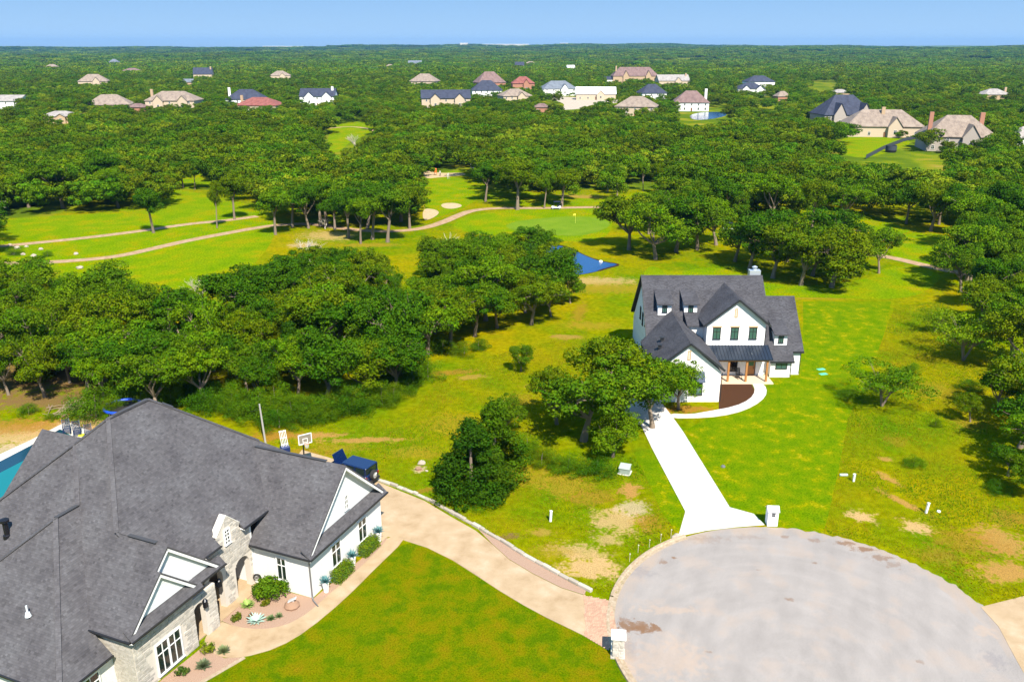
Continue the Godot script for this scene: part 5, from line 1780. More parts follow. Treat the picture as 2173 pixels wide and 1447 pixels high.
# ---------------------------------------------------------------- the white farmhouse with the porch
func make_farmhouse() -> void:
	var h := thing("white_farmhouse", "white brick farmhouse with dark roof, timber porch posts and metal porch roof", "house", Vector3(25, 0, -97))
	var shingle := shingle_mat("dark blue-grey shingles", Vector3(0.072, 0.073, 0.084), 0.13, 81)
	var brick := layered("whitewashed brick", noise_tex(0.11, 82, [[0.0, lin(0.30, 0.31, 0.33)], [0.16, lin(0.62, 0.62, 0.63)], [0.22, lin(0.78, 0.78, 0.78)], [1.0, lin(0.82, 0.82, 0.82)]], 512, 3), 5.0, null, 1.0, 0.85)
	var white := plain("white wall paint", lin(0.80, 0.80, 0.80), 0.75)
	var black := plain("black trim paint", lin(0.018, 0.02, 0.024), 0.5)
	var wood := plain("warm cedar wood", lin(0.36, 0.16, 0.045), 0.6)
	var pale := plain("pale cedar lintel", lin(0.52, 0.36, 0.19), 0.7)
	var metal := plain("blue-black standing seam metal", lin(0.025, 0.035, 0.055), 0.32, 0.35)
	var glass := plain("greenish window glass", lin(0.04, 0.10, 0.085), 0.04)
	glass.metallic_specular = 0.8
	# walls
	wall_box(h, "wall", Vector3(-8.2, 0, -14.6), Vector3(6.7, 3.15, -0.2), white)
	wall_box(h, "wall", Vector3(6.7, 0, -10.6), Vector3(10.26, 2.9, -0.1), white)
	wall_box(h, "wall", Vector3(6.4, 0, -0.1), Vector3(8.9, 2.02, 0.8), white)
	wall_box(h, "garage_wall", Vector3(-8.95, 0, -1.0), Vector3(-1.55, 3.68, 8.4), brick)
	wall_box(h, "upper_wall", Vector3(-1.6, 0.0, -6.0), Vector3(5.4, 6.75, 0.3), white)
	wall_box(h, "upper_wall", Vector3(-1.6, 4.0, 0.3), Vector3(5.4, 6.75, 0.5), white)
	wall_box(h, "porch_brick", Vector3(-1.5, 0.1, 0.3), Vector3(5.7, 3.5, 0.36), brick)
	var gl := Shape.new()
	gl.slab([Vector3(-8.2, 3.1, -14.6), Vector3(-8.2, 3.1, -0.2), Vector3(-8.2, 10.3, -7.7)], Vector3(0.2, 0, 0))
	part("gable_wall", gl, white, h)
	var gr := Shape.new()
	gr.slab([Vector3(6.6, 8.2, -5.6), Vector3(6.6, 8.2, -9.6), Vector3(6.6, 10.3, -7.7)], Vector3(-0.2, 0, 0))
	gr.slab([Vector3(10.25, 2.9, -10.5), Vector3(10.25, 2.9, -0.1), Vector3(10.25, 8.1, -5.5)], Vector3(-0.2, 0, 0))
	part("gable_wall", gr, white, h)
	for g in [[-5.25, -8.95, -1.55, 3.66, 6.9, 8.4], [1.9, -1.6, 5.4, 6.73, 9.6, 0.5]]:
		var s := Shape.new()
		s.slab([Vector3(g[1], g[3], g[5]), Vector3(g[2], g[3], g[5]), Vector3(g[0], g[4], g[5])], Vector3(0, 0, -0.25))
		part("gable_wall", s, white, h)
	# roof
	var main := func(_x, z): return 10.6 - 0.96 * absf(z + 7.7)
	var low := func(_x, z): return 8.49 - 0.96 * absf(z + 5.5)
	var gar := func(x, _z): return 7.14 - 0.79 * absf(x + 5.25)
	var gab := func(x, _z): return 9.85 - 0.81 * absf(x - 1.9)
	for r in [
		[[[-8.5, 0.15], [6.2, 0.15], [6.2, 1.12], [9.15, 1.12], [9.15, 0.15], [10.5, 0.15], [10.5, -5.5], [6.9, -5.5], [6.9, -7.7], [-8.5, -7.7]], main],
		[[[-8.5, -7.7], [6.9, -7.7], [6.9, -14.95], [-8.5, -14.95]], main], [[[6.9, -5.5], [10.5, -5.5], [10.5, -10.9], [6.9, -10.9]], low],
		[[[-5.25, 8.8], [-9.25, 8.8], [-9.25, -1.0], [-5.25, -4.1]], gar], [[[-5.25, 8.8], [-1.25, 8.8], [-1.25, -1.0], [-5.25, -4.1]], gar],
		[[[1.9, 0.92], [-2.1, 0.92], [-2.1, -3.6], [1.9, -7.0]], gab], [[[1.9, 0.92], [5.9, 0.92], [5.9, -3.6], [1.9, -7.0]], gab]]:
		part("roof_slope", roof_plane(r[0], r[1], 0.18), shingle, h)
	for c in [[Vector3(-8.55, 10.55, -7.7), Vector3(-8.55, 3.6, -14.95)], [Vector3(-8.55, 10.55, -7.7), Vector3(-8.55, 3.0, 0.15)], [Vector3(-5.25, 7.08, 8.82), Vector3(-9.27, 3.9, 8.82)], [Vector3(-5.25, 7.08, 8.82), Vector3(-1.23, 3.9, 8.82)], [Vector3(1.9, 9.78, 0.94), Vector3(-2.12, 6.53, 0.94)], [Vector3(1.9, 9.78, 0.94), Vector3(5.92, 6.53, 0.94)], [Vector3(-8.5, 2.97, 0.2), Vector3(-1.2, 2.97, 0.2)], [Vector3(6.2, 2.07, 1.16), Vector3(9.15, 2.07, 1.16)], [Vector3(9.15, 3.0, 0.2), Vector3(10.5, 3.0, 0.2)]]:
		var s := Shape.new()
		var d: Vector3 = c[1] - c[0]
		bar(s, c[0], c[1], 0.06, 0.24, Vector3.UP if absf(d.y) < 0.01 else (Vector3.RIGHT if absf(d.x) < 0.01 else Vector3.BACK).cross(d))
		part("fascia", s, black, h)
	# shed dormers
	for d in [[-6.9, -5.25, -3.5, 6.5, 8.0], [-3.65, -2.05, -3.5, 6.5, 8.0], [6.97, 8.5, -0.5, 3.6, 5.05], [-3.5, -1.6, -1.2, 4.2, 5.95]]:
		wall_box(h, "dormer_wall", Vector3(d[0], d[3] - 0.6, d[2] - 3.0), Vector3(d[1], d[4], d[2]), white)
		var rise: float = d[4] + 0.1
		var z0: float = d[2] + 0.38
		var run := 3.7
		var s := roof_plane([[d[0] - 0.2, z0], [d[1] + 0.2, z0], [d[1] + 0.2, z0 - run], [d[0] - 0.2, z0 - run]], func(_x, z): return rise + 0.34 * (z0 - z), 0.14)
		part("dormer_roof", s, shingle, h)
		if d[4] != 5.95:
			window(h, Vector3((d[0] + d[1]) * 0.5, d[4] - 0.62, d[2] + 0.01), 0.55, 0.85, Vector3(0, 0, 1), 2, 2, black, glass)
	# porch
	wall_box(h, "porch_slab", Vector3(-1.5, 0, 0.36), Vector3(6.2, 0.14, 3.15), plain("porch concrete", lin(0.60, 0.46, 0.33), 0.8))
	part("porch_roof", roof_plane([[-1.7, 0.5], [5.95, 0.5], [5.95, 2.95], [-1.7, 2.95]], func(_x, z): return 4.05 - 0.40 * (z - 0.5), 0.1), metal, h)
	for k in 20:
		var x := -1.62 + k * 0.395
		var s := Shape.new()
		bar(s, Vector3(x, 4.08, 0.52), Vector3(x, 3.1, 2.94), 0.035, 0.06)
		part("roof_seam", s, metal, h)
	wall_box(h, "porch_beam", Vector3(-1.2, 2.72, 2.45), Vector3(5.6, 2.98, 2.68), wood)
	for x in [0.84, 2.99, 5.42]:
		wall_box(h, "porch_post", Vector3(x - 0.11, 0.14, 2.46), Vector3(x + 0.11, 2.72, 2.68), wood)
	# door and windows
	var door := wall_box(h, "front_door", Vector3(3.68, 0.15, 0.37), Vector3(4.58, 2.25, 0.44), wood)
	var lite := Shape.new()
	lite.box(Vector3(4.13, 1.72, 0.45), Vector3(0.62, 0.72, 0.02))
	part("pane", lite, glass, door)
	var hnd := Shape.new()
	hnd.box(Vector3(4.45, 1.1, 0.48), Vector3(0.05, 0.3, 0.06))
	part("handle", hnd, black, door)
	var fr := Shape.new()
	for q in [[3.62, 0.08], [4.64, 0.08]]:
		fr.box(Vector3(q[0], 1.22, 0.40), Vector3(q[1], 2.2, 0.09))
	fr.box(Vector3(4.13, 2.3, 0.40), Vector3(1.1, 0.08, 0.09))
	part("door_frame", fr, black, door)
	window(h, Vector3(1.95, 1.4, 0.38), 0.95, 1.5, Vector3(0, 0, 1), 1, 1, black, plain("dark porch glass", lin(0.01, 0.012, 0.014), 0.04))
	for x in [-0.4, 1.75, 3.95]:
		window(h, Vector3(x, 5.56, 0.52), 0.86, 1.45, Vector3(0, 0, 1), 2, 2, black, glass)
		wall_box(h, "lintel", Vector3(x - 0.56, 6.33, 0.5), Vector3(x + 0.56, 6.50, 0.58), pale)
	for q in [[1.75, 8.1, 0.5], [-5.25, 5.62, 8.4]]:
		var s := Shape.new()
		var c := Vector3(q[0], q[1], q[2] + 0.03)
		for e in [-0.16, 0.16]:
			s.box(c + Vector3(e, 0, 0), Vector3(0.06, 1.06, 0.08))
			s.box(c + Vector3(0, e * 3.3, 0), Vector3(0.26, 0.06, 0.08))
		var v := part("gable_vent", s, pale, h)
		var lv := Shape.new()
		for k in 9:
			lv.box(c + Vector3(0, -0.44 + 0.11 * k, -0.01), Vector3(0.26, 0.07, 0.03), Basis(Vector3.RIGHT, 0.5))
		part("louvre", lv, plain("cream louvre", lin(0.62, 0.50, 0.36), 0.7), v)
	window(h, Vector3(7.7, 1.58, 0.82), 1.3, 0.85, Vector3(0, 0, 1), 2, 1, black, glass)
	window(h, Vector3(-4.25, 1.75, 8.42), 1.4, 1.7, Vector3(0, 0, 1), 2, 2, black, glass)
	part("awning", roof_plane([[-5.1, 8.42], [-3.4, 8.42], [-3.4, 9.25], [-5.1, 9.25]], func(_x, z): return 3.7 - 1.2 * (z - 8.42), 0.06), plain("matt blue-grey awning metal", lin(0.035, 0.055, 0.10), 0.7), h)
	for q in [[-8.21, 1.6, -6.0, 0.9, 1.4], [-8.21, 1.6, -4.2, 0.6, 1.4], [-8.21, 5.3, -8.6, 0.6, 1.6], [-8.21, 5.1, -6.6, 0.6, 1.6], [-8.21, 5.1, -4.4, 0.5, 0.6]]:
		window(h, Vector3(q[0], q[1], q[2]), q[3], q[4], Vector3.LEFT, 1, 2, black, glass)
	for q in [[-1.45, 3.6, 8.62], [8.85, 1.98, 1.0], [10.2, 2.9, 0.05], [5.45, 6.3, 0.62]]:
		var s := Shape.new()
		s.tube([Vector3(q[0], q[1], q[2]), Vector3(q[0] + 0.02, q[1] - 0.25, q[2] - 0.16), Vector3(q[0] + 0.02, 4.1 if q[1] > 5.0 else 0.1, q[2] - 0.16)], [0.05, 0.05, 0.05], 5)
		part("downspout", s, black, h)
	for q in [Vector3(-7.9, 5.15, 4.6), Vector3(-7.4, 5.5, 3.0)]:
		var s := Shape.new()
		s.box(q + Vector3(0, 0.15, 0), Vector3(0.35, 0.4, 0.35))
		s.box(q + Vector3(0, 0.38, 0), Vector3(0.5, 0.08, 0.5))
		part("roof_vent", s, black, h)
	var cap := Shape.new()
	cap.box(Vector3(6.1, 10.4, -8.6), Vector3(1.4, 1.3, 0.9))
	cap.lathe(Vector3(6.1, 11.05, -8.6), [[0.25, 0.0], [0.25, 0.35], [0.38, 0.38], [0.1, 0.55], [0.0, 0.56]], 10)
	part("chimney_cap", cap, plain("galvanised cap", lin(0.55, 0.60, 0.66), 0.35, 0.5), h)
	# rocking chairs on the porch
	for q in [[27.45, -95.5, 0.35, "black rocking chair between the porch posts"], [24.6, -95.2, 0.9, "black rocking chair at the garage end of the porch"]]:
		var t := thing("rocking_chair", q[3], "chair", Vector3(q[0], 0.14, q[1]), q[2], "rocking chairs on the porch")
		var seat := Shape.new()
		seat.box(Vector3(0, 0.42, 0), Vector3(0.55, 0.04, 0.5))
		part("seat", seat, black, t)
		for k in 6:
			var s := Shape.new()
			s.box(Vector3(-0.22 + 0.088 * k, 0.8, -0.3), Vector3(0.05, 0.75, 0.025), Basis(Vector3.RIGHT, -0.2))
			part("back_slat", s, black, t)
		for e in [-0.28, 0.28]:
			var s := Shape.new()
			s.tube([Vector3(e, 0.1, -0.55), Vector3(e, 0.02, -0.2), Vector3(e, 0.02, 0.15), Vector3(e, 0.1, 0.5)], [0.025, 0.025, 0.025, 0.025], 5)
			part("rocker", s, black, t)
			var l := Shape.new()
			l.box(Vector3(e, 0.32, 0.22), Vector3(0.045, 0.6, 0.045))
			l.box(Vector3(e, 0.6, -0.25), Vector3(0.045, 1.1, 0.045), Basis(Vector3.RIGHT, -0.2))
			part("leg", l, black, t)
			var a := Shape.new()
			a.box(Vector3(e, 0.64, 0.0), Vector3(0.07, 0.03, 0.6))
			part("armrest", a, black, t)
		var top := Shape.new()
		top.box(Vector3(0, 1.18, -0.38), Vector3(0.6, 0.09, 0.03))
		part("top_rail", top, black, t)
	var ac := thing("air_conditioner", "grey outdoor air conditioner in the shade beside the farmhouse", "air conditioner", gp(1340, 745))
	var b := Shape.new()
	b.box(Vector3(0, 0.5, 0), Vector3(0.95, 0.9, 0.95), Basis.IDENTITY, 0.06)
	part("casing", b, plain("air conditioner paint", lin(0.30, 0.32, 0.33), 0.6), ac)
	var f := Shape.new()
	f.lathe(Vector3(0, 0.95, 0), [[0.0, 0.03], [0.36, 0.02], [0.4, 0.0]], 14)
	part("fan_grille", f, black, ac)
	var pad := Shape.new()
	pad.box(Vector3(0, 0.03, 0), Vector3(1.15, 0.06, 1.15))
	part("pad", pad, mats["white concrete"], ac)


# ---------------------------------------------------------------- things standing about
func make_things() -> void:
	var white := plain("white trim paint", Color.WHITE)
	var black := plain("black trim paint", Color.BLACK)
	var blue := plain("deep blue paint", lin(0.006, 0.022, 0.11), 0.35)
	# --- mailbox pillars
	var m1 := thing("mailbox_pillar", "white limestone mailbox pillar where the tan driveway meets the street", "mailbox", gp(1311, 1389), -0.12)
	wall_box(m1, "plinth", Vector3(-0.47, 0, -0.5), Vector3(0.47, 0.12, 0.5), mats["limestone 1"])
	wall_box(m1, "core", Vector3(-0.36, 0.12, -0.40), Vector3(0.36, 1.5, 0.40), mats["limestone mortar"])
	for f in 4:
		var turn := Basis(Vector3.UP, PI * 0.5 * f)
		for row in 6:
			var off := 0.0 if row % 2 == 0 else 0.12
			for k in 2:
				var s := Shape.new()
				var w := 0.34 + (off if k == 0 else -off)
				var x := -0.36 + w * 0.5 if k == 0 else 0.36 - w * 0.5
				s.box(turn * Vector3(x, 0.24 + row * 0.228, 0.40 if f % 2 == 0 else 0.36) if f % 2 == 0 else turn * Vector3(x * 1.1, 0.24 + row * 0.228, 0.36), Vector3(w - 0.02, 0.208, 0.07), turn, 0.015)
				part("stone", s, mats["limestone %d" % rng.randi_range(1, 4)], m1)
	var cap := Shape.new()
	cap.box(Vector3(0, 1.56, 0), Vector3(0.98, 0.13, 1.04), Basis.IDENTITY, 0.03)
	part("cap", cap, plain("pale cap stone", lin(0.80, 0.79, 0.76), 0.8), m1)
	for y in [0.5, 1.05]:
		var s := Shape.new()
		s.box(Vector3(-0.42, y, 0.0), Vector3(0.06, 0.16, 0.6))
		part("delivery_slot", s, mats["pale cap stone"], m1)
	var m2 := thing("mailbox_pillar", "white brick mailbox pillar with dark twin doors beside the white driveway", "mailbox", gp(1637, 1112), -0.06)
	var body := Shape.new()
	body.box(Vector3(0, 0.72, 0), Vector3(0.86, 1.44, 0.80), Basis.IDENTITY, 0.01)
	part("pillar", body, mats["whitewashed brick"], m2)
	for e in [-1.0, 1.0]:
		var s := Shape.new()
		s.slab([Vector3(-0.5, 1.42, 0.48 * e), Vector3(0.5, 1.42, 0.48 * e), Vector3(0.5, 1.78, 0.0), Vector3(-0.5, 1.78, 0.0)] if e > 0 else [Vector3(0.5, 1.42, -0.48), Vector3(-0.5, 1.42, -0.48), Vector3(-0.5, 1.78, 0.0), Vector3(0.5, 1.78, 0.0)], Vector3(0, -0.06, 0))
		part("cap_slope", s, mats["white concrete"], m2)
	var gs := Shape.new()
	gs.slab([Vector3(-0.42, 1.4, 0.38), Vector3(-0.42, 1.4, -0.38), Vector3(-0.42, 1.7, 0)], Vector3(0.84, 0, 0))
	part("cap_gable", gs, mats["white concrete"], m2)
	for y in [1.02, 1.19]:
		var s := Shape.new()
		s.box(Vector3(0.02, y, 0.41), Vector3(0.30, 0.14, 0.04), Basis.IDENTITY, 0.01)
		part("mailbox_door", s, plain("dark grey enamel", lin(0.06, 0.06, 0.065), 0.4), m2)
	# --- utility boxes, pedestals and stakes
	var tr := thing("transformer_box", "grey-green utility transformer box in the weedy lot", "utility box", gp(1326, 1003), -0.35)
	var tb := Shape.new()
	tb.slab([Vector3(-0.48, 0, 0.42), Vector3(0.48, 0, 0.42), Vector3(0.48, 0.62, 0.42), Vector3(-0.48, 0.62, 0.42)], Vector3(0, 0, -0.84))
	part("cabinet", tb, plain("utility green paint", lin(0.26, 0.31, 0.27), 0.6), tr)
	var lid := Shape.new()
	lid.slab([Vector3(-0.52, 0.62, 0.48), Vector3(0.52, 0.62, 0.48), Vector3(0.52, 0.78, -0.46), Vector3(-0.52, 0.78, -0.46)], Vector3(0, -0.05, 0))
	part("lid", lid, plain("utility grey paint", lin(0.36, 0.42, 0.38), 0.5), tr)
	var pd := Shape.new()
	pd.box(Vector3(0, -0.02, 0), Vector3(1.2, 0.12, 1.1))
	part("pad", pd, mats["white concrete"], tr)
	for q in [[1168, 1107, 1.0, 0.05, "white cable pedestal in the left weedy lot"], [1812, 1022, 0.75, 0.0, "white cable pedestal beside a fallen one"], [1966, 1089, 0.95, 0.12, "white leaning cable pedestal in the rough lot"]]:
		var t := thing("cable_pedestal", q[4], "pedestal", gp(q[0], q[1]), 0.3, "white cable pedestals")
		t.rotation.z = -q[3]
		var s := Shape.new()
		s.box(Vector3(0, q[2] * 0.5, 0), Vector3(0.2, q[2], 0.17), Basis.IDENTITY, 0.03)
		part("post", s, white, t)
		var c := Shape.new()
		c.box(Vector3(0, q[2] + 0.02, 0), Vector3(0.24, 0.06, 0.21), Basis.IDENTITY, 0.02)
		part("cap", c, white, t)
	var fallen := Shape.new()
	fallen.box(Vector3(0, 0.12, 0), Vector3(0.75, 0.2, 0.18), Basis.IDENTITY, 0.03)
	var fo := single("fallen_pedestal", fallen, plain("weathered pedestal", lin(0.45, 0.52, 0.50), 0.7), "grey pedestal cover lying on its side in the grass", "pedestal")
	fo.position = gp(1791, 1010)
	var capo := single("valve_cap", _dome(0.16), white, "small white valve cap in the rough lot", "valve")
	capo.position = gp(1993, 1086)
	var drain := single("drain_cover", _dome(0.22), plain("dark cover", lin(0.12, 0.12, 0.12), 0.6), "small dark cover in the mown lawn", "cover")
	drain.position = gp(1535, 991)
	for q in [[1336, 1192], [1354, 1173], [1378, 1162], [1402, 1150], [1424, 1140]]:
		var p := gp(q[0], q[1])
		var s := Shape.new()
		s.tube([Vector3.ZERO, Vector3(0.02, 0.7, 0)], [0.018, 0.014], 5)
		s.lathe(Vector3(0.02, 0.7, 0), [[0.05, -0.03], [0.05, 0.03], [0.0, 0.05]], 6)
		var o := single("marker_stake", s, plain("pale stake", lin(0.62, 0.55, 0.42), 0.7), "thin marker stake standing along the kerb", "stake", "marker stakes along the kerb")
		o.position = p
	# --- stones
	var rock_m := plain("pale rock", lin(0.36, 0.31, 0.25), 0.95)
	for q in [[1438, 1139, 0.34, "pale rock at the corner of the white driveway"], [1430, 1141, 0.22, "small rock beside the driveway corner rock"], [895, 985, 0.42, "pale rock in the weedy lot"], [888, 997, 0.34, "brown rock below the pale one in the weedy lot"], [905, 1000, 0.16, "fist-sized rock right of the brown one"]]:
		single("rock", _rock(gp(q[0], q[1]), q[2], int(q[0])), rock_m if q[3] != "brown rock below the pale one in the weedy lot" else plain("brown rock", Color.WHITE), q[3], "rock")
	for q in [[20, 520], [35, 528], [55, 524], [85, 530], [28, 540], [48, 541], [160, 540], [70, 545], [225, 585], [168, 570]]:
		single("rock", _rock(gp(q[0], q[1]), rng.randf_range(0.35, 0.7), int(q[0])), rock_m, "pale rock lying on the fairway by the cart path", "rock", "pale rocks on the fairway")
	make_suv()
	make_yard()
	make_golf()


func _dome(r: float) -> Shape:
	var s := Shape.new()
	s.lathe(Vector3.ZERO, [[r, -0.02], [r, r * 0.4], [r * 0.7, r * 0.8], [0.0, r * 0.95]], 12)
	return s


func _rock(at: Vector3, size: float, sd: int) -> Shape:
	var f := FastNoiseLite.new()
	f.seed = sd
	f.frequency = 0.9
	var s := Shape.new()
	var pt := func(i: int, j: int) -> Vector3:
		var w := TAU * i / 10.0
		var e := PI * j / 6.0
		var d := Vector3(sin(e) * cos(w), cos(e), sin(e) * sin(w))
		return at + Vector3(d.x, d.y * 0.6 + 0.25, d.z * 0.8) * size * (1.0 + 0.45 * f.get_noise_3dv(d * 1.4 + Vector3.ONE * sd))
	for i in 10:
		for j in 6:
			s.quad(pt.call(i, j), pt.call(i + 1, j), pt.call(i + 1, j + 1), pt.call(i, j + 1))
	return s


func make_suv() -> void:   # boxy off-roader with its bonnet up, seen from behind its right rear corner
	var t := thing("off_road_car", "dark blue boxy off-road car parked with its bonnet up", "car", Vector3(-14.75, 0.03, -70.15), atan2(0.885, 0.465) + PI * 0.0)
	# local +z is the rear of the car, -z the nose
	t.rotation.y = atan2(0.885, 0.465)
	t.scale = Vector3.ONE * 1.12
	var blue := plain("dark blue car paint", lin(0.003, 0.013, 0.065), 0.25)
	blue.clearcoat_enabled = true
	blue.clearcoat = 0.8
	blue.clearcoat_roughness = 0.08
	var black := plain("black plastic", lin(0.014, 0.014, 0.016), 0.6)
	var glass := plain("dark window glass", Color.BLACK)
	var tyre := plain("tyre rubber", lin(0.02, 0.02, 0.02), 0.85)
	var rim := plain("bright alloy", lin(0.62, 0.62, 0.64), 0.3, 0.7)
	var b := Shape.new()
	b.box(Vector3(0, 0.85, 0.55), Vector3(1.78, 0.62, 2.9), Basis.IDENTITY, 0.06)
	b.box(Vector3(0, 0.82, -1.5), Vector3(1.5, 0.5, 1.3), Basis.IDENTITY, 0.06)
	part("body", b, blue, t)
	var r := Shape.new()
	r.slab([Vector3(-0.74, 1.86, 1.95), Vector3(0.74, 1.86, 1.95), Vector3(0.72, 1.88, -0.45), Vector3(-0.72, 1.88, -0.45)], Vector3(0, -0.12, 0))
	r.box(Vector3(0, 1.8, 0.75), Vector3(1.58, 0.12, 2.5), Basis.IDENTITY, 0.05)
	part("hard_top", r, blue, t)
	var c := Shape.new()
	c.box(Vector3(0, 1.45, 0.72), Vector3(1.52, 0.62, 2.36))
	part("glasshouse", c, glass, t)
	for e in [-0.77, 0.77]:
		for z in [1.9, 0.85, -0.1]:
			var s := Shape.new()
			s.box(Vector3(e, 1.45, z), Vector3(0.05, 0.62, 0.14))
			part("pillar", s, blue, t)
	var ws := Shape.new()
	ws.slab([Vector3(-0.72, 1.16, -0.85), Vector3(0.72, 1.16, -0.85), Vector3(0.68, 1.78, -0.45), Vector3(-0.68, 1.78, -0.45)], Vector3(0, 0, 0.04))
	part("windscreen", ws, glass, t)
	var hood := Shape.new()
	hood.slab([Vector3(-0.72, 1.14, -0.95), Vector3(0.72, 1.14, -0.95), Vector3(0.66, 2.28, -1.45), Vector3(-0.66, 2.28, -1.45)], Vector3(0, 0.0, -0.06))
	part("bonnet", hood, blue, t)
	var eng := Shape.new()
	eng.box(Vector3(0, 1.02, -1.5), Vector3(1.2, 0.16, 1.0), Basis.IDENTITY, 0.05)
	part("engine", eng, black, t)
	for e in [-1.0, 1.0]:
		for z in [-1.45, 1.35]:
			var fl := Shape.new()
			fl.box(Vector3(0.86 * e, 0.92, z), Vector3(0.3, 0.1, 1.1), Basis.IDENTITY, 0.03)
			part("wheel_arch", fl, black, t)
			_wheel(t, Vector3(0.78 * e, 0.4, z), Vector3(e, 0, 0), 0.4, 0.26, tyre, rim)
		var lamp := Shape.new()
		lamp.box(Vector3(0.8 * e, 0.95, 2.02), Vector3(0.14, 0.26, 0.05), Basis.IDENTITY, 0.02)
		part("tail_light", lamp, plain("red lens", lin(0.30, 0.01, 0.01), 0.2), t)
	_wheel(t, Vector3(0.06, 1.0, 2.12), Vector3(0, 0, 1), 0.42, 0.26, tyre, rim)
	var bp := Shape.new()
	bp.box(Vector3(0, 0.55, 2.1), Vector3(1.6, 0.2, 0.2), Basis.IDENTITY, 0.04)
	bp.box(Vector3(0, 0.55, -2.3), Vector3(1.7, 0.2, 0.2), Basis.IDENTITY, 0.04)
	part("bumper", bp, black, t)
	var grille := Shape.new()
	grille.box(Vector3(0, 0.9, -2.17), Vector3(1.45, 0.45, 0.06))
	part("grille", grille, blue, t)


func _wheel(t: Node, at: Vector3, axis: Vector3, r: float, w: float, tyre: Material, rim: Material) -> void:
	var ts := Shape.new()
	ts.tube([at - axis * w * 0.5, at - axis * w * 0.4, at + axis * w * 0.4, at + axis * w * 0.5], [r * 0.88, r, r, r * 0.88], 18)
	var o := part("wheel", ts, tyre, t)
	var s := Shape.new()
	s.tube([at + axis * w * 0.5, at + axis * (w * 0.5 + 0.015)], [r * 0.62, r * 0.58], 14)
	var e := axis.cross(Vector3.UP).normalized()
	for k in 5:
		var a := TAU * k / 5.0
		var d := e * cos(a) + Vector3.UP * sin(a)
		s.tube([at + axis * (w * 0.5 + 0.02), at + axis * (w * 0.5 + 0.02) + d * r * 0.58], [0.05, 0.035], 4)
	part("rim", s, rim, o)


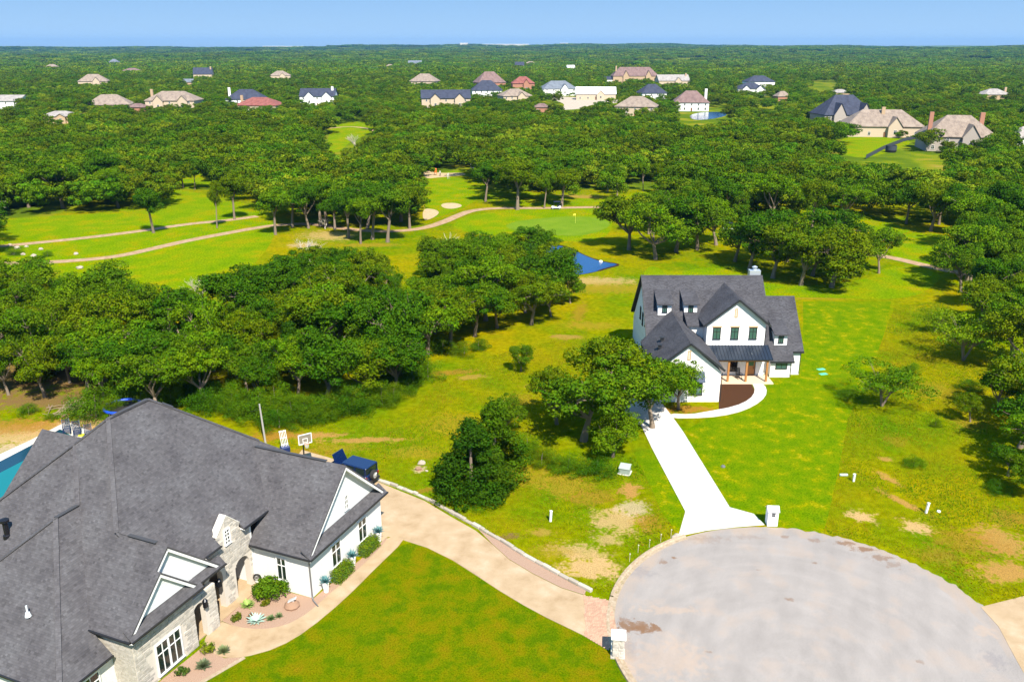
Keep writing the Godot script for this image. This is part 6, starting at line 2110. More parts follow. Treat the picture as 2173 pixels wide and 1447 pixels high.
func make_yard() -> void:
	var blue := plain("deep blue paint", Color.BLACK)
	var dark := plain("dark blue plastic", lin(0.008, 0.018, 0.06), 0.5)
	var white := plain("white trim paint", Color.WHITE)
	# sun loungers
	for q in [[141, 917, "dark blue lounger at the pool edge, first from the water"], [163, 921, "dark blue lounger between the other two by the pool"], [188, 928, "dark blue lounger beside the green cushion"]]:
		var t := thing("sun_lounger", q[2], "lounger", gp(q[0], q[1]) + Vector3(0, 0.05, 0), deg_to_rad(28.0), "sun loungers by the pool")
		for k in 9:
			var s := Shape.new()
			s.box(Vector3(-0.3 + 0.075 * k, 0.34, 0.35), Vector3(0.055, 0.04, 1.3))
			part("seat_slat", s, dark, t)
		for k in 9:
			var s := Shape.new()
			s.box(Vector3(0, 0.42 + 0.085 * k, -0.38 - 0.045 * k), Vector3(0.66, 0.05, 0.03))
			part("back_slat", s, dark, t)
		for e in [-0.34, 0.34]:
			var s := Shape.new()
			s.box(Vector3(e, 0.34, 0.3), Vector3(0.05, 0.09, 1.5))
			bar(s, Vector3(e, 0.34, -0.36), Vector3(e, 1.16, -0.8), 0.05, 0.06, Vector3.RIGHT)
			s.box(Vector3(e, 0.55, -0.1), Vector3(0.07, 0.04, 0.6))
			part("side_rail", s, dark, t)
			for z in [-0.35, 0.9]:
				var l := Shape.new()
				l.box(Vector3(e, 0.16, z), Vector3(0.06, 0.32, 0.06))
				part("leg", l, dark, t)
	var cush := Shape.new()
	cush.box(Vector3.ZERO, Vector3(0.55, 0.18, 0.5), Basis.IDENTITY, 0.07)
	var co := single("cushion", cush, plain("lime fabric", lin(0.42, 0.48, 0.03), 0.9), "lime green cushion on the deck between two loungers", "cushion")
	co.position = gp(172, 926) + Vector3(0, 0.15, 0)
	# trampoline standing on its edge frame
	var tr := thing("trampoline", "trampoline with bright blue rim pad behind the roof ridge", "trampoline", gp(262, 878))
	var ring := []
	var rr := []
	for i in 25:
		var w := TAU * i / 24.0
		ring.append(Vector3(cos(w) * 1.9, 0.9, sin(w) * 1.9))
		rr.append(0.16)
	var rs := Shape.new()
	rs.tube(ring, rr, 6, false)
	part("rim_pad", rs, plain("bright blue vinyl", lin(0.01, 0.07, 0.62), 0.4), tr)
	var mat_s := Shape.new()
	mat_s.lathe(Vector3(0, 0.86, 0), [[1.8, 0.0], [0.0, -0.03]], 24)
	part("jumping_mat", mat_s, plain("black mesh", lin(0.02, 0.018, 0.016), 0.8), tr)
	for i in 4:
		var w := TAU * i / 4.0 + 0.4
		var s := Shape.new()
		s.tube([Vector3(cos(w) * 1.85, 0, sin(w) * 1.85), Vector3(cos(w) * 1.85, 0.85, sin(w) * 1.85)], [0.03, 0.03], 5)
		part("leg", s, plain("galvanised cap", Color.WHITE), tr)
	# heap of cut branches
	var bp := thing("branch_pile", "heap of cut branches at the edge of the trees behind the pool", "branch pile", gp(178, 872))
	var wood := plain("cut branch bark", lin(0.27, 0.20, 0.14), 0.95)
	for k in 90:
		var w := rng.randf() * TAU
		var p := Vector3(rng.randfn() * 1.7, 0, rng.randfn() * 0.9)
		var up := rng.randf_range(0.05, 1.1) * clampf(1.4 - p.length() * 0.4, 0.15, 1.0)
		var d := Vector3(cos(w), rng.randf_range(-0.35, 0.35), sin(w)) * rng.randf_range(0.7, 1.5)
		var s := Shape.new()
		s.tube([p + Vector3(0, up, 0) - d, p + Vector3(0, up + 0.08, 0), p + Vector3(0, up, 0) + d], [0.05, 0.04, 0.02], 5)
		part("branch", s, wood, bp)
	# wooden pole
	var pole := thing("wooden_pole", "weathered grey pole with a wire at the edge of the grove", "pole", gp(563, 940))
	var ps := Shape.new()
	ps.tube([Vector3(0, -0.2, 0), Vector3(-0.12, 2.2, 0), Vector3(-0.22, 4.3, 0)], [0.11, 0.10, 0.08], 8)
	part("shaft", ps, plain("weathered grey wood", lin(0.34, 0.33, 0.31), 0.9), pole)
	var wr := Shape.new()
	wr.tube([Vector3(-0.19, 3.7, 0), Vector3(-1.4, 3.2, -0.6)], [0.02, 0.02], 4)
	part("wire", wr, plain("black plastic", Color.BLACK), pole)
	# basketball hoop
	var hp := thing("basketball_hoop", "basketball hoop with a clear framed backboard by the driveway", "hoop", gp(652, 992), deg_to_rad(32.0))
	var fr := Shape.new()
	for e in [-0.62, 0.62]:
		fr.box(Vector3(e, 3.0, 0), Vector3(0.07, 1.0, 0.06))
	for e in [-0.48, 0.48]:
		fr.box(Vector3(0, 3.0 + e, 0), Vector3(1.3, 0.07, 0.06))
	for e in [-0.22, 0.22]:
		fr.box(Vector3(e, 2.85, 0.01), Vector3(0.05, 0.42, 0.03))
		fr.box(Vector3(0, 2.85 + e * 0.9, 0.01), Vector3(0.46, 0.05, 0.03))
	var bb := part("backboard", fr, white, hp)
	var sh := Shape.new()
	sh.box(Vector3(0, 3.0, -0.02), Vector3(1.2, 0.92, 0.02))
	part("sheet", sh, plain("smoky acrylic", lin(0.22, 0.20, 0.16), 0.15), bb)
	var ho := Shape.new()
	var hr := []
	var hrad := []
	for i in 17:
		var w := TAU * i / 16.0
		hr.append(Vector3(cos(w) * 0.23, 2.68, 0.36 + sin(w) * 0.23))
		hrad.append(0.02)
	ho.tube(hr, hrad, 5, false)
	part("ring", ho, plain("orange hoop paint", lin(0.62, 0.12, 0.03), 0.5), hp)
	var net := Shape.new()
	for i in 12:
		var w := TAU * i / 12.0
		net.tube([Vector3(cos(w) * 0.22, 2.66, 0.36 + sin(w) * 0.22), Vector3(cos(w + 0.5) * 0.12, 2.25, 0.36 + sin(w + 0.5) * 0.12)], [0.012, 0.012], 3)
		net.tube([Vector3(cos(w) * 0.22, 2.66, 0.36 + sin(w) * 0.22), Vector3(cos(w - 0.5) * 0.12, 2.25, 0.36 + sin(w - 0.5) * 0.12)], [0.012, 0.012], 3)
	part("net", net, white, hp)
	var po := Shape.new()
	po.tube([Vector3(0, 0, -0.9), Vector3(0, 2.3, -0.7), Vector3(0, 2.9, -0.05)], [0.08, 0.07, 0.05], 7)
	po.box(Vector3(0, 0.12, -1.0), Vector3(0.8, 0.24, 1.0), Basis.IDENTITY, 0.06)
	part("post", po, plain("black plastic", Color.BLACK), hp)
	# toy slide-like rack
	var rk := thing("slatted_rack", "leaning white slatted rack with a blue base behind the roof", "rack", gp(604, 957), 0.5)
	for k in 5:
		var s := Shape.new()
		bar(s, Vector3(-0.3 + 0.15 * k, 0.5, 0.3), Vector3(-0.3 + 0.15 * k, 2.1, -0.4), 0.05, 0.04, Vector3.RIGHT)
		part("slat", s, white, rk)
	for y in [0.8, 1.4, 2.0]:
		var s := Shape.new()
		s.box(Vector3(0, y, 0.3 - (y - 0.5) * 0.4375 - 0.03), Vector3(0.7, 0.06, 0.05))
		part("cross_bar", s, white, rk)
	var ba := Shape.new()
	ba.box(Vector3(0, 0.3, 0.15), Vector3(0.9, 0.6, 0.7), Basis.IDENTITY, 0.08)
	part("base", ba, blue, rk)
	# green mats drying on the lawn
	for q in [[1743, 784], [1748, 794]]:
		var s := Shape.new()
		s.box(Vector3.ZERO, Vector3(1.0, 0.05, 0.6), Basis(Vector3.UP, 0.3), 0.02)
		var o := single("lawn_mat", s, plain("mint plastic", lin(0.10, 0.46, 0.28), 0.7), "mint green mat lying on the lawn beside the farmhouse", "mat", "mint green mats on the lawn")
		o.position = gp(q[0], q[1]) + Vector3(0, 0.03, 0)


func person(at: Vector3, turn: float, label: String, shirt: Color, legs: Color, bend: float) -> void:
	var t := thing("person", label, "person", at, turn)
	# one continuous body: joints with radii, meshed as a smooth field
	var j := {"hipL": Vector3(-0.1, 0.92, 0), "hipR": Vector3(0.1, 0.92, 0), "kneeL": Vector3(-0.13, 0.5, 0.06), "kneeR": Vector3(0.15, 0.5, 0.03), "footL": Vector3(-0.14, 0.08, 0.0), "footR": Vector3(0.2, 0.08, -0.02), "toeL": Vector3(-0.15, 0.04, 0.17), "toeR": Vector3(0.24, 0.04, 0.14), "waist": Vector3(0, 1.05, 0), "chest": Vector3(0, 1.35, bend * 0.4), "neck": Vector3(0, 1.52, bend * 0.6), "head": Vector3(0, 1.66, bend * 0.75), "shL": Vector3(-0.19, 1.43, bend * 0.5), "shR": Vector3(0.19, 1.43, bend * 0.5), "elL": Vector3(-0.25, 1.17, bend * 0.5 + 0.1), "elR": Vector3(0.25, 1.17, bend * 0.5 + 0.1), "haL": Vector3(-0.08, 0.98, bend * 0.5 + 0.28), "haR": Vector3(0.06, 0.98, bend * 0.5 + 0.28)}
	var bones := [["hipL", "kneeL", 0.095, 0.065], ["kneeL", "footL", 0.065, 0.042], ["footL", "toeL", 0.05, 0.035], ["hipR", "kneeR", 0.095, 0.065], ["kneeR", "footR", 0.065, 0.042], ["footR", "toeR", 0.05, 0.035], ["hipL", "hipR", 0.11, 0.11], ["waist", "chest", 0.13, 0.15], ["chest", "neck", 0.12, 0.06], ["neck", "head", 0.055, 0.095], ["shL", "shR", 0.085, 0.085], ["shL", "elL", 0.06, 0.045], ["elL", "haL", 0.045, 0.035], ["shR", "elR", 0.06, 0.045], ["elR", "haR", 0.045, 0.035]]
	var cell := 0.04
	var nx := 20
	var ny := 46
	var nz := 20
	var org := Vector3(-0.40, -0.04, -0.30)
	var f := PackedFloat32Array()
	f.resize(nx * ny * nz)
	for y in ny:
		for z in nz:
			for x in nx:
				var p := org + Vector3(x, y, z) * cell
				var d := 9.0
				for b in bones:
					var a: Vector3 = j[b[0]]
					var e: Vector3 = j[b[1]] - a
					var k := clampf((p - a).dot(e) / e.length_squared(), 0.0, 1.0)
					var q := (p - a - e * k).length() - lerpf(b[2], b[3], k)
					var m := clampf(0.5 + 0.5 * (d - q) / 0.035, 0.0, 1.0)
					d = lerpf(d, q, m) - 0.035 * m * (1.0 - m)
				f[(y * nz + z) * nx + x] = d
	var spot := {}
	var s := Shape.new()
	var at_cell := func(x: int, y: int, z: int) -> Vector3:
		var key := Vector3i(x, y, z)
		if spot.has(key):
			return spot[key]
		var sum := Vector3.ZERO
		var n := 0
		for e in [[0, 1], [2, 3], [4, 5], [6, 7], [0, 2], [1, 3], [4, 6], [5, 7], [0, 4], [1, 5], [2, 6], [3, 7]]:
			var c := []
			for w in e:
				c.append(Vector3i(x + (w & 1), y + ((w >> 1) & 1), z + (w >> 2)))
			var d0 := f[(c[0].y * nz + c[0].z) * nx + c[0].x]
			var d1 := f[(c[1].y * nz + c[1].z) * nx + c[1].x]
			if (d0 < 0.0) != (d1 < 0.0):
				sum += Vector3(c[0]).lerp(Vector3(c[1]), d0 / (d0 - d1))
				n += 1
		spot[key] = org + (sum / maxi(n, 1)) * cell
		return spot[key]
	for y in range(1, ny - 1):
		for z in range(1, nz - 1):
			for x in range(1, nx - 1):
				var d0 := f[(y * nz + z) * nx + x]
				for ax in 3:
					var o := Vector3i(1, 0, 0) if ax == 0 else (Vector3i(0, 1, 0) if ax == 1 else Vector3i(0, 0, 1))
					var d1 := f[((y + o.y) * nz + z + o.z) * nx + x + o.x]
					if (d0 < 0.0) == (d1 < 0.0):
						continue
					var u := Vector3i(0, 1, 0) if ax == 0 else (Vector3i(0, 0, 1) if ax == 1 else Vector3i(1, 0, 0))
					var v := Vector3i(0, 0, 1) if ax == 0 else (Vector3i(1, 0, 0) if ax == 1 else Vector3i(0, 1, 0))
					var c := Vector3i(x, y, z)
					var q := []
					for w in [c - u - v, c - v, c, c - u]:
						q.append(at_cell.call(w.x, w.y, w.z))
					var mid: float = (q[0].y + q[2].y) * 0.5
					s.ink = Color(0.45, 0.26, 0.18) if mid > 1.5 else (shirt if mid > 0.98 and absf(q[0].x) < 0.3 else legs)
					if d0 < 0.0:
						s.quad(q[0], q[1], q[2], q[3])
					else:
						s.quad(q[0], q[3], q[2], q[1])
	var m := plain("golfer clothes and skin", Color.WHITE, 0.8)
	m.vertex_color_use_as_albedo = true
	part("body", s, m, t)
	var cap := Shape.new()
	cap.lathe(Vector3(0, 1.66, bend * 0.75), [[0.105, 0.03], [0.1, 0.08], [0.06, 0.12], [0.0, 0.13]], 10)
	cap.box(Vector3(0, 1.70, bend * 0.75 + 0.13), Vector3(0.14, 0.015, 0.1))
	part("cap", cap, plain("white cap", lin(0.8, 0.8, 0.8), 0.8), t)
	var club := Shape.new()
	club.tube([j["haR"], Vector3(0.05, 0.03, bend * 0.5 + 0.75)], [0.012, 0.01], 4)
	part("golf_club", club, plain("bright alloy", Color.WHITE), t)


func make_golf() -> void:
	person(gp(950, 379), 0.8, "person in white shirt and pale trousers bending over a golf club", Color(0.75, 0.75, 0.72), Color(0.62, 0.60, 0.50), 0.35)
	person(gp(934, 374), -0.6, "person in dark clothes standing at the edge of the bare tee", Color(0.60, 0.60, 0.62), Color(0.04, 0.04, 0.05), 0.1)
	for q in [[1180, 444, PI * 0.5, "white golf cart standing on the path under the forked oaks"], [1547, 491, -2.2, "white golf cart half hidden behind the oaks by the path"]]:
		var t := thing("golf_cart", q[3], "golf cart", gp(q[0], q[1]) + Vector3(0, 0.03, 0), q[2])
		var white := plain("white trim paint", Color.WHITE)
		var black := plain("black plastic", Color.BLACK)
		var b := Shape.new()
		b.box(Vector3(0, 0.5, -0.75), Vector3(1.15, 0.5, 0.8), Basis.IDENTITY, 0.14)
		b.box(Vector3(0, 0.42, 0.1), Vector3(1.15, 0.18, 1.2), Basis.IDENTITY, 0.04)
		b.box(Vector3(0, 0.55, 0.85), Vector3(1.15, 0.5, 0.75), Basis.IDENTITY, 0.12)
		part("body", b, white, t)
		var s := Shape.new()
		s.box(Vector3(0, 0.82, 0.5), Vector3(1.05, 0.16, 0.5), Basis.IDENTITY, 0.05)
		s.box(Vector3(0, 1.15, 0.78), Vector3(1.05, 0.5, 0.12), Basis.IDENTITY, 0.05)
		part("seat", s, plain("navy vinyl", lin(0.01, 0.015, 0.06), 0.5), t)
		var r := Shape.new()
		r.box(Vector3(0, 1.88, 0.25), Vector3(1.2, 0.08, 1.7), Basis.IDENTITY, 0.04)
		part("roof", r, plain("navy vinyl", Color.BLACK), t)
		for e in [-0.52, 0.52]:
			for z in [[-0.5, -0.45], [0.95, 0.95]]:
				var p := Shape.new()
				p.tube([Vector3(e, 0.7, z[0] - 0.15), Vector3(e, 1.86, z[1])], [0.025, 0.025], 5)
				part("roof_post", p, black, t)
			for z in [-0.8, 0.85]:
				_wheel(t, Vector3(e, 0.23, z), Vector3(signf(e), 0, 0), 0.23, 0.18, plain("tyre rubber", Color.BLACK), plain("bright alloy", Color.WHITE))
		var bag := Shape.new()
		bag.tube([Vector3(-0.2, 0.6, 1.2), Vector3(-0.2, 1.4, 1.35)], [0.13, 0.15], 8)
		bag.tube([Vector3(0.25, 0.6, 1.2), Vector3(0.25, 1.4, 1.35)], [0.13, 0.15], 8)
		part("golf_bag", bag, black, t)
	var fl := thing("golf_flag", "yellow flag on a thin pole on the putting green", "flag", gp(1221, 474))
	var ps := Shape.new()
	ps.tube([Vector3.ZERO, Vector3(0, 2.3, 0)], [0.03, 0.025], 5)
	part("pole", ps, plain("yellow pole", lin(0.62, 0.58, 0.10), 0.5), fl)
	var fs := Shape.new()
	fs.slab([Vector3(0, 2.3, 0), Vector3(-0.55, 2.15, 0.1), Vector3(-0.5, 1.8, 0.05), Vector3(0, 1.85, 0)], Vector3(0, 0, 0.02))
	part("cloth", fs, plain("yellow flag", lin(0.70, 0.65, 0.06), 0.8), fl)
	var fl2 := thing("golf_flag", "thin yellow pole beside the sand bunker", "flag", gp(900, 452))
	part("pole", ps, plain("yellow pole", Color.WHITE), fl2)
	var br := thing("foot_bridge", "white railed foot bridge at the tree line beyond the fairway", "bridge", gp(1004, 358), 0.85)
	var dk := Shape.new()
	dk.box(Vector3(3.4, 0.25, 0), Vector3(7.4, 0.2, 1.8))
	part("deck", dk, plain("pale timber", lin(0.50, 0.46, 0.40), 0.8), br)
	for e in [-0.9, 0.9]:
		for k in 9:
			var s := Shape.new()
			s.box(Vector3(-0.2 + 0.9 * k, 0.85, e), Vector3(0.1, 1.1, 0.1))
			part("baluster", s, plain("white trim paint", Color.WHITE), br)
		for y in [0.75, 1.35]:
			var s := Shape.new()
			s.box(Vector3(3.4, y, e), Vector3(7.4, 0.1, 0.07))
			part("rail", s, plain("white trim paint", Color.WHITE), br)
	var cool := thing("water_station", "orange water cooler on a stand at the bare tee", "cooler", gp(924, 372))
	var cs := Shape.new()
	cs.lathe(Vector3(0, 0.9, 0), [[0.0, 0.0], [0.42, 0.0], [0.45, 1.1], [0.3, 1.3], [0.0, 1.32]], 12)
	part("tank", cs, plain("orange plastic", lin(0.60, 0.15, 0.02), 0.5), cool)
	var st := Shape.new()
	for e in [-0.35, 0.35]:
		for z in [-0.35, 0.35]:
			st.box(Vector3(e, 0.45, z), Vector3(0.1, 0.9, 0.1))
	part("stand", st, plain("warm cedar wood", Color.WHITE), cool)
	# fountain marker in the pond
	var fm := single("pond_marker", _dome(0.35), plain("white trim paint", Color.WHITE), "small white float on the blue pond", "float")
	fm.position = gp(1275, 556) + Vector3(0, 0.03, 0)


# ---------------------------------------------------------------- the far houses
func height_at(p: Vector3, v: float) -> float:
	var lo := 0.0
	var hi := 60.0
	for k in 40:
		var m := (lo + hi) * 0.5
		if px(p + Vector3(0, m, 0)).y > v:
			lo = m
		else:
			hi = m
	return lo


func hip_roof(h: Node3D, w: float, d: float, eave: float, ridge: float, kind: int, m: Material, over := 0.5) -> void:
	var x := w * 0.5 + over
	var z := d * 0.5 + over
	var long_x := w >= d
	var inset := (z if long_x else x) * (0.96 if kind == 0 else 0.0)
	var a := Vector3(-x + inset, ridge, 0) if long_x else Vector3(0, ridge, -z + inset)
	var b := Vector3(x - inset, ridge, 0) if long_x else Vector3(0, ridge, z - inset)
	var c := [Vector3(-x, eave, z), Vector3(x, eave, z), Vector3(x, eave, -z), Vector3(-x, eave, -z)]
	var faces := [[c[0], c[1], b, a], [c[2], c[3], a, b], [c[1], c[2], b], [c[3], c[0], a]] if long_x else [[c[1], c[2], a, b], [c[3], c[0], b, a], [c[0], c[1], b], [c[2], c[3], a]]
	for f in faces.size():
		if kind == 1 and f > 1:
			continue
		var s := Shape.new()
		s.slab(faces[f], Vector3(0, -0.22, 0))
		part("roof_slope", s, m, h)


func make_far_houses() -> void:
	var roofs := [
		shingle_mat("tan shingles", Vector3(0.30, 0.245, 0.20), 0.12, 91), shingle_mat("navy shingles", Vector3(0.055, 0.065, 0.10), 0.15, 92), shingle_mat("red-brown shingles", Vector3(0.27, 0.10, 0.085), 0.14, 93),
		shingle_mat("mauve-brown shingles", Vector3(0.22, 0.15, 0.14), 0.14, 94), plain("white metal roof", lin(0.72, 0.74, 0.76), 0.4), shingle_mat("light grey shingles", Vector3(0.36, 0.34, 0.32), 0.12, 95), shingle_mat("slate-grey shingles", Vector3(0.17, 0.20, 0.24), 0.12, 96)]
	var walls := [plain("white wall paint", Color.WHITE), plain("tan stone wall", lin(0.42, 0.30, 0.19), 0.9), plain("red brick wall", lin(0.36, 0.17, 0.11), 0.9), plain("cream stone wall", lin(0.48, 0.39, 0.29), 0.9), plain("grey stone wall", lin(0.34, 0.30, 0.27), 0.9)]
	var glass := plain("dark window glass", Color.BLACK)
	# left, right, ridge row, eave row, base row, last visible row, hip 0 / gable 1, roof, wall, front gables, chimney side, turn, label
	var list := [
		[-45, 35, 201, 214, 232, 228, 1, 5, 0, 0, 0, 0.0, "white house with light grey roof cut off by the left border"],
		[182, 262, 200, 222, 236, 226, 0, 0, 1, 0, 0, 0.25, "tan hip-roofed house left of the one with an arched door"],
		[312, 410, 193, 213, 236, 231, 0, 0, 3, 2, -1, 0.0, "tan-roofed stone house with arched front door and end chimney"],
		[166, 218, 157, 172, 190, 181, 0, 0, 3, 1, 0, 0.3, "pale tan roof rising alone out of the trees at far left"],
		[410, 446, 143, 157, 172, 165, 1, 1, 3, 0, 1, 0.2, "small navy-roofed house with a chimney, deep in the wood"],
		[388, 408, 167, 174, 182, 178, 1, 6, 1, 0, 0, 0.0, "small grey outbuilding below the navy-roofed house in the wood"],
		[478, 556, 189, 210, 230, 222, 0, 1, 0, 0, -1, 0.15, "navy hip-roofed house with a tall chimney behind a red roof"],
		[502, 588, 206, 223, 238, 227, 0, 2, 3, 0, -1, -0.1, "red-roofed house with a cream end chimney"],
		[636, 708, 187, 204, 226, 224, 1, 1, 0, 2, 1, 0.06, "white two-storey farmhouse with navy roof and twin front gables"],
		[571, 612, 150, 160, 174, 167, 0, 0, 3, 1, 0, 0.2, "tan-roofed stone house half sunk in the trees"],
		[260, 292, 144, 150, 160, 153, 0, 3, 2, 0, 0, 0.0, "brown roof among the trees of the far left wood"],
		[95, 118, 136, 142, 152, 146, 0, 0, 3, 0, 0, 0.3, "small tan roof in the far left wood"],
		[232, 248, 125, 131, 140, 135, 0, 6, 0, 0, 0, 0.0, "tiny slate roof on the far left skyline wood"],
		[86, 150, 235, 246, 262, 251, 0, 5, 1, 1, 0, 0.15, "low light grey roof showing over the left oaks"],
		[270, 306, 219, 227, 238, 231, 0, 3, 2, 0, 0, 0.0, "low brown roof beside the arched-door house"],
		[872, 928, 156, 172, 190, 178, 0, 0, 3, 0, 0, -0.2, "broad tan hip roof alone above the village"],
		[892, 996, 190, 208, 234, 229, 1, 1, 3, 2, 0, 0.1, "cream house with navy roof and two steep front gables"],
		[1008, 1068, 151, 171, 196, 186, 0, 3, 2, 0, 0, 0.35, "brick house with a tall mauve-brown hip roof"],
		[1000, 1064, 170, 191, 212, 206, 0, 1, 0, 0, 0, 0.1, "white house with navy hip roof in front of the brick one"],
		[1086, 1133, 162, 176, 198, 191, 0, 2, 2, 1, 0, 0.1, "red-roofed brick house at the top of the pale road"],
		[1060, 1124, 188, 203, 224, 213, 0, 0, 3, 1, 0, 0.3, "tan-roofed stone house beside the pale road"],
		[1148, 1222, 171, 188, 203, 198, 0, 6, 0, 1, 0, 0.2, "white house with slate-grey hip roof on the pale road"],
		[1224, 1308, 184, 199, 212, 209, 1, 4, 3, 1, 0, -0.06, "long cream barn with white metal roof on the pale road"],
		[1133, 1166, 219, 227, 240, 232, 0, 3, 2, 0, 0, 0.0, "small brown roof below the pale road"],
		[1300, 1396, 142, 159, 178, 172, 0, 3, 1, 2, -1, 0.05, "large tan brick house with brown roofs and a chimney"],
		[1284, 1330, 162, 168, 178, 172, 1, 1, 0, 0, 0, 0.0, "low navy roof below the large tan brick house"],
		[1396, 1462, 158, 171, 186, 180, 1, 5, 3, 1, 1, 0.1, "cream house with light grey roof right of the tan brick one"],
		[1358, 1412, 178, 197, 216, 207, 0, 1, 0, 0, 0, 0.2, "navy hip roof above the pond-side houses"],
		[1312, 1398, 204, 226, 246, 238, 0, 0, 3, 0, 0, -0.25, "wide tan-roofed house in front of the navy hip roof"],
		[1434, 1506, 192, 217, 236, 234, 0, 3, 0, 0, 1, -0.1, "white house with mauve-brown hip roof beside the small pond"],
		[1586, 1642, 160, 173, 190, 182, 0, 1, 0, 0, 0, 0.1, "navy roof of the far house behind the pond willows"],
		[1567, 1624, 175, 188, 202, 195, 0, 1, 0, 2, 0, 0.0, "navy roof with white dormers behind the pond"],
		[1648, 1676, 193, 204, 218, 213, 0, 0, 2, 0, 0, 0.2, "little brick house with tan roof right of the pond"],
		[1745, 1850, 200, 243, 272, 262, 0, 1, 4, 2, 0, 0.1, "big house with steep navy roof and arched dormers"],
		[1808, 1956, 232, 268, 291, 289, 0, 0, 3, 1, 0, -0.12, "long tan-roofed stone house with a roof chimney above the bright lawn"],
		[1985, 2110, 244, 290, 322, 318, 0, 0, 4, 1, -1, -0.2, "tan-roofed house with two brick chimneys behind the bright lawn"],
		[2092, 2140, 188, 200, 214, 204, 0, 5, 1, 0, 1, 0.0, "grey roof with a stone chimney alone in the right-hand wood"],
		[2158, 2215, 268, 292, 312, 304, 0, 5, 0, 0, 0, 0.1, "light grey roof cut off by the right border"],
		[866, 894, 128, 133, 141, 137, 1, 6, 0, 0, 0, 0.0, "white house with blue-grey roof far beyond the village"],
		[776, 812, 142, 147, 154, 150, 0, 6, 0, 0, 0, 0.0, "pale green-grey roof deep in the wood"],
		[818, 836, 136, 141, 148, 143, 0, 0, 3, 0, 0, 0.0, "tiny tan roof deep in the wood"],
		[1093, 1112, 131, 138, 148, 144, 1, 1, 3, 0, 0, 0.0, "tiny navy gable far beyond the village"],
		[1115, 1137, 130, 134, 142, 138, 0, 0, 3, 0, 0, 0.0, "tiny tan roof beside the tiny navy gable"],
		[1203, 1219, 138, 145, 156, 152, 1, 4, 0, 0, 0, 0.2, "narrow white house above the red-roofed one"],
		[1770, 1802, 189, 196, 206, 200, 0, 5, 1, 0, 0, 0.0, "small light grey roof behind the steep navy one"],
		[2018, 2042, 117, 120, 126, 123, 1, 4, 0, 0, 0, 0.0, "white shed on the far right slope"],
		[1380, 1400, 112, 115, 120, 117, 1, 4, 0, 0, 0, 0.0, "pale shed in the far middle distance"]]
	for e in list:
		var far_d := gp((e[0] + e[1]) * 0.5, e[4])
		var dist := far_d.length()
		var w: float = (e[1] - e[0]) * (far_d - Vector3(0, CAM_H, 0)).length() / FOCAL * 0.95
		var d := clampf(w * 0.72, 6.0, 17.0)
		var front := far_d
		var mid := front + Vector3(0, 0, -d * 0.5)
		var eave := clampf(height_at(front, e[3]), 2.4, 8.5)
		var ridge := clampf(height_at(mid, e[2]), eave + 1.2, eave + 9.0)
		house_windows.append([Rect2(e[0], e[2], e[1] - e[0], e[5] - e[2]), e[4], mid, maxf(w, d) * 0.5 + 2.5])
		var h := thing("far_house", e[12], "house", mid, e[11])
		var wm: Material = walls[e[8]]
		var rm: Material = roofs[e[7]]
		wall_box(h, "wall", Vector3(-w * 0.5, 0, -d * 0.5), Vector3(w * 0.5, eave, d * 0.5), wm)
		hip_roof(h, w, d, eave - 0.05, ridge, e[6], rm)
		if e[6] == 1:
			for s0 in [-1.0, 1.0]:
				var g := Shape.new()
				g.slab([Vector3(s0 * w * 0.5, eave - 0.05, -d * 0.5), Vector3(s0 * w * 0.5, eave - 0.05, d * 0.5), Vector3(s0 * w * 0.5, ridge - 0.3, 0)], Vector3(-s0 * 0.2, 0, 0))
				part("gable_wall", g, wm, h)
		# projecting front gables
		for k in int(e[9]):
			var gx: float = (-0.22 + 0.5 * k) * w if e[9] > 1 else 0.12 * w
			var gw := clampf(w * 0.26, 3.0, 6.0)
			var top := lerpf(eave, ridge, 0.62)
			wall_box(h, "wing_wall", Vector3(gx - gw * 0.5, 0, d * 0.5), Vector3(gx + gw * 0.5, eave, d * 0.5 + 1.6), wm)
			var tri := Shape.new()
			tri.slab([Vector3(gx - gw * 0.5, eave, d * 0.5 + 1.6), Vector3(gx + gw * 0.5, eave, d * 0.5 + 1.6), Vector3(gx, top - 0.15, d * 0.5 + 1.6)], Vector3(0, 0, -0.2))
			part("gable_wall", tri, wm, h)
			for s0 in [-1.0, 1.0]:
				var g := Shape.new()
				var o := Vector3(gx + s0 * (gw * 0.5 + 0.35), eave - 0.25, d * 0.5 + 2.0)
				var i := Vector3(gx, top, d * 0.5 + 2.0)
				var bk := Vector3(0, 0, -d * 0.5 - 1.0)
				g.slab([o, o + bk, i + bk, i] if s0 < 0 else [i, i + bk, o + bk, o], Vector3(0, -0.2, 0))
				part("roof_slope", g, rm, h)
			if w > 12.0:
				window(h, Vector3(gx, eave * 0.5, d * 0.5 + 1.61), 1.3, 1.6, Vector3(0, 0, 1), 2, 2, walls[0], glass)
		if dist < 750.0:
			var n := clampi(int(w / 4.0), 2, 5)
			for k in n:
				var x := (-0.5 + (k + 0.5) / n) * w
				if k == n / 2:
					wall_box(h, "door", Vector3(x - 0.5, 0, d * 0.5), Vector3(x + 0.5, 2.2, d * 0.5 + 0.06), plain("brown door", lin(0.16, 0.07, 0.03), 0.6))
				else:
					window(h, Vector3(x, 1.6, d * 0.5 + 0.01), 1.1, 1.5, Vector3(0, 0, 1), 2, 2, walls[0], glass)
				if eave > 5.2:
					window(h, Vector3(x, eave - 1.3, d * 0.5 + 0.01), 1.0, 1.3, Vector3(0, 0, 1), 2, 2, walls[0], glass)
		if e[10] != 0 or e[2] == 232:
			var c := Shape.new()
			var cx: float = e[10] * w * (0.42 if e[10] != 0 else 0.0)
			c.box(Vector3(cx, ridge * 0.5 + 0.6, d * 0.12), Vector3(1.5, ridge + 1.2, 1.1))
			part("chimney", c, walls[2] if e[2] == 244 else (walls[1] if e[8] != 0 else walls[0]), h)
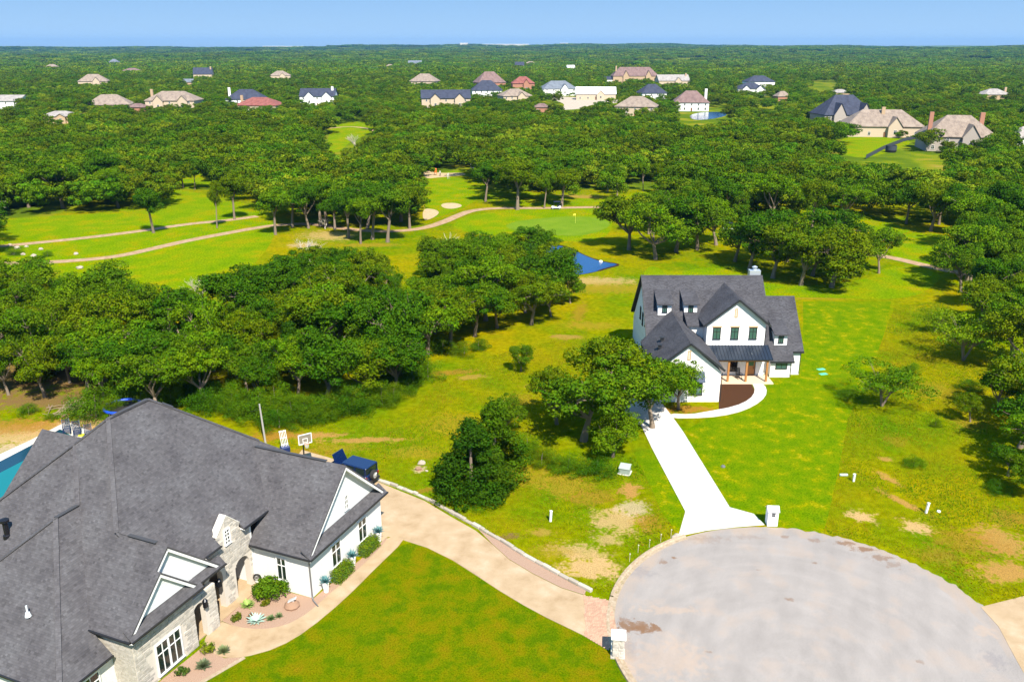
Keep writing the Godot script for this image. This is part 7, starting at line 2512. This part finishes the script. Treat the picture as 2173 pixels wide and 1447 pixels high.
		if e[2] == 244:
			var c := Shape.new()
			c.box(Vector3(w * 0.34, ridge * 0.5 + 0.4, 0), Vector3(1.6, ridge + 1.4, 1.2))
			part("chimney", c, walls[2], h)
	# long pale sheds and diggings on the skyline
	var pale := plain("pale distant cladding", lin(0.66, 0.62, 0.58), 0.7)
	for q in [[600, 680, 96.5, "long white warehouse on the far left skyline"], [735, 785, 96, "long white warehouse right of the first on the skyline"], [985, 1000, 96.5, "short white block on the skyline"], [1030, 1118, 97, "pale quarry bank on the middle skyline"], [1180, 1196, 96.5, "small pale block on the skyline"]]:
		var d := 6600.0
		var x0: float = (q[0] - 1086.5) / FOCAL * d
		var x1: float = (q[1] - 1086.5) / FOCAL * d
		var z := -d * 0.98
		var y := land((x0 + x1) * 0.5, z)
		var t := thing("warehouse", q[3], "warehouse", Vector3((x0 + x1) * 0.5, y, z))
		wall_box(t, "wall", Vector3((x0 - x1) * 0.5, -5, -40), Vector3((x1 - x0) * 0.5, 13, 40), pale)
		wall_box(t, "roof", Vector3((x0 - x1) * 0.52, 13, -42), Vector3((x1 - x0) * 0.52, 15, 42), walls[0])
	# cars on the pale road
	for q in [[1137, 203, 0.3, "white car parked beside the red-roofed house", 0], [1176, 231, 0.1, "dark car parked below the bend of the pale road", 1], [1302, 210, 1.6, "white pickup parked at the end of the cream barn", 0]]:
		var t := thing("parked_car", q[3], "car", gp(q[0], q[1]) + Vector3(0, 0.03, 0), q[2])
		var m := plain("white trim paint", Color.WHITE) if q[4] == 0 else plain("dark blue car paint", Color.BLACK)
		var b := Shape.new()
		b.box(Vector3(0, 0.65, 0), Vector3(4.6, 0.7, 1.8), Basis.IDENTITY, 0.2)
		part("body", b, m, t)
		var c := Shape.new()
		c.box(Vector3(-0.2, 1.2, 0), Vector3(2.5, 0.6, 1.6), Basis.IDENTITY, 0.2)
		part("cabin", c, glass, t)
		for x in [-1.4, 1.4]:
			for z in [-0.85, 0.85]:
				_wheel(t, Vector3(x, 0.33, z), Vector3(0, 0, signf(z)), 0.33, 0.2, plain("tyre rubber", Color.BLACK), plain("bright alloy", Color.WHITE))
	# trampoline cage and fence on the bright lawn
	var cage := thing("trampoline", "dark netted trampoline on the bright lawn below the tan houses", "trampoline", gp(1891, 323))
	var s := Shape.new()
	s.lathe(Vector3.ZERO, [[2.0, 0.8], [2.0, 2.6]], 14)
	part("net", s, plain("dark netting", lin(0.03, 0.04, 0.06), 0.8), cage)
	var s2 := Shape.new()
	s2.lathe(Vector3.ZERO, [[1.8, 0.0], [2.1, 0.85], [0.0, 0.8]], 14)
	part("frame", s2, plain("black plastic", Color.BLACK), cage)
	var fence := thing("fence", "dark fence running down beside the bright lawn", "fence", Vector3.ZERO)
	var fl := gpoly([1838, 338, 1875, 318, 1920, 300, 1955, 293])
	var d0 := 0.0
	while d0 < 120.0:
		var a := walk(fl, d0)
		var b := walk(fl, d0 + 3.0)
		if a.distance_to(b) < 0.5:
			break
		var p := Shape.new()
		bar(p, Vector3(a.x, 0.9, a.y), Vector3(b.x, 0.9, b.y), 0.05, 1.4)
		part("panel", p, plain("dark netting", Color.BLACK), fence)
		d0 += 3.0


func _ready() -> void:
	var t0 := Time.get_ticks_msec()
	setup_view()
	fine_tex = noise_tex(0.06, 2, [[0.0, Color(0.70, 0.70, 0.70)], [0.5, Color(0.90, 0.90, 0.90)], [1.0, Color(1, 1, 1)]], 512, 4)
	grain_tex = noise_tex(0.05, 6, [[0.0, Color(0.55, 0.60, 0.50)], [0.45, Color(0.84, 0.86, 0.80)], [0.7, Color(0.95, 0.95, 0.92)], [1.0, Color(1, 1, 1)]], 512, 5, 0.7)
	make_ground()
	print("ground ", Time.get_ticks_msec() - t0)
	make_surfaces()
	print("surfaces ", Time.get_ticks_msec() - t0)
	make_near_house()
	make_farmhouse()
	make_things()
	print("things ", Time.get_ticks_msec() - t0)
	make_far_houses()
	print("houses ", Time.get_ticks_msec() - t0)
	make_trees()
	print("trees ", Time.get_ticks_msec() - t0)
	make_rough_grass()
	print("done ", Time.get_ticks_msec() - t0)
